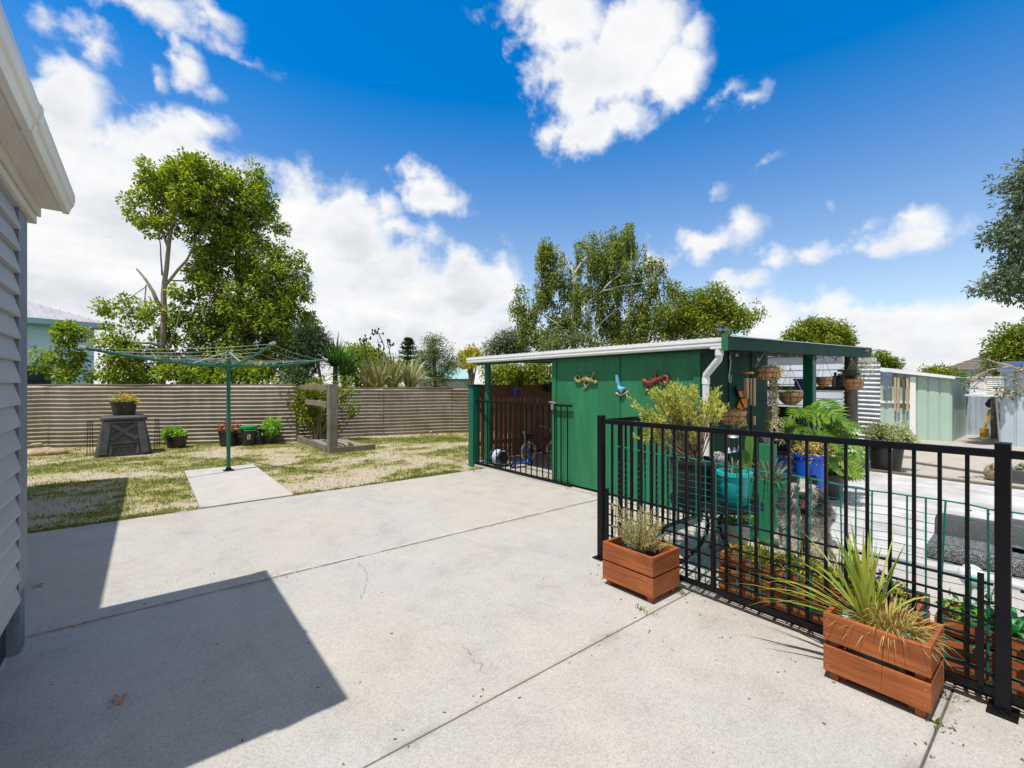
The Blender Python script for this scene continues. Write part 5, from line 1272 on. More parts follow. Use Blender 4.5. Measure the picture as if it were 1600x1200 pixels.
# timber garden bed with corner post and two rails
bx, by = 3.19, 10.33
t = empty('garden_bed', (bx, by, -.02), 'raised garden bed of silvered timber with tall corner post and two rails', 'garden bed')
mb = MB(); mb.box(bx-.09, bx+.09, by-.09, by+.09, -.05, 1.50, .008); mb.build('corner_post', M['grey_wood'], t)
mb = MB(); mb.box(bx-.105, bx-.055, by+.092, by+2.3, 1.36, 1.48, .006); mb.build('top_rail', M['grey_wood_x'], t)
mb = MB(); mb.box(bx-.105, bx-.055, by+.092, by+1.8, .99, 1.11, .006); mb.build('middle_rail', M['grey_wood_x'], t)
each('edging', M['bed_wood'], t, [(bx-.10, bx-.05, by+.10, by+3.0, -.05, .13), (bx-.049, bx+.95, by-.10, by-.06, -.05, .10)], .006)
mb = MB(); mb.quad((bx-.05, by-.06, .04), (bx+.9, by-.06, .04), (bx+.9, by+2.9, .05), (bx-.05, by+2.9, .05)); mb.build('soil', plain('pale dry soil', (.26, .22, .17), .95, .35, 14, bmp=.6), t)
mb = MB(); mb.ball((bx+.45, by+.25, .08), .10, 8, (1.2, .8, .7)); mb.build('soil_stone', M['stone'], t, True)
d_ = 12.0; sb = at(495, 690, d_)
make_tree('bed_shrub', 'leafy shrub with bare lower stems growing in the timber garden bed', (sb.x, sb.y, .05),
          [ell(488, 625, 26, 20, d_), ell(500, 610, 34, 16, d_), ell(535, 615, 18, 16, d_+.3), ell(480, 650, 16, 16, d_), ell(545, 640, 10, 14, d_+.3), ell(515, 660, 18, 20, d_+.4), ell(470, 605, 14, 14, d_+.6)],
          [[(sb.x, sb.y, 0, .03), tuple(at(488, 660, d_))+(.022,), tuple(at(480, 625, d_))+(.01,)], [(sb.x+.1, sb.y, 0, .03), tuple(at(500, 655, d_))+(.02,), tuple(at(510, 612, d_))+(.01,)], [(sb.x+.05, sb.y+.1, 0, .03), tuple(at(510, 660, d_))+(.02,), tuple(at(530, 620, d_))+(.01,)],
           [(sb.x-.1, sb.y, 0, .028), tuple(at(482, 672, d_))+(.018,), tuple(at(476, 655, d_))+(.01,)], [(sb.x-.03, sb.y, 0, .028), tuple(at(494, 672, d_))+(.018,), tuple(at(497, 640, d_))+(.01,)]],
          M['lf_lime'], M['twig'], 150, 20, .17, .10, .05, 105, cat='shrub', tr=.010, trunk='stems')
# climber over the fence left of the bed
make_tree('climber', 'dark creeper spilling over the fence left of the garden bed', at(455, 690, 12.3), [ell(458, 620, 12, 22, 12.2, .15), ell(450, 655, 8, 26, 12.2, .12), ell(465, 590, 16, 16, 12.4, .3)],
          [[tuple(at(462, 690, 12.2))+(.02,), tuple(at(460, 640, 12.2))+(.015,), tuple(at(458, 600, 12.3))+(.01,)]], M['lf_dark'], M['twig'], 70, 22, .16, .09, .05, 106, cat='climber', tr=.008, trunk='stem', crown='foliage')
# fallen leaves on the concrete
for i, (px, py, s_, lab) in enumerate(((184, 1098, .052, 'crumpled reddish dead leaf in the shade on the concrete'), (62, 916, .05, 'small dark dead leaf beside the house corner'), (118, 980, .025, 'tiny dead leaf on the joint near the house'), (935, 884, .02, 'tiny dark scrap on the concrete beside the fence foot'))):
    q = gp(px, py); R = np.random.default_rng(110+i); m_ = 5
    C_ = np.array([q.x, q.y, .008])+R.normal(0, s_*.25, (m_, 3))*np.array([1, 1, .1]); D_ = R.normal(0, 1, (m_, 3))*np.array([1, 1, .25])
    tag(poly_mesh('dead_leaf', leaves(C_, D_, np.tile(UP, (m_, 1))+R.normal(0, .3, (m_, 3)), s_*R.uniform(.6, 1.1, m_), s_*.4, .5), 4, M['leaf_litter'], None), lab, 'leaf')

L_ = []; R = np.random.default_rng(119)                         # bits of leaf and grit blown over the slab
for i in range(420):
    j = R.integers(0, 4)
    if j < 2: x, y = R.uniform(-1.0, 4.2), R.choice([1.75, 3.90, .385])+R.normal(0, .05)
    elif j == 2: x, y = R.uniform(2.3, 3.2), R.uniform(-.2, 2.6)
    else: x, y = R.uniform(-.4, 4.5), R.uniform(.2, 6.5)
    a = R.uniform(0, 2*PI); l_ = R.uniform(.003, .012); e = np.array([math.cos(a), math.sin(a), 0])*l_; f = np.array([-math.sin(a), math.cos(a), 0])*l_*R.uniform(.2, .5); c = np.array([x, y, .004])
    L_ += [c-e, c+f+UP*R.uniform(0, .003), c+e, c-f]
g = poly_mesh('debris', L_, 4, leafmat('dry debris', [(.06, .04, .02), (.12, .075, .035), (.035, .03, .022), (.10, .10, .03)], .1, .8), None); g['kind'] = 'stuff'
# ================================================================== DOG
def build_dog():
    ang_ = math.atan2(-1.50, -4.55)                 # looks at the patio
    loc = Vector((4.46, 1.50, .001)); yaw = ang_+PI/2
    t = empty('dog', loc, 'fluffy grey and black dog sitting on the deck behind the trough, mouth open', 'dog')
    def blob(b, c, r, sq=(1, 1, 1), rot=None):
        mt = Matrix.Translation(c) @ (rot or Matrix.Identity(4)) @ Matrix.Diagonal((r*sq[0], r*sq[1], r*sq[2], 1))
        bmesh.ops.create_icosphere(b, subdivisions=3, radius=1, matrix=mt)
    def limb(b, pts, rs):
        for i in range(len(pts)-1):
            p0, p1 = Vector(pts[i]), Vector(pts[i+1]); n_ = 7
            for j in range(n_+1):
                f = j/n_; blob(b, p0.lerp(p1, f), rs[i]*(1-f)+rs[i+1]*f)
    b = bmesh.new()
    blob(b, (0, .17, .20), .150, (.95, 1.1, 1.05)); blob(b, (0, .02, .33), .14, (.95, .95, 1.15)); limb(b, [(0, .14, .25), (0, .0, .40), (0, -.06, .52)], [.16, .145, .10])
    blob(b, (0, -.03, .45), .150, (1.12, .85, 1.1))                       # ruff
    blob(b, (0, -.105, .607), .088, (1.05, 1.0, .95))                     # skull
    limb(b, [(0, -.14, .588), (0, -.205, .568), (0, -.245, .560)], [.047, .033, .024])
    limb(b, [(0, -.13, .55), (0, -.185, .520)], [.030, .018])             # lower jaw
    blob(b, (.055, -.10, .575), .045); blob(b, (-.055, -.10, .575), .045)  # cheeks
    for s in (-1, 1):
        limb(b, [(s*.055, -.075, .650), (s*.068, -.075, .695), (s*.076, -.088, .728)], [.036, .027, .010])
        limb(b, [(s*.085, -.05, .34), (s*.085, -.085, .20), (s*.08, -.09, .05)], [.062, .042, .034]); blob(b, (s*.08, -.115, .028), .036, (1, 1.45, .8))
        blob(b, (s*.105, .15, .15), .10, (.75, 1.15, 1.1)); limb(b, [(s*.14, .06, .10), (s*.14, .02, .04)], [.055, .035]); blob(b, (s*.14, -.03, .028), .038, (1, 1.7, .75))
    limb(b, [(0, .30, .14), (.08, .36, .18), (.14, .34, .30), (.11, .28, .36)], [.06, .07, .07, .05])
    me = bpy.data.meshes.new('dog_hull'); b.to_mesh(me); b.free()
    tmp = bpy.data.objects.new('dog_hull', me); col.objects.link(tmp)
    md = tmp.modifiers.new('r', 'REMESH'); md.mode = 'VOXEL'; md.voxel_size = .0085
    sm_ = tmp.modifiers.new('s', 'SMOOTH'); sm_.factor = .5; sm_.iterations = 4
    dg = bpy.context.evaluated_depsgraph_get()
    body = bpy.data.meshes.new_from_object(tmp.evaluated_get(dg)); bpy.data.objects.remove(tmp)
    nv = len(body.vertices); co = np.empty(nv*3); body.vertices.foreach_get('co', co); co = co.reshape(-1, 3)
    no = np.empty(nv*3); body.vertices.foreach_get('normal', no); no = no.reshape(-1, 3)
    def colour(p):
        x, y, z = p; n1 = mnoise.noise(Vector((x*16, y*16, z*16)))
        A_ = lambda *q: np.array(q)
        silver = A_(.36, .335, .31); cream = A_(.66, .58, .50); dark = A_(.030, .028, .028)
        c = silver*(.85+.6*n1)
        if z < .22: c = cream*(1+.15*n1)                                        # pale legs
        elif y < .0 and z < .44: c = cream*(.95+.2*n1) if abs(x) < .10 else silver*(1.1+.5*n1)
        if y > .05 and z > .2: c = silver*(.55+.8*n1)                            # darker saddle
        if .42 < z < .66 and abs(x) > .078: c = A_(.085, .080, .078)*(1+1.3*n1)    # dark ring round the face
        if .42 < z < .50 and abs(x) < .078 and y < -.05: c = A_(.20, .18, .165)*(1+.9*n1)
        if z > .50 and y < -.105 and abs(x) < .080: c = A_(.50, .45, .40)        # face
        if z > .575 and y < -.13 and abs(abs(x)-.044) < .020 and z < .645: c = A_(.14, .125, .115)   # spectacles
        if z > .625 and abs(x) < .045: c = A_(.36, .33, .30)
        if y < -.205: c = A_(.06, .053, .05)                                   # muzzle
        if y < -.155 and z < .548: c = dark
        if abs(x) > .025 and z > .655: c = A_(.030, .026, .025)                  # ears
        if y < -.228: c = dark*.6
        return np.clip(c, .01, .8)
    cols = np.array([colour(p) for p in co])
    a = body.color_attributes.new('coat', 'FLOAT_COLOR', 'POINT'); a.data.foreach_set('color', np.concatenate([cols, np.ones((nv, 1))], axis=1).ravel())
    body.materials.clear(); bo = link_mesh('body', body, M['coat'], t, True)
    # coat: fine locks combed back and down from the skin
    R = np.random.default_rng(77); n_ = 64000; pick = R.integers(0, nv, n_); P_ = co[pick]; N_ = no[pick]; Cc = cols[pick]*R.uniform(.75, 1.25, (n_, 1))
    ln = np.full(n_, .045); ln[P_[:, 2] > .5] = .028; ln[(P_[:, 2] < .56) & (P_[:, 2] > .28)] = .062; ln[(P_[:, 2] > .46) & (np.abs(P_[:, 0]) > .07)] = .05; ln[P_[:, 2] > .64] = .018
    ln[(P_[:, 1] < -.115) & (P_[:, 2] > .50) & (np.abs(P_[:, 0]) < .075)] = .008; ln[P_[:, 1] < -.16] = .005; ln[P_[:, 1] < -.19] = .003; ln[P_[:, 2] < .10] = .015
    ln = ln*R.uniform(.6, 1.2, n_)
    D_ = nrm(N_*.8+np.array([0, .15, -.55])+R.normal(0, .16, (n_, 3))); S_ = nrm(np.cross(D_, R.normal(0, 1, (n_, 3))))
    w = np.minimum(.0026, ln*.12)[:, None]; T = P_+D_*ln[:, None]; B = P_-N_*.002
    V = np.stack([B-S_*w, B+S_*w, T], axis=1).reshape(-1, 3)
    fo = poly_mesh('fur', V+np.array(loc[:]), 3, M['coat'], t)
    fa = fo.data.color_attributes.new('coat', 'FLOAT_COLOR', 'POINT'); fa.data.foreach_set('color', np.repeat(np.concatenate([np.clip(Cc, 0, 1), np.ones((n_, 1))], axis=1), 3, axis=0).ravel())
    def part(nm, f, mt, smooth=True):
        mb = MB(); f(mb); mb.v = [(a_+loc.x, b_+loc.y, c_+loc.z) for a_, b_, c_ in mb.v]; mb.build(nm, mt, t, smooth)
    eye = plain('dark eye', (.012, .008, .006), .08, .1, 4, bmp=0)
    for s in (-1, 1): part('eye', lambda m_: m_.ball((s*.036, -.184, .622), .0140, 8), eye)
    part('nose', lambda m_: m_.ball((0, -.266, .568), .019, 8, (1.15, .8, .85)), eye)
    part('tongue', lambda m_: m_.tube([(0, -.185, .522), (0, -.225, .510), (0, -.238, .482)], [.020, .022, .014], 8), plain('tongue pink', (.5, .16, .17), .35, .1, 10))
    part('mouth', lambda m_: m_.tube([(-.032, -.185, .538), (0, -.226, .534), (.032, -.185, .538)], [.010, .015, .010], 8), eye)
    t.rotation_euler = (0, 0, yaw); s_ = 1.0; t.scale = (s_, s_, s_)
    return t
dog = build_dog()
# ================================================================== TREES AND PLANTS BEYOND THE FENCES
def A4(px, py, d, r): return tuple(at(px, py, d))+(r,)
d = 14.5; b_ = at(253, 700, d); b_.z = 0
make_tree('broadleaf_tree', 'tall pale trunked tree with open wind bent crown behind the clothes line', b_,
    [ell(285, 285, 62, 40, d, 1.3), ell(240, 310, 36, 42, d, .9), ell(318, 300, 45, 48, d, 1.3), ell(215, 330, 14, 14, d, .4), ell(240, 355, 26, 16, d, .6), ell(300, 345, 50, 28, d, 1), ell(330, 385, 30, 30, d+.4, .8), ell(322, 440, 24, 30, d+.4, .7), ell(285, 252, 45, 12, d, .6),
     ell(190, 490, 28, 26, d, .9), ell(215, 540, 50, 48, d, 1.2), ell(260, 495, 24, 24, d, .8), ell(285, 470, 20, 20, d, .7), ell(56, 560, 16, 16, d-1, .4, .12), ell(112, 522, 22, 14, d-1, .4, .26), ell(104, 556, 16, 20, d-1, .4, .20), ell(96, 586, 34, 10, d-1, .4, .16), ell(190, 580, 44, 24, d-.5, .9, .8)],
    [[tuple(b_)+(.122,), A4(252, 600, d, .108), A4(255, 500, d, .094), A4(256, 440, d, .072), A4(262, 380, d, .058), A4(275, 320, d, .036), A4(290, 265, d, .018)],
     [A4(262, 385, d, .050), A4(245, 345, d+.2, .029), A4(230, 310, d+.2, .014)], [A4(255, 450, d, .050), A4(290, 405, d, .036), A4(310, 375, d, .029), A4(335, 335, d, .018), A4(345, 300, d, .011)],
     [A4(255, 490, d, .065), A4(243, 465, d-.2, .058), A4(228, 440, d-.3, .043), A4(213, 420, d-.3, .022)], [A4(228, 445, d-.3, .022), A4(226, 470, d-.3, .014), A4(226, 492, d-.3, .009)], [A4(228, 448, d-.3, .014), A4(205, 465, d-.3, .011), A4(190, 482, d-.3, .006)],
     [A4(255, 540, d, .058), A4(225, 535, d-.5, .036), A4(160, 530, d-.8, .029), A4(95, 535, d-1, .018)], [A4(253, 430, d, .029), A4(250, 385, d+.2, .018), A4(250, 360, d+.2, .014)], [A4(253, 570, d, .036), A4(275, 510, d-.3, .022), A4(285, 480, d-.3, .014)],
     [A4(275, 330, d, .029), A4(295, 300, d, .022), A4(318, 262, d, .011)], [A4(270, 350, d, .029), A4(300, 325, d, .018), A4(338, 290, d, .009)]],
    M['lf_big'], M['bark_grey'], 400, 58, .23, .135, .072, 201, group='trees and palms beyond the back fence', tr=.016, flat=.9, twig=.4, shell=.38)
d = 15.5; b_ = at(390, 690, d); b_.z = 0
make_tree('broadleaf_tree', 'dense dark broadleaf tree right of the pale trunked tree', b_,
    [ell(370, 310, 50, 42, d, 1.3), ell(400, 320, 26, 40, d, 1), ell(345, 350, 40, 36, d, 1.1), ell(385, 390, 45, 50, d, 1.3), ell(335, 420, 30, 40, d, 1), ell(420, 430, 50, 50, d, 1.3), ell(400, 480, 70, 55, d, 1.5), ell(340, 500, 55, 50, d, 1.3),
     ell(440, 500, 44, 50, d, 1.3), ell(400, 545, 90, 45, d, 1.4), ell(320, 560, 60, 36, d, 1.2), ell(470, 545, 32, 36, d, 1), ell(432, 352, 14, 14, d, .5), ell(458, 405, 15, 16, d, .5), ell(470, 455, 14, 18, d, .5), ell(352, 282, 16, 12, d, .5), ell(398, 276, 18, 12, d, .5), ell(482, 505, 12, 16, d, .5), ell(400, 585, 100, 24, d-.6, 1.2), ell(290, 585, 60, 22, d-.8, 1)],
    [[tuple(b_)+(.22,), A4(388, 560, d, .18), A4(375, 460, d, .13), A4(370, 380, d, .08), A4(372, 310, d, .03)], [A4(388, 540, d, .12), A4(425, 480, d, .07), A4(440, 440, d, .03)], [A4(385, 520, d, .10), A4(345, 470, d, .06), A4(325, 440, d, .03)],
     [A4(372, 430, d, .06), A4(395, 380, d, .04), A4(405, 340, d, .02)], [A4(330, 590, d-.6, .05), A4(345, 540, d-.6, .04), A4(395, 520, d-.6, .02)]],
    M['lf_big_dark'], M['bark'], 680, 80, .28, .135, .070, 202, group='trees and palms beyond the back fence', tr=.022, flat=.9)
d = 14.6; b_ = at(512, 690, d); b_.z = 0
t = make_tree('willow_bush', 'fine leaved dark bush at the right foot of the dense tree', b_, [ell(480, 535, 26, 34, d, .8), ell(500, 545, 14, 26, d, .6), ell(470, 575, 30, 26, d, .8)], [[tuple(b_)+(.06,), A4(495, 560, d, .04), A4(485, 525, d, .02)]],
    M['lf_dark'], M['bark'], 150, 30, .26, .16, .035, 203, cat='bush', tr=.014)
def yucca(name, label, px, py, d, L, n_, mat, seed, stem=True, width=.05, spread=1.0, upmin=-.15, heads=None):
    b_ = at(px, 690, d); b_.z = 0; t = empty(name, b_, label, 'palm', None)
    hs_ = heads or [(px, py)]
    if stem:
        mb = MB()
        for hx_, hy_ in hs_: mb.tube([b_, b_.lerp(at(hx_, hy_, d), .5), at(hx_, hy_, d)], [.10, .085, .07], 9)
        mb.build('trunk', M['bark'], t, True)
    for i, (hx_, hy_) in enumerate(hs_): tuft('crown', tuple(at(hx_, hy_, d)), n_, L, width, mat, t, spread=spread, droop=.35, r0=.05, upmin=upmin, seed=seed+i)
    return t
yucca('yucca_palm', 'spiky yucca palm with radiating blades behind the timber garden bed', 524, 570, 14.8, 1.25, 170, M['lf_yucca'], 301, width=.07, heads=[(524, 572), (540, 588)])
yucca('cabbage_palm', 'small bright cabbage palm beside the shed roof corner', 735, 578, 16.5, .95, 120, M['lf_spike'], 302, width=.05)
d = 16.0; b_ = at(606, 690, d); b_.z = 0
t = empty('flax_bush', b_, 'big sprawling striped flax bush behind the corrugated fence', 'plant')
for i, (px, w_) in enumerate(((592, 70), (615, 80), (640, 60), (575, 45))): tuft('leaves', tuple(at(px, 606, d-.6+.2*i)), w_, 1.5, .10, M['lf_flax'], t, spread=.85, droop=.5, r0=.16, upmin=.2, seed=310+i, lean=(.12*(i-1), -.1))
mb = MB()
for px0, pts in ((592, [(592, 600), (593, 560), (590, 530)]), (596, [(598, 590), (597, 560), (600, 540), (592, 522), (585, 520)]), (612, [(612, 590), (611, 560), (608, 545), (605, 535)]), (572, [(576, 590), (573, 560), (569, 535), (572, 530)])):
    P_ = [at(x_, y_, d) for x_, y_ in pts]; mb.tube(P_, [.018]*(len(P_)-1)+[.01], 6)
    for q in range(9):
        a = P_[-1].lerp(P_[-2], random.uniform(0, 1)) if len(P_) > 1 else P_[-1]
        e = a+Vector(RIGHT)*random.uniform(-.22, .22)+Vector((0, 0, random.uniform(-.02, .16))); mb.tube([a, e], .008, 4); mb.ball(e, .035, 4, (1, 1, 1.4))
mb.build('flower_stalks', M['black_plastic'], t, True, recalc=False)
# norfolk pine, far
d = 34; b_ = at(636, 640, d); b_.z = 0
t = empty('norfolk_pine', b_, 'small tiered norfolk pine far behind the flax bush', 'tree')
mb = MB(); mb.tube([b_, at(637, 570, d), at(638, 528, d)], [.16, .12, .03], 7); mb.build('trunk', M['bark'], t, True)
C_ = []; D_ = []
R = np.random.default_rng(320)
for k_, (py, hw) in enumerate(((532, 3), (538, 7), (545, 10), (553, 13), (561, 14), (569, 15))):
    for a in np.linspace(0, 2*PI, 12, endpoint=False):
        o_ = np.array(at(638, py, d)); dv = RIGHT*math.cos(a)+FWD*math.sin(a)
        for f in np.linspace(.1, 1, 8):
            for _ in range(2): C_.append(o_+dv*hw*d/F*f+UP*(.35*f*f*hw*d/F*.6)+R.normal(0, .05, 3)); D_.append(dv+UP*.3+R.normal(0, .5, 3))
C_ = np.array(C_); D_ = np.array(D_); poly_mesh('crown', leaves(C_, D_, np.tile(UP, (len(C_), 1)), .26, .11), 4, M['lf_dark'], t)
def bush(name, label, px, ells_, d, lm, K, m, r, L, W, seed, cat='tree', bm='bark', group='trees and palms beyond the back fence', **kw):
    b_ = at(px, 680, d); b_.z = 0; e0 = max(ells_, key=lambda e: -e[1])
    top = min(ells_, key=lambda e: e[1])
    return make_tree(name, label, b_, [ell(*e[:4], d+(e[4] if len(e) > 4 else 0)) for e in ells_],
        [[tuple(b_)+(.12,), A4(px, (top[1]+640)/2, d, .08), A4(top[0], top[1], d, .03)]]+[[A4(px, (top[1]+640)/2+10, d, .06), A4(e[0], e[1], d, .02)] for e in ells_[1:4]], lm, M[bm], K, m, r, L, W, seed, group=group, cat=cat, **kw)
bush('feathery_tree', 'light green feathery tree behind the far fence beside the teal roof', 680, [(680, 555, 26, 30), (662, 568, 16, 24), (705, 568, 18, 20), (685, 585, 26, 20), (678, 535, 14, 14)], 21, M['lf_olive'], 260, 30, .30, .13, .035, 401)
bush('yellow_shrub', 'yellow orange leaved shrub left of the shed roof', 738, [(738, 553, 12, 10), (728, 562, 8, 12), (745, 560, 10, 8)], 22, M['lf_yellow'], 70, 24, .28, .16, .07, 402, cat='shrub')
bush('hedge_bush', 'yellow green bush between the yucca and the norfolk pine', 560, [(548, 558, 18, 16), (575, 570, 30, 16), (605, 575, 30, 14), (560, 585, 36, 16), (630, 580, 20, 14)], 19, M['lf_lime'], 200, 26, .34, .15, .06, 403, cat='bush')
bush('far_tree', 'round dark tree far behind the yucca palm', 555, [(545, 552, 12, 10), (570, 548, 12, 8), (585, 556, 14, 8)], 36, M['lf_big_dark'], 110, 26, .5, .25, .12, 404)
d = 18.5; b1 = at(893, 690, d); b1.z = 0
make_tree('birch_tree', 'tall weeping silver birch with white trunks behind the shed roof', b1,
    [ell(850, 385, 18, 26, d, .6), ell(866, 410, 24, 40, d, .9), ell(858, 450, 26, 30, d, .8), ell(930, 395, 42, 36, d, 1.2), ell(975, 375, 32, 28, d, 1), ell(980, 352, 10, 12, d, .4), ell(965, 420, 44, 40, d, 1.2), ell(1015, 420, 24, 26, d, .8), ell(1050, 440, 14, 16, d, .5),
     ell(905, 450, 30, 40, d, 1), ell(885, 500, 40, 30, d, 1), ell(1020, 470, 34, 40, d, 1), ell(985, 500, 40, 40, d, 1.1), ell(945, 480, 30, 40, d, .9), ell(812, 465, 16, 26, d, .6), ell(830, 490, 20, 30, d, .7), ell(815, 510, 10, 16, d, .4), ell(850, 520, 34, 20, d, .9), ell(1000, 530, 60, 22, d, 1)],
    [[tuple(b1)+(.105,), A4(893, 520, d-.5, .081), A4(896, 470, d-.5, .068), A4(897, 430, d-.5, .050), A4(885, 405, d-.5, .031), A4(872, 390, d-.5, .019), A4(855, 385, d-.5, .007)], [A4(897, 430, d-.5, .037), A4(908, 410, d-.5, .025), A4(925, 395, d-.5, .012)],
     [A4(893, 505, d-.5, .056), A4(915, 478, d-.5, .043), A4(940, 455, d-.5, .034), A4(955, 440, d-.5, .025), A4(985, 415, d-.5, .012)], [A4(923, 690, d-.2, .093), A4(923, 530, d-.2, .068), A4(917, 490, d-.3, .050), A4(922, 470, d-.3, .037)], [A4(925, 520, d-.2, .043), A4(945, 500, d-.5, .025), A4(975, 475, d-.5, .012)],
     [A4(888, 525, d-.5, .031), A4(870, 505, d-.5, .019), A4(845, 490, d-.5, .009)], [A4(940, 455, d-.5, .025), A4(975, 445, d-.5, .019), A4(1020, 440, d-.5, .009)], [A4(930, 560, d-.2, .031), A4(930, 500, d-.1, .028), A4(940, 450, d-.1, .019)]],
    M['lf_birch'], M['birch_bark'], 860, 56, .34, .12, .062, 405, group='trees and palms beyond the back fence', hang=.42, tr=.008, vert=1.15, twig=.25, maxd=1.5)
bush('leafy_tree', 'bright leafy tree between the birch and the shed beam', 1085, [(1105, 470, 34, 24), (1075, 490, 36, 30), (1125, 490, 34, 26), (1090, 512, 60, 24), (1150, 505, 26, 20), (1050, 505, 24, 26), (1172, 498, 8, 8), (1185, 484, 6, 9), (1060, 460, 9, 10)], 19.5, M['lf_lime'], 420, 32, .30, .16, .075, 406, tr=.018)
bush('round_tree', 'pale round tree crown above the shed roof left of the birch', 790, [(795, 535, 24, 18), (775, 545, 18, 14), (815, 545, 18, 14)], 22, M['lf_silver'], 200, 28, .32, .14, .06, 407)
bush('hedge_bush', 'leafy bush seen through the open left bay above the brown fence', 800, [(780, 585, 30, 16, -2), (815, 585, 26, 18, -2), (850, 580, 26, 20, -2), (800, 600, 44, 14, -2), (860, 600, 20, 14, -2)], 16, M['lf_lime'], 260, 26, .28, .12, .055, 408, cat='bush')
bush('flowering_bush', 'yellow flowering bush under the birch behind the shed roof', 905, [(900, 530, 18, 10), (870, 540, 24, 12), (930, 540, 24, 12)], 17, M['lf_olive'], 90, 26, .28, .12, .05, 409, cat='bush')
bush('round_tree', 'round green tree crown beyond the far end of the shed roof', 1275, [(1270, 515, 26, 14), (1300, 520, 24, 16), (1245, 525, 20, 12), (1285, 532, 44, 14), (1318, 532, 14, 10)], 24, M['lf_lime'], 300, 30, .34, .18, .085, 410, group='trees on the right side')
bush('round_tree', 'small green tree showing just left of the sage steel shed', 1380, [(1375, 562, 14, 10), (1390, 570, 14, 9), (1365, 572, 12, 10)], 26, M['lf_lime'], 130, 28, .32, .18, .08, 411, group='trees on the right side')
bush('round_tree', 'leafy tree in front of the brown tiled roof', 1580, [(1585, 530, 30, 22), (1568, 550, 24, 20), (1600, 560, 30, 20), (1560, 572, 16, 14), (1620, 530, 30, 26)], 22, M['lf_lime'], 320, 30, .36, .18, .085, 412, group='trees on the right side')
bush('round_tree', 'low bush over the roof line between shed and tiled house', 1470, [(1455, 583, 14, 7), (1475, 585, 16, 7), (1490, 590, 14, 7)], 20, M['lf_lime'], 90, 24, .26, .14, .06, 413, cat='bush', group='trees on the right side')
# big tree reaching in from the right
d = 10.5; b_ = at(1800, 700, d); b_.z = 0
make_tree('overhanging_tree', 'large tree reaching in at the right with dense drooping leaf clumps', b_,
    [ell(1590, 285, 24, 14, d, .5), ell(1605, 310, 30, 20, d, .6), ell(1585, 365, 32, 24, d, .6), ell(1600, 395, 30, 16, d, .6), ell(1575, 440, 30, 18, d, .6), ell(1545, 446, 18, 10, d, .35), ell(1600, 455, 34, 18, d, .6), ell(1580, 420, 16, 8, d, .4), ell(1680, 380, 70, 120, d, 1.2), ell(1640, 260, 40, 30, d, .7)],
    [[tuple(b_)+(.25,), A4(1770, 480, d, .18), A4(1720, 330, d, .10), A4(1650, 270, d, .05)], [A4(1770, 500, d, .10), A4(1680, 460, d, .06), A4(1600, 450, d, .03), A4(1550, 445, d, .012)], [A4(1740, 400, d, .09), A4(1660, 380, d, .05), A4(1590, 368, d, .02)], [A4(1720, 330, d, .06), A4(1650, 310, d, .03), A4(1600, 300, d, .015)]],
    M['lf_silver'], M['bark'], 560, 34, .22, .13, .050, 414, group='trees on the right side', tr=.016)
# sparse branching succulent by the right edge
d = 6.8; b_ = at(1640, 740, d); b_.z = 0
t = empty('branching_plant', b_, 'sparse branching plant with dusky rosettes leaning in at the right', 'plant')
mb = MB(); ends = []; R = np.random.default_rng(421)
for path in ([(1640, 740), (1632, 640), (1615, 590), (1580, 572), (1545, 578), (1512, 595)], [(1615, 590), (1600, 612), (1560, 612), (1520, 606)], [(1632, 640), (1610, 620), (1590, 600), (1575, 590)], [(1580, 572), (1555, 566), (1538, 560)], [(1600, 612), (1585, 620), (1570, 618)], [(1590, 600), (1592, 580), (1600, 575)], [(1545, 578), (1530, 590), (1508, 600)]):
    P_ = [at(x_, y_, d+R.normal(0, .08)) for x_, y_ in path]; mb.tube(P_, [.016-.010*i/len(P_) for i in range(len(P_))], 6); ends += [np.array(P_[-1]), np.array(P_[-2])]
mb.build('branches', M['pale_wood'], t, True, recalc=False)
ends = np.array(ends); poly_mesh('foliage', leaf_cloud(np.concatenate([ends, ends+R.normal(0, .05, ends.shape)]), np.tile(UP, (2*len(ends), 1)), 14, .05, .06, .025, R), 4, M['lf_plum'], t)

# ================================================================== NEIGHBOURING BUILDINGS
# pale blue house on the left
d0 = 19.0; pr = at(172, 600, d0); pl = at(-420, 600, 12.5)
hd = Vector((pl.x-pr.x, pl.y-pr.y, 0)).normalized(); hn = Vector((-hd.y, hd.x, 0))
if hn.dot(Vector((*FWD[:2], 0))) < 0: hn = -hn
t = empty('neighbour_house', (pr.x, pr.y, 0), 'pale blue house with grey hipped roof behind the left fence', 'house', 'houses beyond the fences')
O = Vector((pr.x, pr.y, 0)); ez = H+92/F*d0; Lh = 16.0; Wh = 8.0
def hp(a, b_, z): return tuple(O+hd*a+hn*b_+Vector((0, 0, z)))
mb = MB(); mb.add([hp(a, b_, z) for z in (-.05, ez-.12) for a, b_ in ((.4, .5), (Lh, .5), (Lh, Wh), (.4, Wh))], [(0, 1, 2, 3), (7, 6, 5, 4), (0, 4, 5, 1), (1, 5, 6, 2), (2, 6, 7, 3), (3, 7, 4, 0)]); mb.build('wall', M['house_blue'], t)
mb = MB(); rz_ = ez+1.75
mb.add([hp(-.1, 0, ez), hp(Lh, 0, ez), hp(Lh, Wh+.5, ez), hp(-.1, Wh+.5, ez), hp(4.2, Wh/2, rz_), hp(Lh-4.2, Wh/2, rz_)], [(0, 1, 5, 4), (1, 2, 5), (2, 3, 4, 5), (3, 0, 4), (3, 2, 1, 0)])
nr = 0
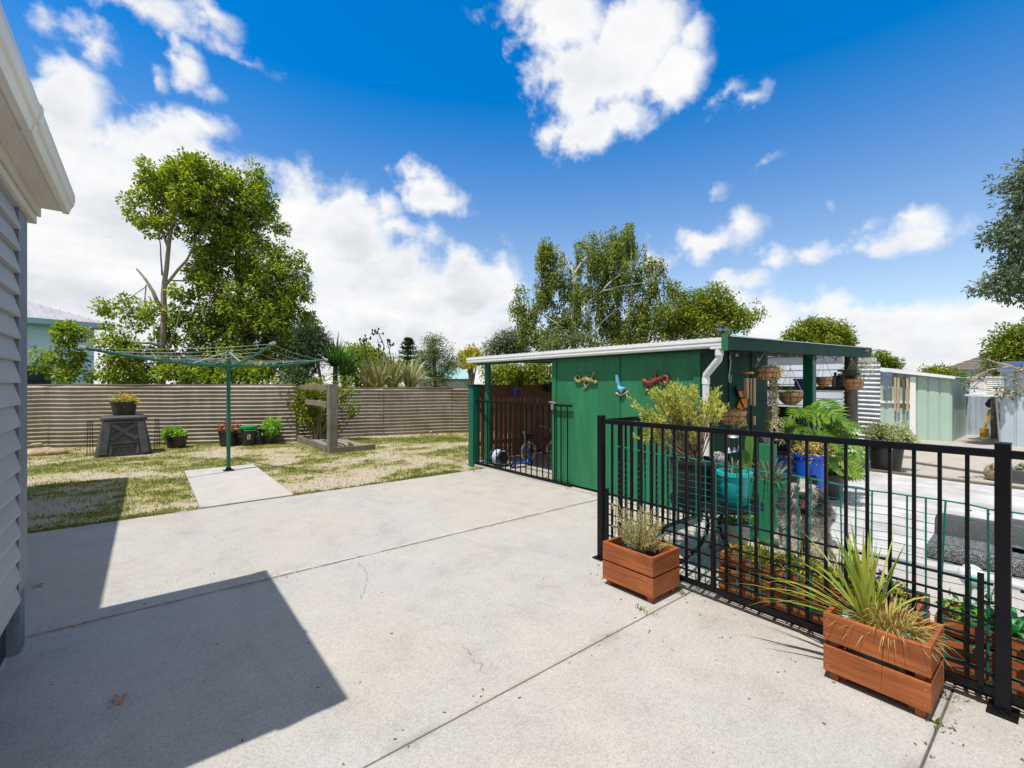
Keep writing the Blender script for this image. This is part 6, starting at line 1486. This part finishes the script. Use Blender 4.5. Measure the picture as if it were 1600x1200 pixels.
for i in range(64):                                  # standing ribs of the roof sheet
    a = .05+i*.25; f = min(1.0, max(0.0, (a+.1)/4.3)) if a < 4.2 else 1
    p0 = Vector(hp(a, 0.02, ez+.03)); p1 = Vector(hp(a, Wh/2*f, ez+(rz_-ez)*f+.03))
    if f > .05: mb.bar(p0, p1, .05, .04)
mb.build('roof', M['roof_grey'], t)
mb = MB(); mb.bar(hp(-.15, -.05, ez-.06), hp(Lh, -.05, ez-.06), .12, .20); mb.bar(hp(-.15, .24, ez-.17), hp(Lh, .24, ez-.17), .5, .03); mb.build('fascia_gutter', M['house_trim'], t)
wd = None
for a in (1.6, 5.2):
    mb = MB(); mb.add([hp(a+i, .47, z) for z in (1.05, 2.25) for i in (0, 1.5)]+[hp(a+i, .52, z) for z in (1.05, 2.25) for i in (0, 1.5)], [(0, 1, 3, 2), (4, 6, 7, 5), (0, 4, 5, 1), (2, 3, 7, 6), (0, 2, 6, 4), (1, 5, 7, 3)]); wd = mb.build('window', M['house_trim'], t)
    mb = MB(); mb.add([hp(a+i, .46, z) for z in (1.13, 2.17) for i in (.08, 1.42)], [(0, 1, 3, 2)]); mb.build('pane', M['glass'], wd)
# low teal roofed outbuilding
d0 = 30; c = at(700, 600, d0)
t = empty('outbuilding', (c.x, c.y, 0), 'low outbuilding with pale teal roof behind the feathery tree', 'outbuilding', 'houses beyond the fences')
def ob(px, dd, z): q = at(px, 600, dd); return (q.x, q.y, z)
mb = MB(); e_ = 1.5+8/F*d0; r_ = 1.5+26/F*(d0+3)
mb.add([ob(636, d0, 0), ob(735, d0, 0), ob(735, d0, e_-.02), ob(636, d0, e_-.02), ob(642, d0+6, 0), ob(732, d0+6, 0), ob(732, d0+6, e_-.02), ob(642, d0+6, e_-.02)], [(0, 1, 2, 3), (5, 4, 7, 6), (0, 3, 7, 4), (1, 5, 6, 2)]); mb.build('wall', M['grey_wall'], t)
mb = MB(); mb.add([ob(632, d0-.3, e_), ob(738, d0-.3, e_), ob(726, d0+3, r_), ob(648, d0+3, r_), ob(738, d0+6.3, e_), ob(634, d0+6.3, e_)], [(0, 1, 2, 3), (2, 4, 5, 3), (1, 4, 2), (0, 3, 5)]); mb.build('roof', M['teal_roof'], t)
for px in (652, 690, 716):
    mb = MB(); q = at(px, 600, d0-.06); mb.box(q.x-.5, q.x+.5, q.y-.03, q.y+.03, .7, 1.5); mb.build('window', M['white'], t)
mb = MB(); q = at(700, 600, 24); mb.box(q.x-.8, q.x+.8, q.y-.3, q.y+.3, 0, 1.62); tag(mb.build('water_tank', plain('weathered tank', (.40, .40, .37), .8, .15, 4)), 'pale grey tank block behind the fence beside the cabbage palm', 'tank')
# sage steel shed
GXs = 16.35; gy0, gy1 = 2.05, 5.45; ge, gr = 1.66, 1.97; gm = (gy0+gy1)/2
t = empty('steel_shed', (GXs, gm, 0), 'sage green steel shed with white gable trim and door frame', 'shed', 'metal garden sheds across the yard')
mb = MB()
def ribbed(mb, x0, y0, x1, y1, z0, z1f, n_, depth=.02, inv=1):
    a = Vector((x0, y0, 0)); b = Vector((x1, y1, 0)); d_ = (b-a).normalized(); s = Vector((d_.y, -d_.x, 0))*inv
    prof = []
    for i in range(n_):
        f0 = i/n_; f1 = (i+1)/n_; w = f1-f0
        prof += [(f0+.0*w, 0), (f0+.82*w, 0), (f0+.86*w, -depth), (f0+.96*w, -depth)]
    prof.append((1, 0)); k = len(mb.v)
    for f, o_ in prof:
        q = a.lerp(b, f)+s*o_; mb.v += [(q.x, q.y, z0), (q.x, q.y, z1f(f))]
    for i in range(len(prof)-1): mb.f.append((k+2*i, k+2*i+2, k+2*i+3, k+2*i+1))
gz = lambda y: ge+(gr-ge)*(1-abs(y-gm)/(gm-gy0))
ribbed(mb, GXs, gy1, GXs, gy0, .0, lambda f: gz(gy1+(gy0-gy1)*f), 15); mb.build('front_wall', M['shed_green'], t, recalc=False)
mb = MB(); ribbed(mb, GXs, gy0, GXs+2.3, gy0, 0, lambda f: ge, 9); mb.add([(GXs+2.3, gy0, 0), (GXs+2.3, gy1, 0), (GXs+2.3, gy1, ge), (GXs+2.3, gm, gr), (GXs+2.3, gy0, ge)], [(0, 1, 2, 3, 4)]); mb.build('side_wall', M['shed_green'], t, recalc=False)
mb = MB()
for sgn in (0, 1):
    ya, yb = (gy0-.06, gm) if sgn == 0 else (gm, gy1+.06); za, zb = (ge+.01, gr+.03) if sgn == 0 else (gr+.03, ge+.01)
    mb.add([(GXs-.12, ya, za), (GXs+2.4, ya, za), (GXs+2.4, yb, zb), (GXs-.12, yb, zb)], [(0, 1, 2, 3)])
mb.build('roof', M['roof_grey'], t, recalc=False)
mb = MB(); mb.prism([(gy0-.07, ge-.03), (gm, gr-.075), (gy1+.07, ge-.03), (gy1+.07, ge+.03), (gm, gr+.045), (gy0-.07, ge+.03)], 0, GXs-.16, GXs-.125)
mb.build('gable_trim', M['white'], t)
yA, yB = onu(1378, GXs), onu(1424, GXs)
mb = MB(); mb.box(GXs-.07, GXs-.001, yB-.10, yB+.02, 0, 1.70); mb.build('corner_post', M['white'], t)
mb = MB(); mb.box(GXs-.06, GXs-.002, onu(1371, GXs)-.04, onu(1371, GXs)+.04, 0, 1.68); mb.box(GXs-.055, GXs-.003, yB+.02, onu(1371, GXs)-.04, .96, 1.03); mb.build('door_frame', M['white'], t)
for i, (px, w_) in enumerate(((1399, 'leftmost of the four timber battens hung on the sage shed door'), (1404, 'second from the left of the four timber battens on the sage shed door'), (1412, 'third from the left of the four timber battens on the sage shed door'), (1418, 'rightmost of the four timber battens hung on the sage shed door'))):
    y_ = onu(px, GXs-.09); mb = MB(); mb.box(GXs-.11, GXs-.075, y_-.024, y_+.024, zat(642+2*(i % 3), GXs, y_), zat(589+i % 2, GXs, y_))
    tag(mb.build('timber_batten', M['bamboo'] if i != 2 else M['pole_wood']), w_, 'batten', 'timber battens on the sage shed door')
mb = MB()
for i in range(5): y_ = onu(1380+i*3, GXs-.20); mb.tube([(GXs-.20, y_, zat(582, GXs, y_)), (GXs-.20, y_, zat(604+3*(i % 3), GXs, y_))], .022, 7)
mb.tube([(GXs-.20, onu(1379, GXs-.2), zat(582, GXs, 3.6)), (GXs-.20, onu(1393, GXs-.2), zat(582, GXs, 3.5))], .015, 6)
tag(mb.build('metal_wind_chime', plain('blue grey tubes', (.16, .20, .27), .4, .2, 4), None, True), 'blue grey tube wind chime under the white shed gable', 'wind chime')
# blue grey shed at the right edge
bx0 = 16.2; by1 = onu(1563, bx0)
t = empty('steel_shed', (bx0, by1-1.5, 0), 'blue grey steel shed with rounded ridge at the right edge', 'shed', 'metal garden sheds across the yard')
mb = MB(); ribbed(mb, bx0, by1, bx0, by1-3.2, 0, lambda f: 1.80, 12, .03); mb.build('front_wall', M['shed_blue'], t, recalc=False)
mb = MB(); ribbed(mb, bx0+2.2, by1, bx0, by1, 0, lambda f: 1.8, 8, .03); mb.build('side_wall', M['shed_blue'], t, recalc=False)
mb = MB(); mb.prism([(bx0-.05, 1.80), (bx0-.05, 1.86), (bx0+.30, 2.02), (bx0+1.1, 2.08), (bx0+2.3, 1.9), (bx0+2.3, 1.8)], 1, by1-3.25, by1+.05); mb.build('roof', M['shed_blue'], t)
# white louvred box on a pole
q = at(1543, 600, 11.0); t = empty('louvred_box', (q.x, q.y, 0), 'white louvred box on a thin leaning pole before the blue grey shed', 'box')
w_ = .23; z0_, z1_ = H-16/F*11, H+9.5/F*11
mb = MB(); rr = Vector(RIGHT); ff_ = Vector(FWD)
def lb(a, b_, z): return tuple(Vector((q.x, q.y, 0))+rr*a+ff_*b_+Vector((0, 0, z)))
def lbox(mb, a0, a1, b0, b1, z0, z1, tilt=0): mb.add([lb(a0, b0, z0), lb(a1, b0, z0), lb(a1, b1, z0+tilt), lb(a0, b1, z0+tilt), lb(a0, b0, z1), lb(a1, b0, z1), lb(a1, b1, z1+tilt), lb(a0, b1, z1+tilt)], [(3, 2, 1, 0), (4, 5, 6, 7), (0, 1, 5, 4), (1, 2, 6, 5), (2, 3, 7, 6), (3, 0, 4, 7)])
lbox(mb, -w_, w_, -.15, .2, z0_, z1_); mb.build('case', M['white'], t)
mb = MB()
for i in range(7): z = z0_+.05+i*.05; lbox(mb, -w_+.03, w_-.03, -.185, -.152, z, z+.012, .03)
mb.build('louvres', M['white'], t); mb = MB(); lbox(mb, -w_-.03, w_+.03, -.2, .24, z1_+.001, z1_+.03); lbox(mb, -w_-.08, w_+.03, -.2, .24, z0_-.05, z0_-.002); mb.build('lid', M['white'], t)
e_ = gp(1563, 697); mb = MB(); mb.tube([(e_.x, e_.y, 0), lb(w_-.03, 0, z0_-.05)], .02, 8); mb.build('pole', M['steel'], t, True)
# spade against the pale fence
a = gp(1538, 684); b_ = Vector(at(1546, 640, 12.7)); t = empty('spade', a, 'spade with yellow handle leaning on the pale upright iron fence', 'spade')
mb = MB(); mb.tube([a+Vector((0, 0, .22)), b_], .028, 8); mb.build('handle', M['yellow'], t, True); mb = MB(); mb.bar(a+Vector((0, 0, .02)), a+Vector((0, 0, .26)), .18, .02); mb.build('blade', M['yellow'], t)
mb = MB(); c = b_+Vector((0, 0, .18)); mb.ball(c, .10, 8, (.6, .9, 1.3)); o = mb.build('dark_cloth', M['black_plastic'], None, True); tag(o, 'dark cloth bundle hanging above the spade', 'cloth')
for v_ in o.data.vertices: v_.co *= 1+.3*mnoise.noise(v_.co*8)
bush('shade_shrub', 'dark shrub shadowed between sage shed and pale fence', 1512, [(1512, 648, 8, 14), (1505, 640, 6, 10)], 14.5, M['lf_dark'], 40, 24, .22, .12, .05, 415, cat='shrub', group='trees on the right side')
q = at(1553, 600, 12.5); mb = MB(); mb.box(q.x-.06, q.x+.06, q.y-.06, q.y+.06, 0, 1.35, .01); tag(mb.build('timber_post', M['bed_wood']), 'pale timber post beside the spade', 'post')
# tiled house far right
d0 = 36; t = empty('tiled_house', at(1540, 600, d0), 'white house with brown tiled hip roof beyond the sheds', 'house', 'houses beyond the fences'); t.location.z = 0
ez = H+22/F*d0; rz_ = H+64/F*d0
def th(px, dd, z): q = at(px, 600, dd); return (q.x, q.y, z)
mb = MB(); mb.add([th(1476, d0+.5, 0), th(1750, d0+.5, 0), th(1750, d0+.5, ez-.05), th(1476, d0+.5, ez-.05), th(1500, d0+9, 0), th(1500, d0+9, ez-.05)], [(0, 1, 2, 3), (4, 0, 3, 5)]); mb.build('wall', M['white'], t)
mb = MB(); nT = 9; e0 = Vector(th(1468, d0, ez)); e1 = Vector(th(1760, d0, ez)); r0_ = Vector(th(1572, d0+5, rz_)); r1_ = Vector(th(1700, d0+5, rz_)); bk = Vector(th(1500, d0+10, ez))
for i in range(nT):                                       # stepped tile courses
    f0, f1 = i/nT, (i+1)/nT; up_ = Vector((0, 0, .05))
    mb.add([e0.lerp(r0_, f0)+up_, e1.lerp(r1_, f0)+up_, e1.lerp(r1_, f1)+up_*.2, e0.lerp(r0_, f1)+up_*.2, e0.lerp(r0_, f0)-up_, e1.lerp(r1_, f0)-up_], [(0, 1, 2, 3), (4, 5, 1, 0)])
    mb.add([bk.lerp(r0_, f0)+up_, e0.lerp(r0_, f0)+up_, e0.lerp(r0_, f1)+up_*.2, bk.lerp(r0_, f1)+up_*.2], [(0, 1, 2, 3)])
mb.build('roof', M['roof_tile'], t, recalc=False)
mb = MB(); mb.bar(e0-Vector((0, 0, .12)), e1-Vector((0, 0, .12)), .15, .16); mb.build('gutter', M['corner_blue'], t)
for px in (1490, 1530):
    mb = MB(); mb.add([th(px, d0+.45, 1.2), th(px+18, d0+.45, 1.2), th(px+18, d0+.45, 2.15), th(px, d0+.45, 2.15)], [(0, 1, 2, 3)]); mb.build('window', M['glass'], t)

# ================================================================== SKY, SUN, CAMERA
SUND = Vector((-.412, -.07, 1.0)).normalized(); elev = math.asin(SUND.z)
w = bpy.data.worlds.new('World'); scene.world = w; w.use_nodes = True; nt = w.node_tree
bg = nt.nodes['Background']
sky = nt.nodes.new('ShaderNodeTexSky'); sky.sky_type = 'NISHITA'; sky.sun_disc = False
sky.sun_elevation = elev; sky.sun_rotation = math.atan2(SUND.x, SUND.y) % (2*PI); sky.altitude = 20; sky.air_density = 1.0; sky.dust_density = .6; sky.ozone_density = 2.2
SKY_STR = .11; FILL_CLOUD_GAIN = .55
hs_ = nd(nt, 'ShaderNodeHueSaturation', Hue=.502, Saturation=1.4, Value=1.4); nt.links.new(sky.outputs[0], hs_.inputs['Color'])
tc0 = nt.nodes.new('ShaderNodeTexCoord'); sp0 = nt.nodes.new('ShaderNodeSeparateXYZ'); nt.links.new(tc0.outputs['Generated'], sp0.inputs[0])
for sock, a_, b_ in ((hs_.inputs['Saturation'], .86, 1.58), (hs_.inputs['Value'], 1.16, 1.46)):     # paler towards the horizon, deep blue overhead
    q_ = nd(nt, 'ShaderNodeMapRange', interpolation_type='SMOOTHSTEP'); nt.links.new(sp0.outputs[2], q_.inputs[0]); q_.inputs[1].default_value = .02; q_.inputs[2].default_value = .66; q_.inputs[3].default_value = a_; q_.inputs[4].default_value = b_; nt.links.new(q_.outputs[0], sock)
# clouds: soft masses placed by compass bearing and height above the horizon
CLOUDS = [(250, 450, 300, 170), (100, 440, 240, 190), (600, 470, 190, 110), (330, 300, 130, 80), (60, 560, 200, 80), (20, 230, 190, 130), (170, 330, 180, 140), (330, 350, 140, 110), (450, 375, 130, 105), (545, 375, 90, 78), (640, 480, 130, 90), (735, 455, 90, 78), (400, 520, 400, 130), (650, 550, 240, 80), (90, 150, 90, 70), (790, 520, 60, 60), (250, 240, 110, 60), (590, 330, 40, 30),
    (660, 298, 52, 34), (640, 272, 26, 20), (700, 315, 34, 20), (612, 358, 44, 24),
    (105, 48, 48, 24), (150, 78, 52, 28), (235, 12, 75, 30), (345, 32, 34, 22), (300, 108, 34, 34), (330, 140, 26, 18), (345, 72, 42, 16), (385, 98, 26, 12), (245, 122, 15, 16), (270, 200, 70, 22), (330, 195, 30, 16),
    (880, 40, 80, 70), (955, 110, 125, 90), (1000, 50, 80, 75), (1045, 120, 65, 62), (925, 205, 45, 45), (975, 185, 62, 30), (800, 10, 44, 26), (1130, 142, 36, 20), (1170, 156, 40, 18), (1085, 55, 24, 22), (857, 210, 20, 13), (835, 95, 22, 18),
    (1105, 372, 68, 28), (1155, 355, 36, 22), (1095, 385, 34, 18), (1110, 299, 20, 13), (1190, 256, 18, 8), (1290, 329, 14, 9), (1275, 398, 22, 13), (1400, 380, 80, 20), (1450, 376, 75, 12), (1350, 385, 44, 10), (1458, 346, 20, 10), (1345, 355, 22, 9), (1220, 405, 18, 9),
    (1165, 442, 42, 22), (1285, 478, 66, 26), (1400, 500, 140, 42), (1550, 508, 150, 48), (1310, 545, 260, 52), (1185, 500, 64, 48), (1400, 575, 400, 50), (1150, 470, 50, 26), (1030, 402, 24, 15), (1680, 500, 140, 60), (1010, 560, 300, 46)]
tc = nt.nodes.new('ShaderNodeTexCoord'); dirv = tc.outputs['Generated']
sep = nt.nodes.new('ShaderNodeSeparateXYZ'); nt.links.new(dirv, sep.inputs[0])
def mth(op, a, b=None, c=None):
    n = nt.nodes.new('ShaderNodeMath'); n.operation = op
    for s, v in zip(n.inputs, (a, b, c)):
        if v is None: continue
        if hasattr(v, 'is_output'): nt.links.new(v, s)
        else: s.default_value = v
    return n.outputs[0]
rx = mth('ADD', mth('MULTIPLY', sep.outputs[0], CA), mth('MULTIPLY', sep.outputs[1], -SA))
fy_ = mth('ADD', mth('MULTIPLY', sep.outputs[0], SA), mth('MULTIPLY', sep.outputs[1], CA))
az = mth('ARCTAN2', rx, fy_); el = mth('ARCSINE', sep.outputs[2])
# billow the outline with two scales of noise
nz = nd(nt, 'ShaderNodeTexNoise', Scale=5.5, Detail=7.0, Roughness=.60); nt.links.new(dirv, nz.inputs['Vector'])
nz2 = nd(nt, 'ShaderNodeTexNoise', Scale=15.0, Detail=6.0, Roughness=.56, Distortion=.1); nt.links.new(dirv, nz2.inputs['Vector'])
sc_ = nt.nodes.new('ShaderNodeSeparateColor'); nt.links.new(nz.outputs[1], sc_.inputs[0])
sc2 = nt.nodes.new('ShaderNodeSeparateColor'); nt.links.new(nz2.outputs[1], sc2.inputs[0])
azw = mth('ADD', az, mth('ADD', mth('MULTIPLY_ADD', sc_.outputs[0], .07, -.035), mth('MULTIPLY_ADD', sc2.outputs[0], .07, -.035)))
elw = mth('ADD', el, mth('ADD', mth('MULTIPLY_ADD', sc_.outputs[1], .06, -.03), mth('MULTIPLY_ADD', sc2.outputs[1], .06, -.03)))
cv_ = nt.nodes.new('ShaderNodeCombineXYZ'); nt.links.new(azw, cv_.inputs[0]); nt.links.new(elw, cv_.inputs[1])
def azel(px, py):
    a = math.atan((px-800)/F); return a, math.atan((600-py)/F*math.cos(a))
def field(shift):
    cur = None
    for (px, py, rx_, ry_) in CLOUDS:
        a0, e0 = azel(px, py); ra = max(.012, abs(azel(px+rx_, py)[0]-azel(px-rx_, py)[0])/2); re = max(.010, abs(azel(px, py+ry_)[1]-azel(px, py-ry_)[1])/2)
        v1 = nt.nodes.new('ShaderNodeVectorMath'); v1.operation = 'MULTIPLY_ADD'; nt.links.new(cv_.outputs[0], v1.inputs[0])
        v1.inputs[1].default_value = (1/ra, 1/re, 0); v1.inputs[2].default_value = (-a0/ra, -(e0+shift)/re, 0)
        v2 = nt.nodes.new('ShaderNodeVectorMath'); v2.operation = 'LENGTH'; nt.links.new(v1.outputs[0], v2.inputs[0])
        v = mth('SUBTRACT', 1.0, v2.outputs[1]); k_ = min(ra, re)
        v = mth('MULTIPLY', v, min(1.0, k_/.05))
        cur = v if cur is None else mth('SMOOTH_MAX', cur, v, .12)
    return cur
fld = field(0.0)
# behind the viewer and overhead: unseen cloud, added to lift and whiten the ambient light
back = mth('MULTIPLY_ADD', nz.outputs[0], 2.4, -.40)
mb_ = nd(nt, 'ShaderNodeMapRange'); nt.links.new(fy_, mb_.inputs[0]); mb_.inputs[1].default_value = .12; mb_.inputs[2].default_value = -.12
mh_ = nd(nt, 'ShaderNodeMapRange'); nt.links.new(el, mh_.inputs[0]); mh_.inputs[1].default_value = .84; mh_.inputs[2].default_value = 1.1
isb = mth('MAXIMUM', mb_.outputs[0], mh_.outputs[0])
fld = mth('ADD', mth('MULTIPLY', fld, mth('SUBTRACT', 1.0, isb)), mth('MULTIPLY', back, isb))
dens = mth('ADD', fld, mth('ADD', mth('MULTIPLY_ADD', nz2.outputs[0], 1.8, -.90), mth('MULTIPLY_ADD', nz.outputs[0], .7, -.35)))
mr = nd(nt, 'ShaderNodeMapRange', interpolation_type='SMOOTHSTEP'); nt.links.new(dens, mr.inputs[0]); mr.inputs[1].default_value = -.16; mr.inputs[2].default_value = .52
cov = mr.outputs[0]
# thick middles and low bases are greyer, billows catch the sun
nz3 = nd(nt, 'ShaderNodeTexNoise', Scale=4.2, Detail=8.0, Roughness=.58); mp3 = nt.nodes.new('ShaderNodeMapping'); mp3.inputs['Scale'].default_value = (1, 1, 2.6); mp3.inputs['Location'].default_value = (3.7, 1.2, .5)
nt.links.new(dirv, mp3.inputs[0]); nt.links.new(mp3.outputs[0], nz3.inputs['Vector'])
gr_ = nd(nt, 'ShaderNodeMapRange'); nt.links.new(nz3.outputs[0], gr_.inputs[0]); gr_.inputs[1].default_value = .40; gr_.inputs[2].default_value = .66
thick = nd(nt, 'ShaderNodeMapRange'); nt.links.new(dens, thick.inputs[0]); thick.inputs[1].default_value = .15; thick.inputs[2].default_value = .75
low = nd(nt, 'ShaderNodeMapRange'); nt.links.new(el, low.inputs[0]); low.inputs[1].default_value = .55; low.inputs[2].default_value = .10; low.inputs[3].default_value = .55; low.inputs[4].default_value = 1.0
gfac = mth('MULTIPLY', mth('MULTIPLY', gr_.outputs[0], thick.outputs[0]), low.outputs[0])
CW = 1.0/SKY_STR
cc = nt.nodes.new('ShaderNodeMix'); cc.data_type = 'RGBA'; nt.links.new(gfac, cc.inputs[0]); cc.inputs[6].default_value = (.77*CW, .77*CW, .775*CW, 1); cc.inputs[7].default_value = (.53*CW, .56*CW, .60*CW, 1)
# cloud towards the high sun is dimmed, to trim the added ambient fill
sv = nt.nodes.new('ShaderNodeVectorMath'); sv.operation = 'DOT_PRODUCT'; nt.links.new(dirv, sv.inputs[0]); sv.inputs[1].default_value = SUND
sg = nd(nt, 'ShaderNodeMapRange', interpolation_type='SMOOTHSTEP'); nt.links.new(sv.outputs['Value'], sg.inputs[0]); sg.inputs[1].default_value = .30; sg.inputs[2].default_value = 1.0; sg.inputs[3].default_value = 1.0; sg.inputs[4].default_value = FILL_CLOUD_GAIN
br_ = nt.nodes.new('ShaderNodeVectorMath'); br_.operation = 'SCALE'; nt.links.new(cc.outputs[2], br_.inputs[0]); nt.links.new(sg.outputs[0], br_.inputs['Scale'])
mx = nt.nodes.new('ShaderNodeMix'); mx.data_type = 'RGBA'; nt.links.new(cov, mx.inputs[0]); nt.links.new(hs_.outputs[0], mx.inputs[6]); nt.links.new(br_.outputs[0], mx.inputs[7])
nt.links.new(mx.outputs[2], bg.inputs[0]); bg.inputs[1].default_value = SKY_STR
w.cycles.sampling_method = 'MANUAL'; w.cycles.sample_map_resolution = 512

sl = bpy.data.lights.new('sun', 'SUN'); sl.energy = 4.0; sl.angle = math.radians(.5); sl.color = (1.0, .965, .915)
so = bpy.data.objects.new('sun', sl); col.objects.link(so); so.rotation_euler = SUND.to_track_quat('Z', 'Y').to_euler(); so.location = (-8, -2, 20)

cam = bpy.data.cameras.new('camera'); cam.sensor_width = 36; cam.lens = 36*F/1600; cam.clip_start = .05; cam.clip_end = 2000
co_ = bpy.data.objects.new('camera', cam); col.objects.link(co_); co_.location = (0, 0, H); co_.rotation_euler = (PI/2, 0, -math.atan2(SA, CA)); scene.camera = co_
scene.view_settings.view_transform = 'Standard'; scene.view_settings.look = 'None'; scene.view_settings.exposure = .36; scene.view_settings.gamma = 1
scene.cycles.max_bounces = 6; scene.cycles.diffuse_bounces = 3; scene.cycles.transmission_bounces = 4; scene.cycles.use_adaptive_sampling = True; scene.cycles.use_denoising = True
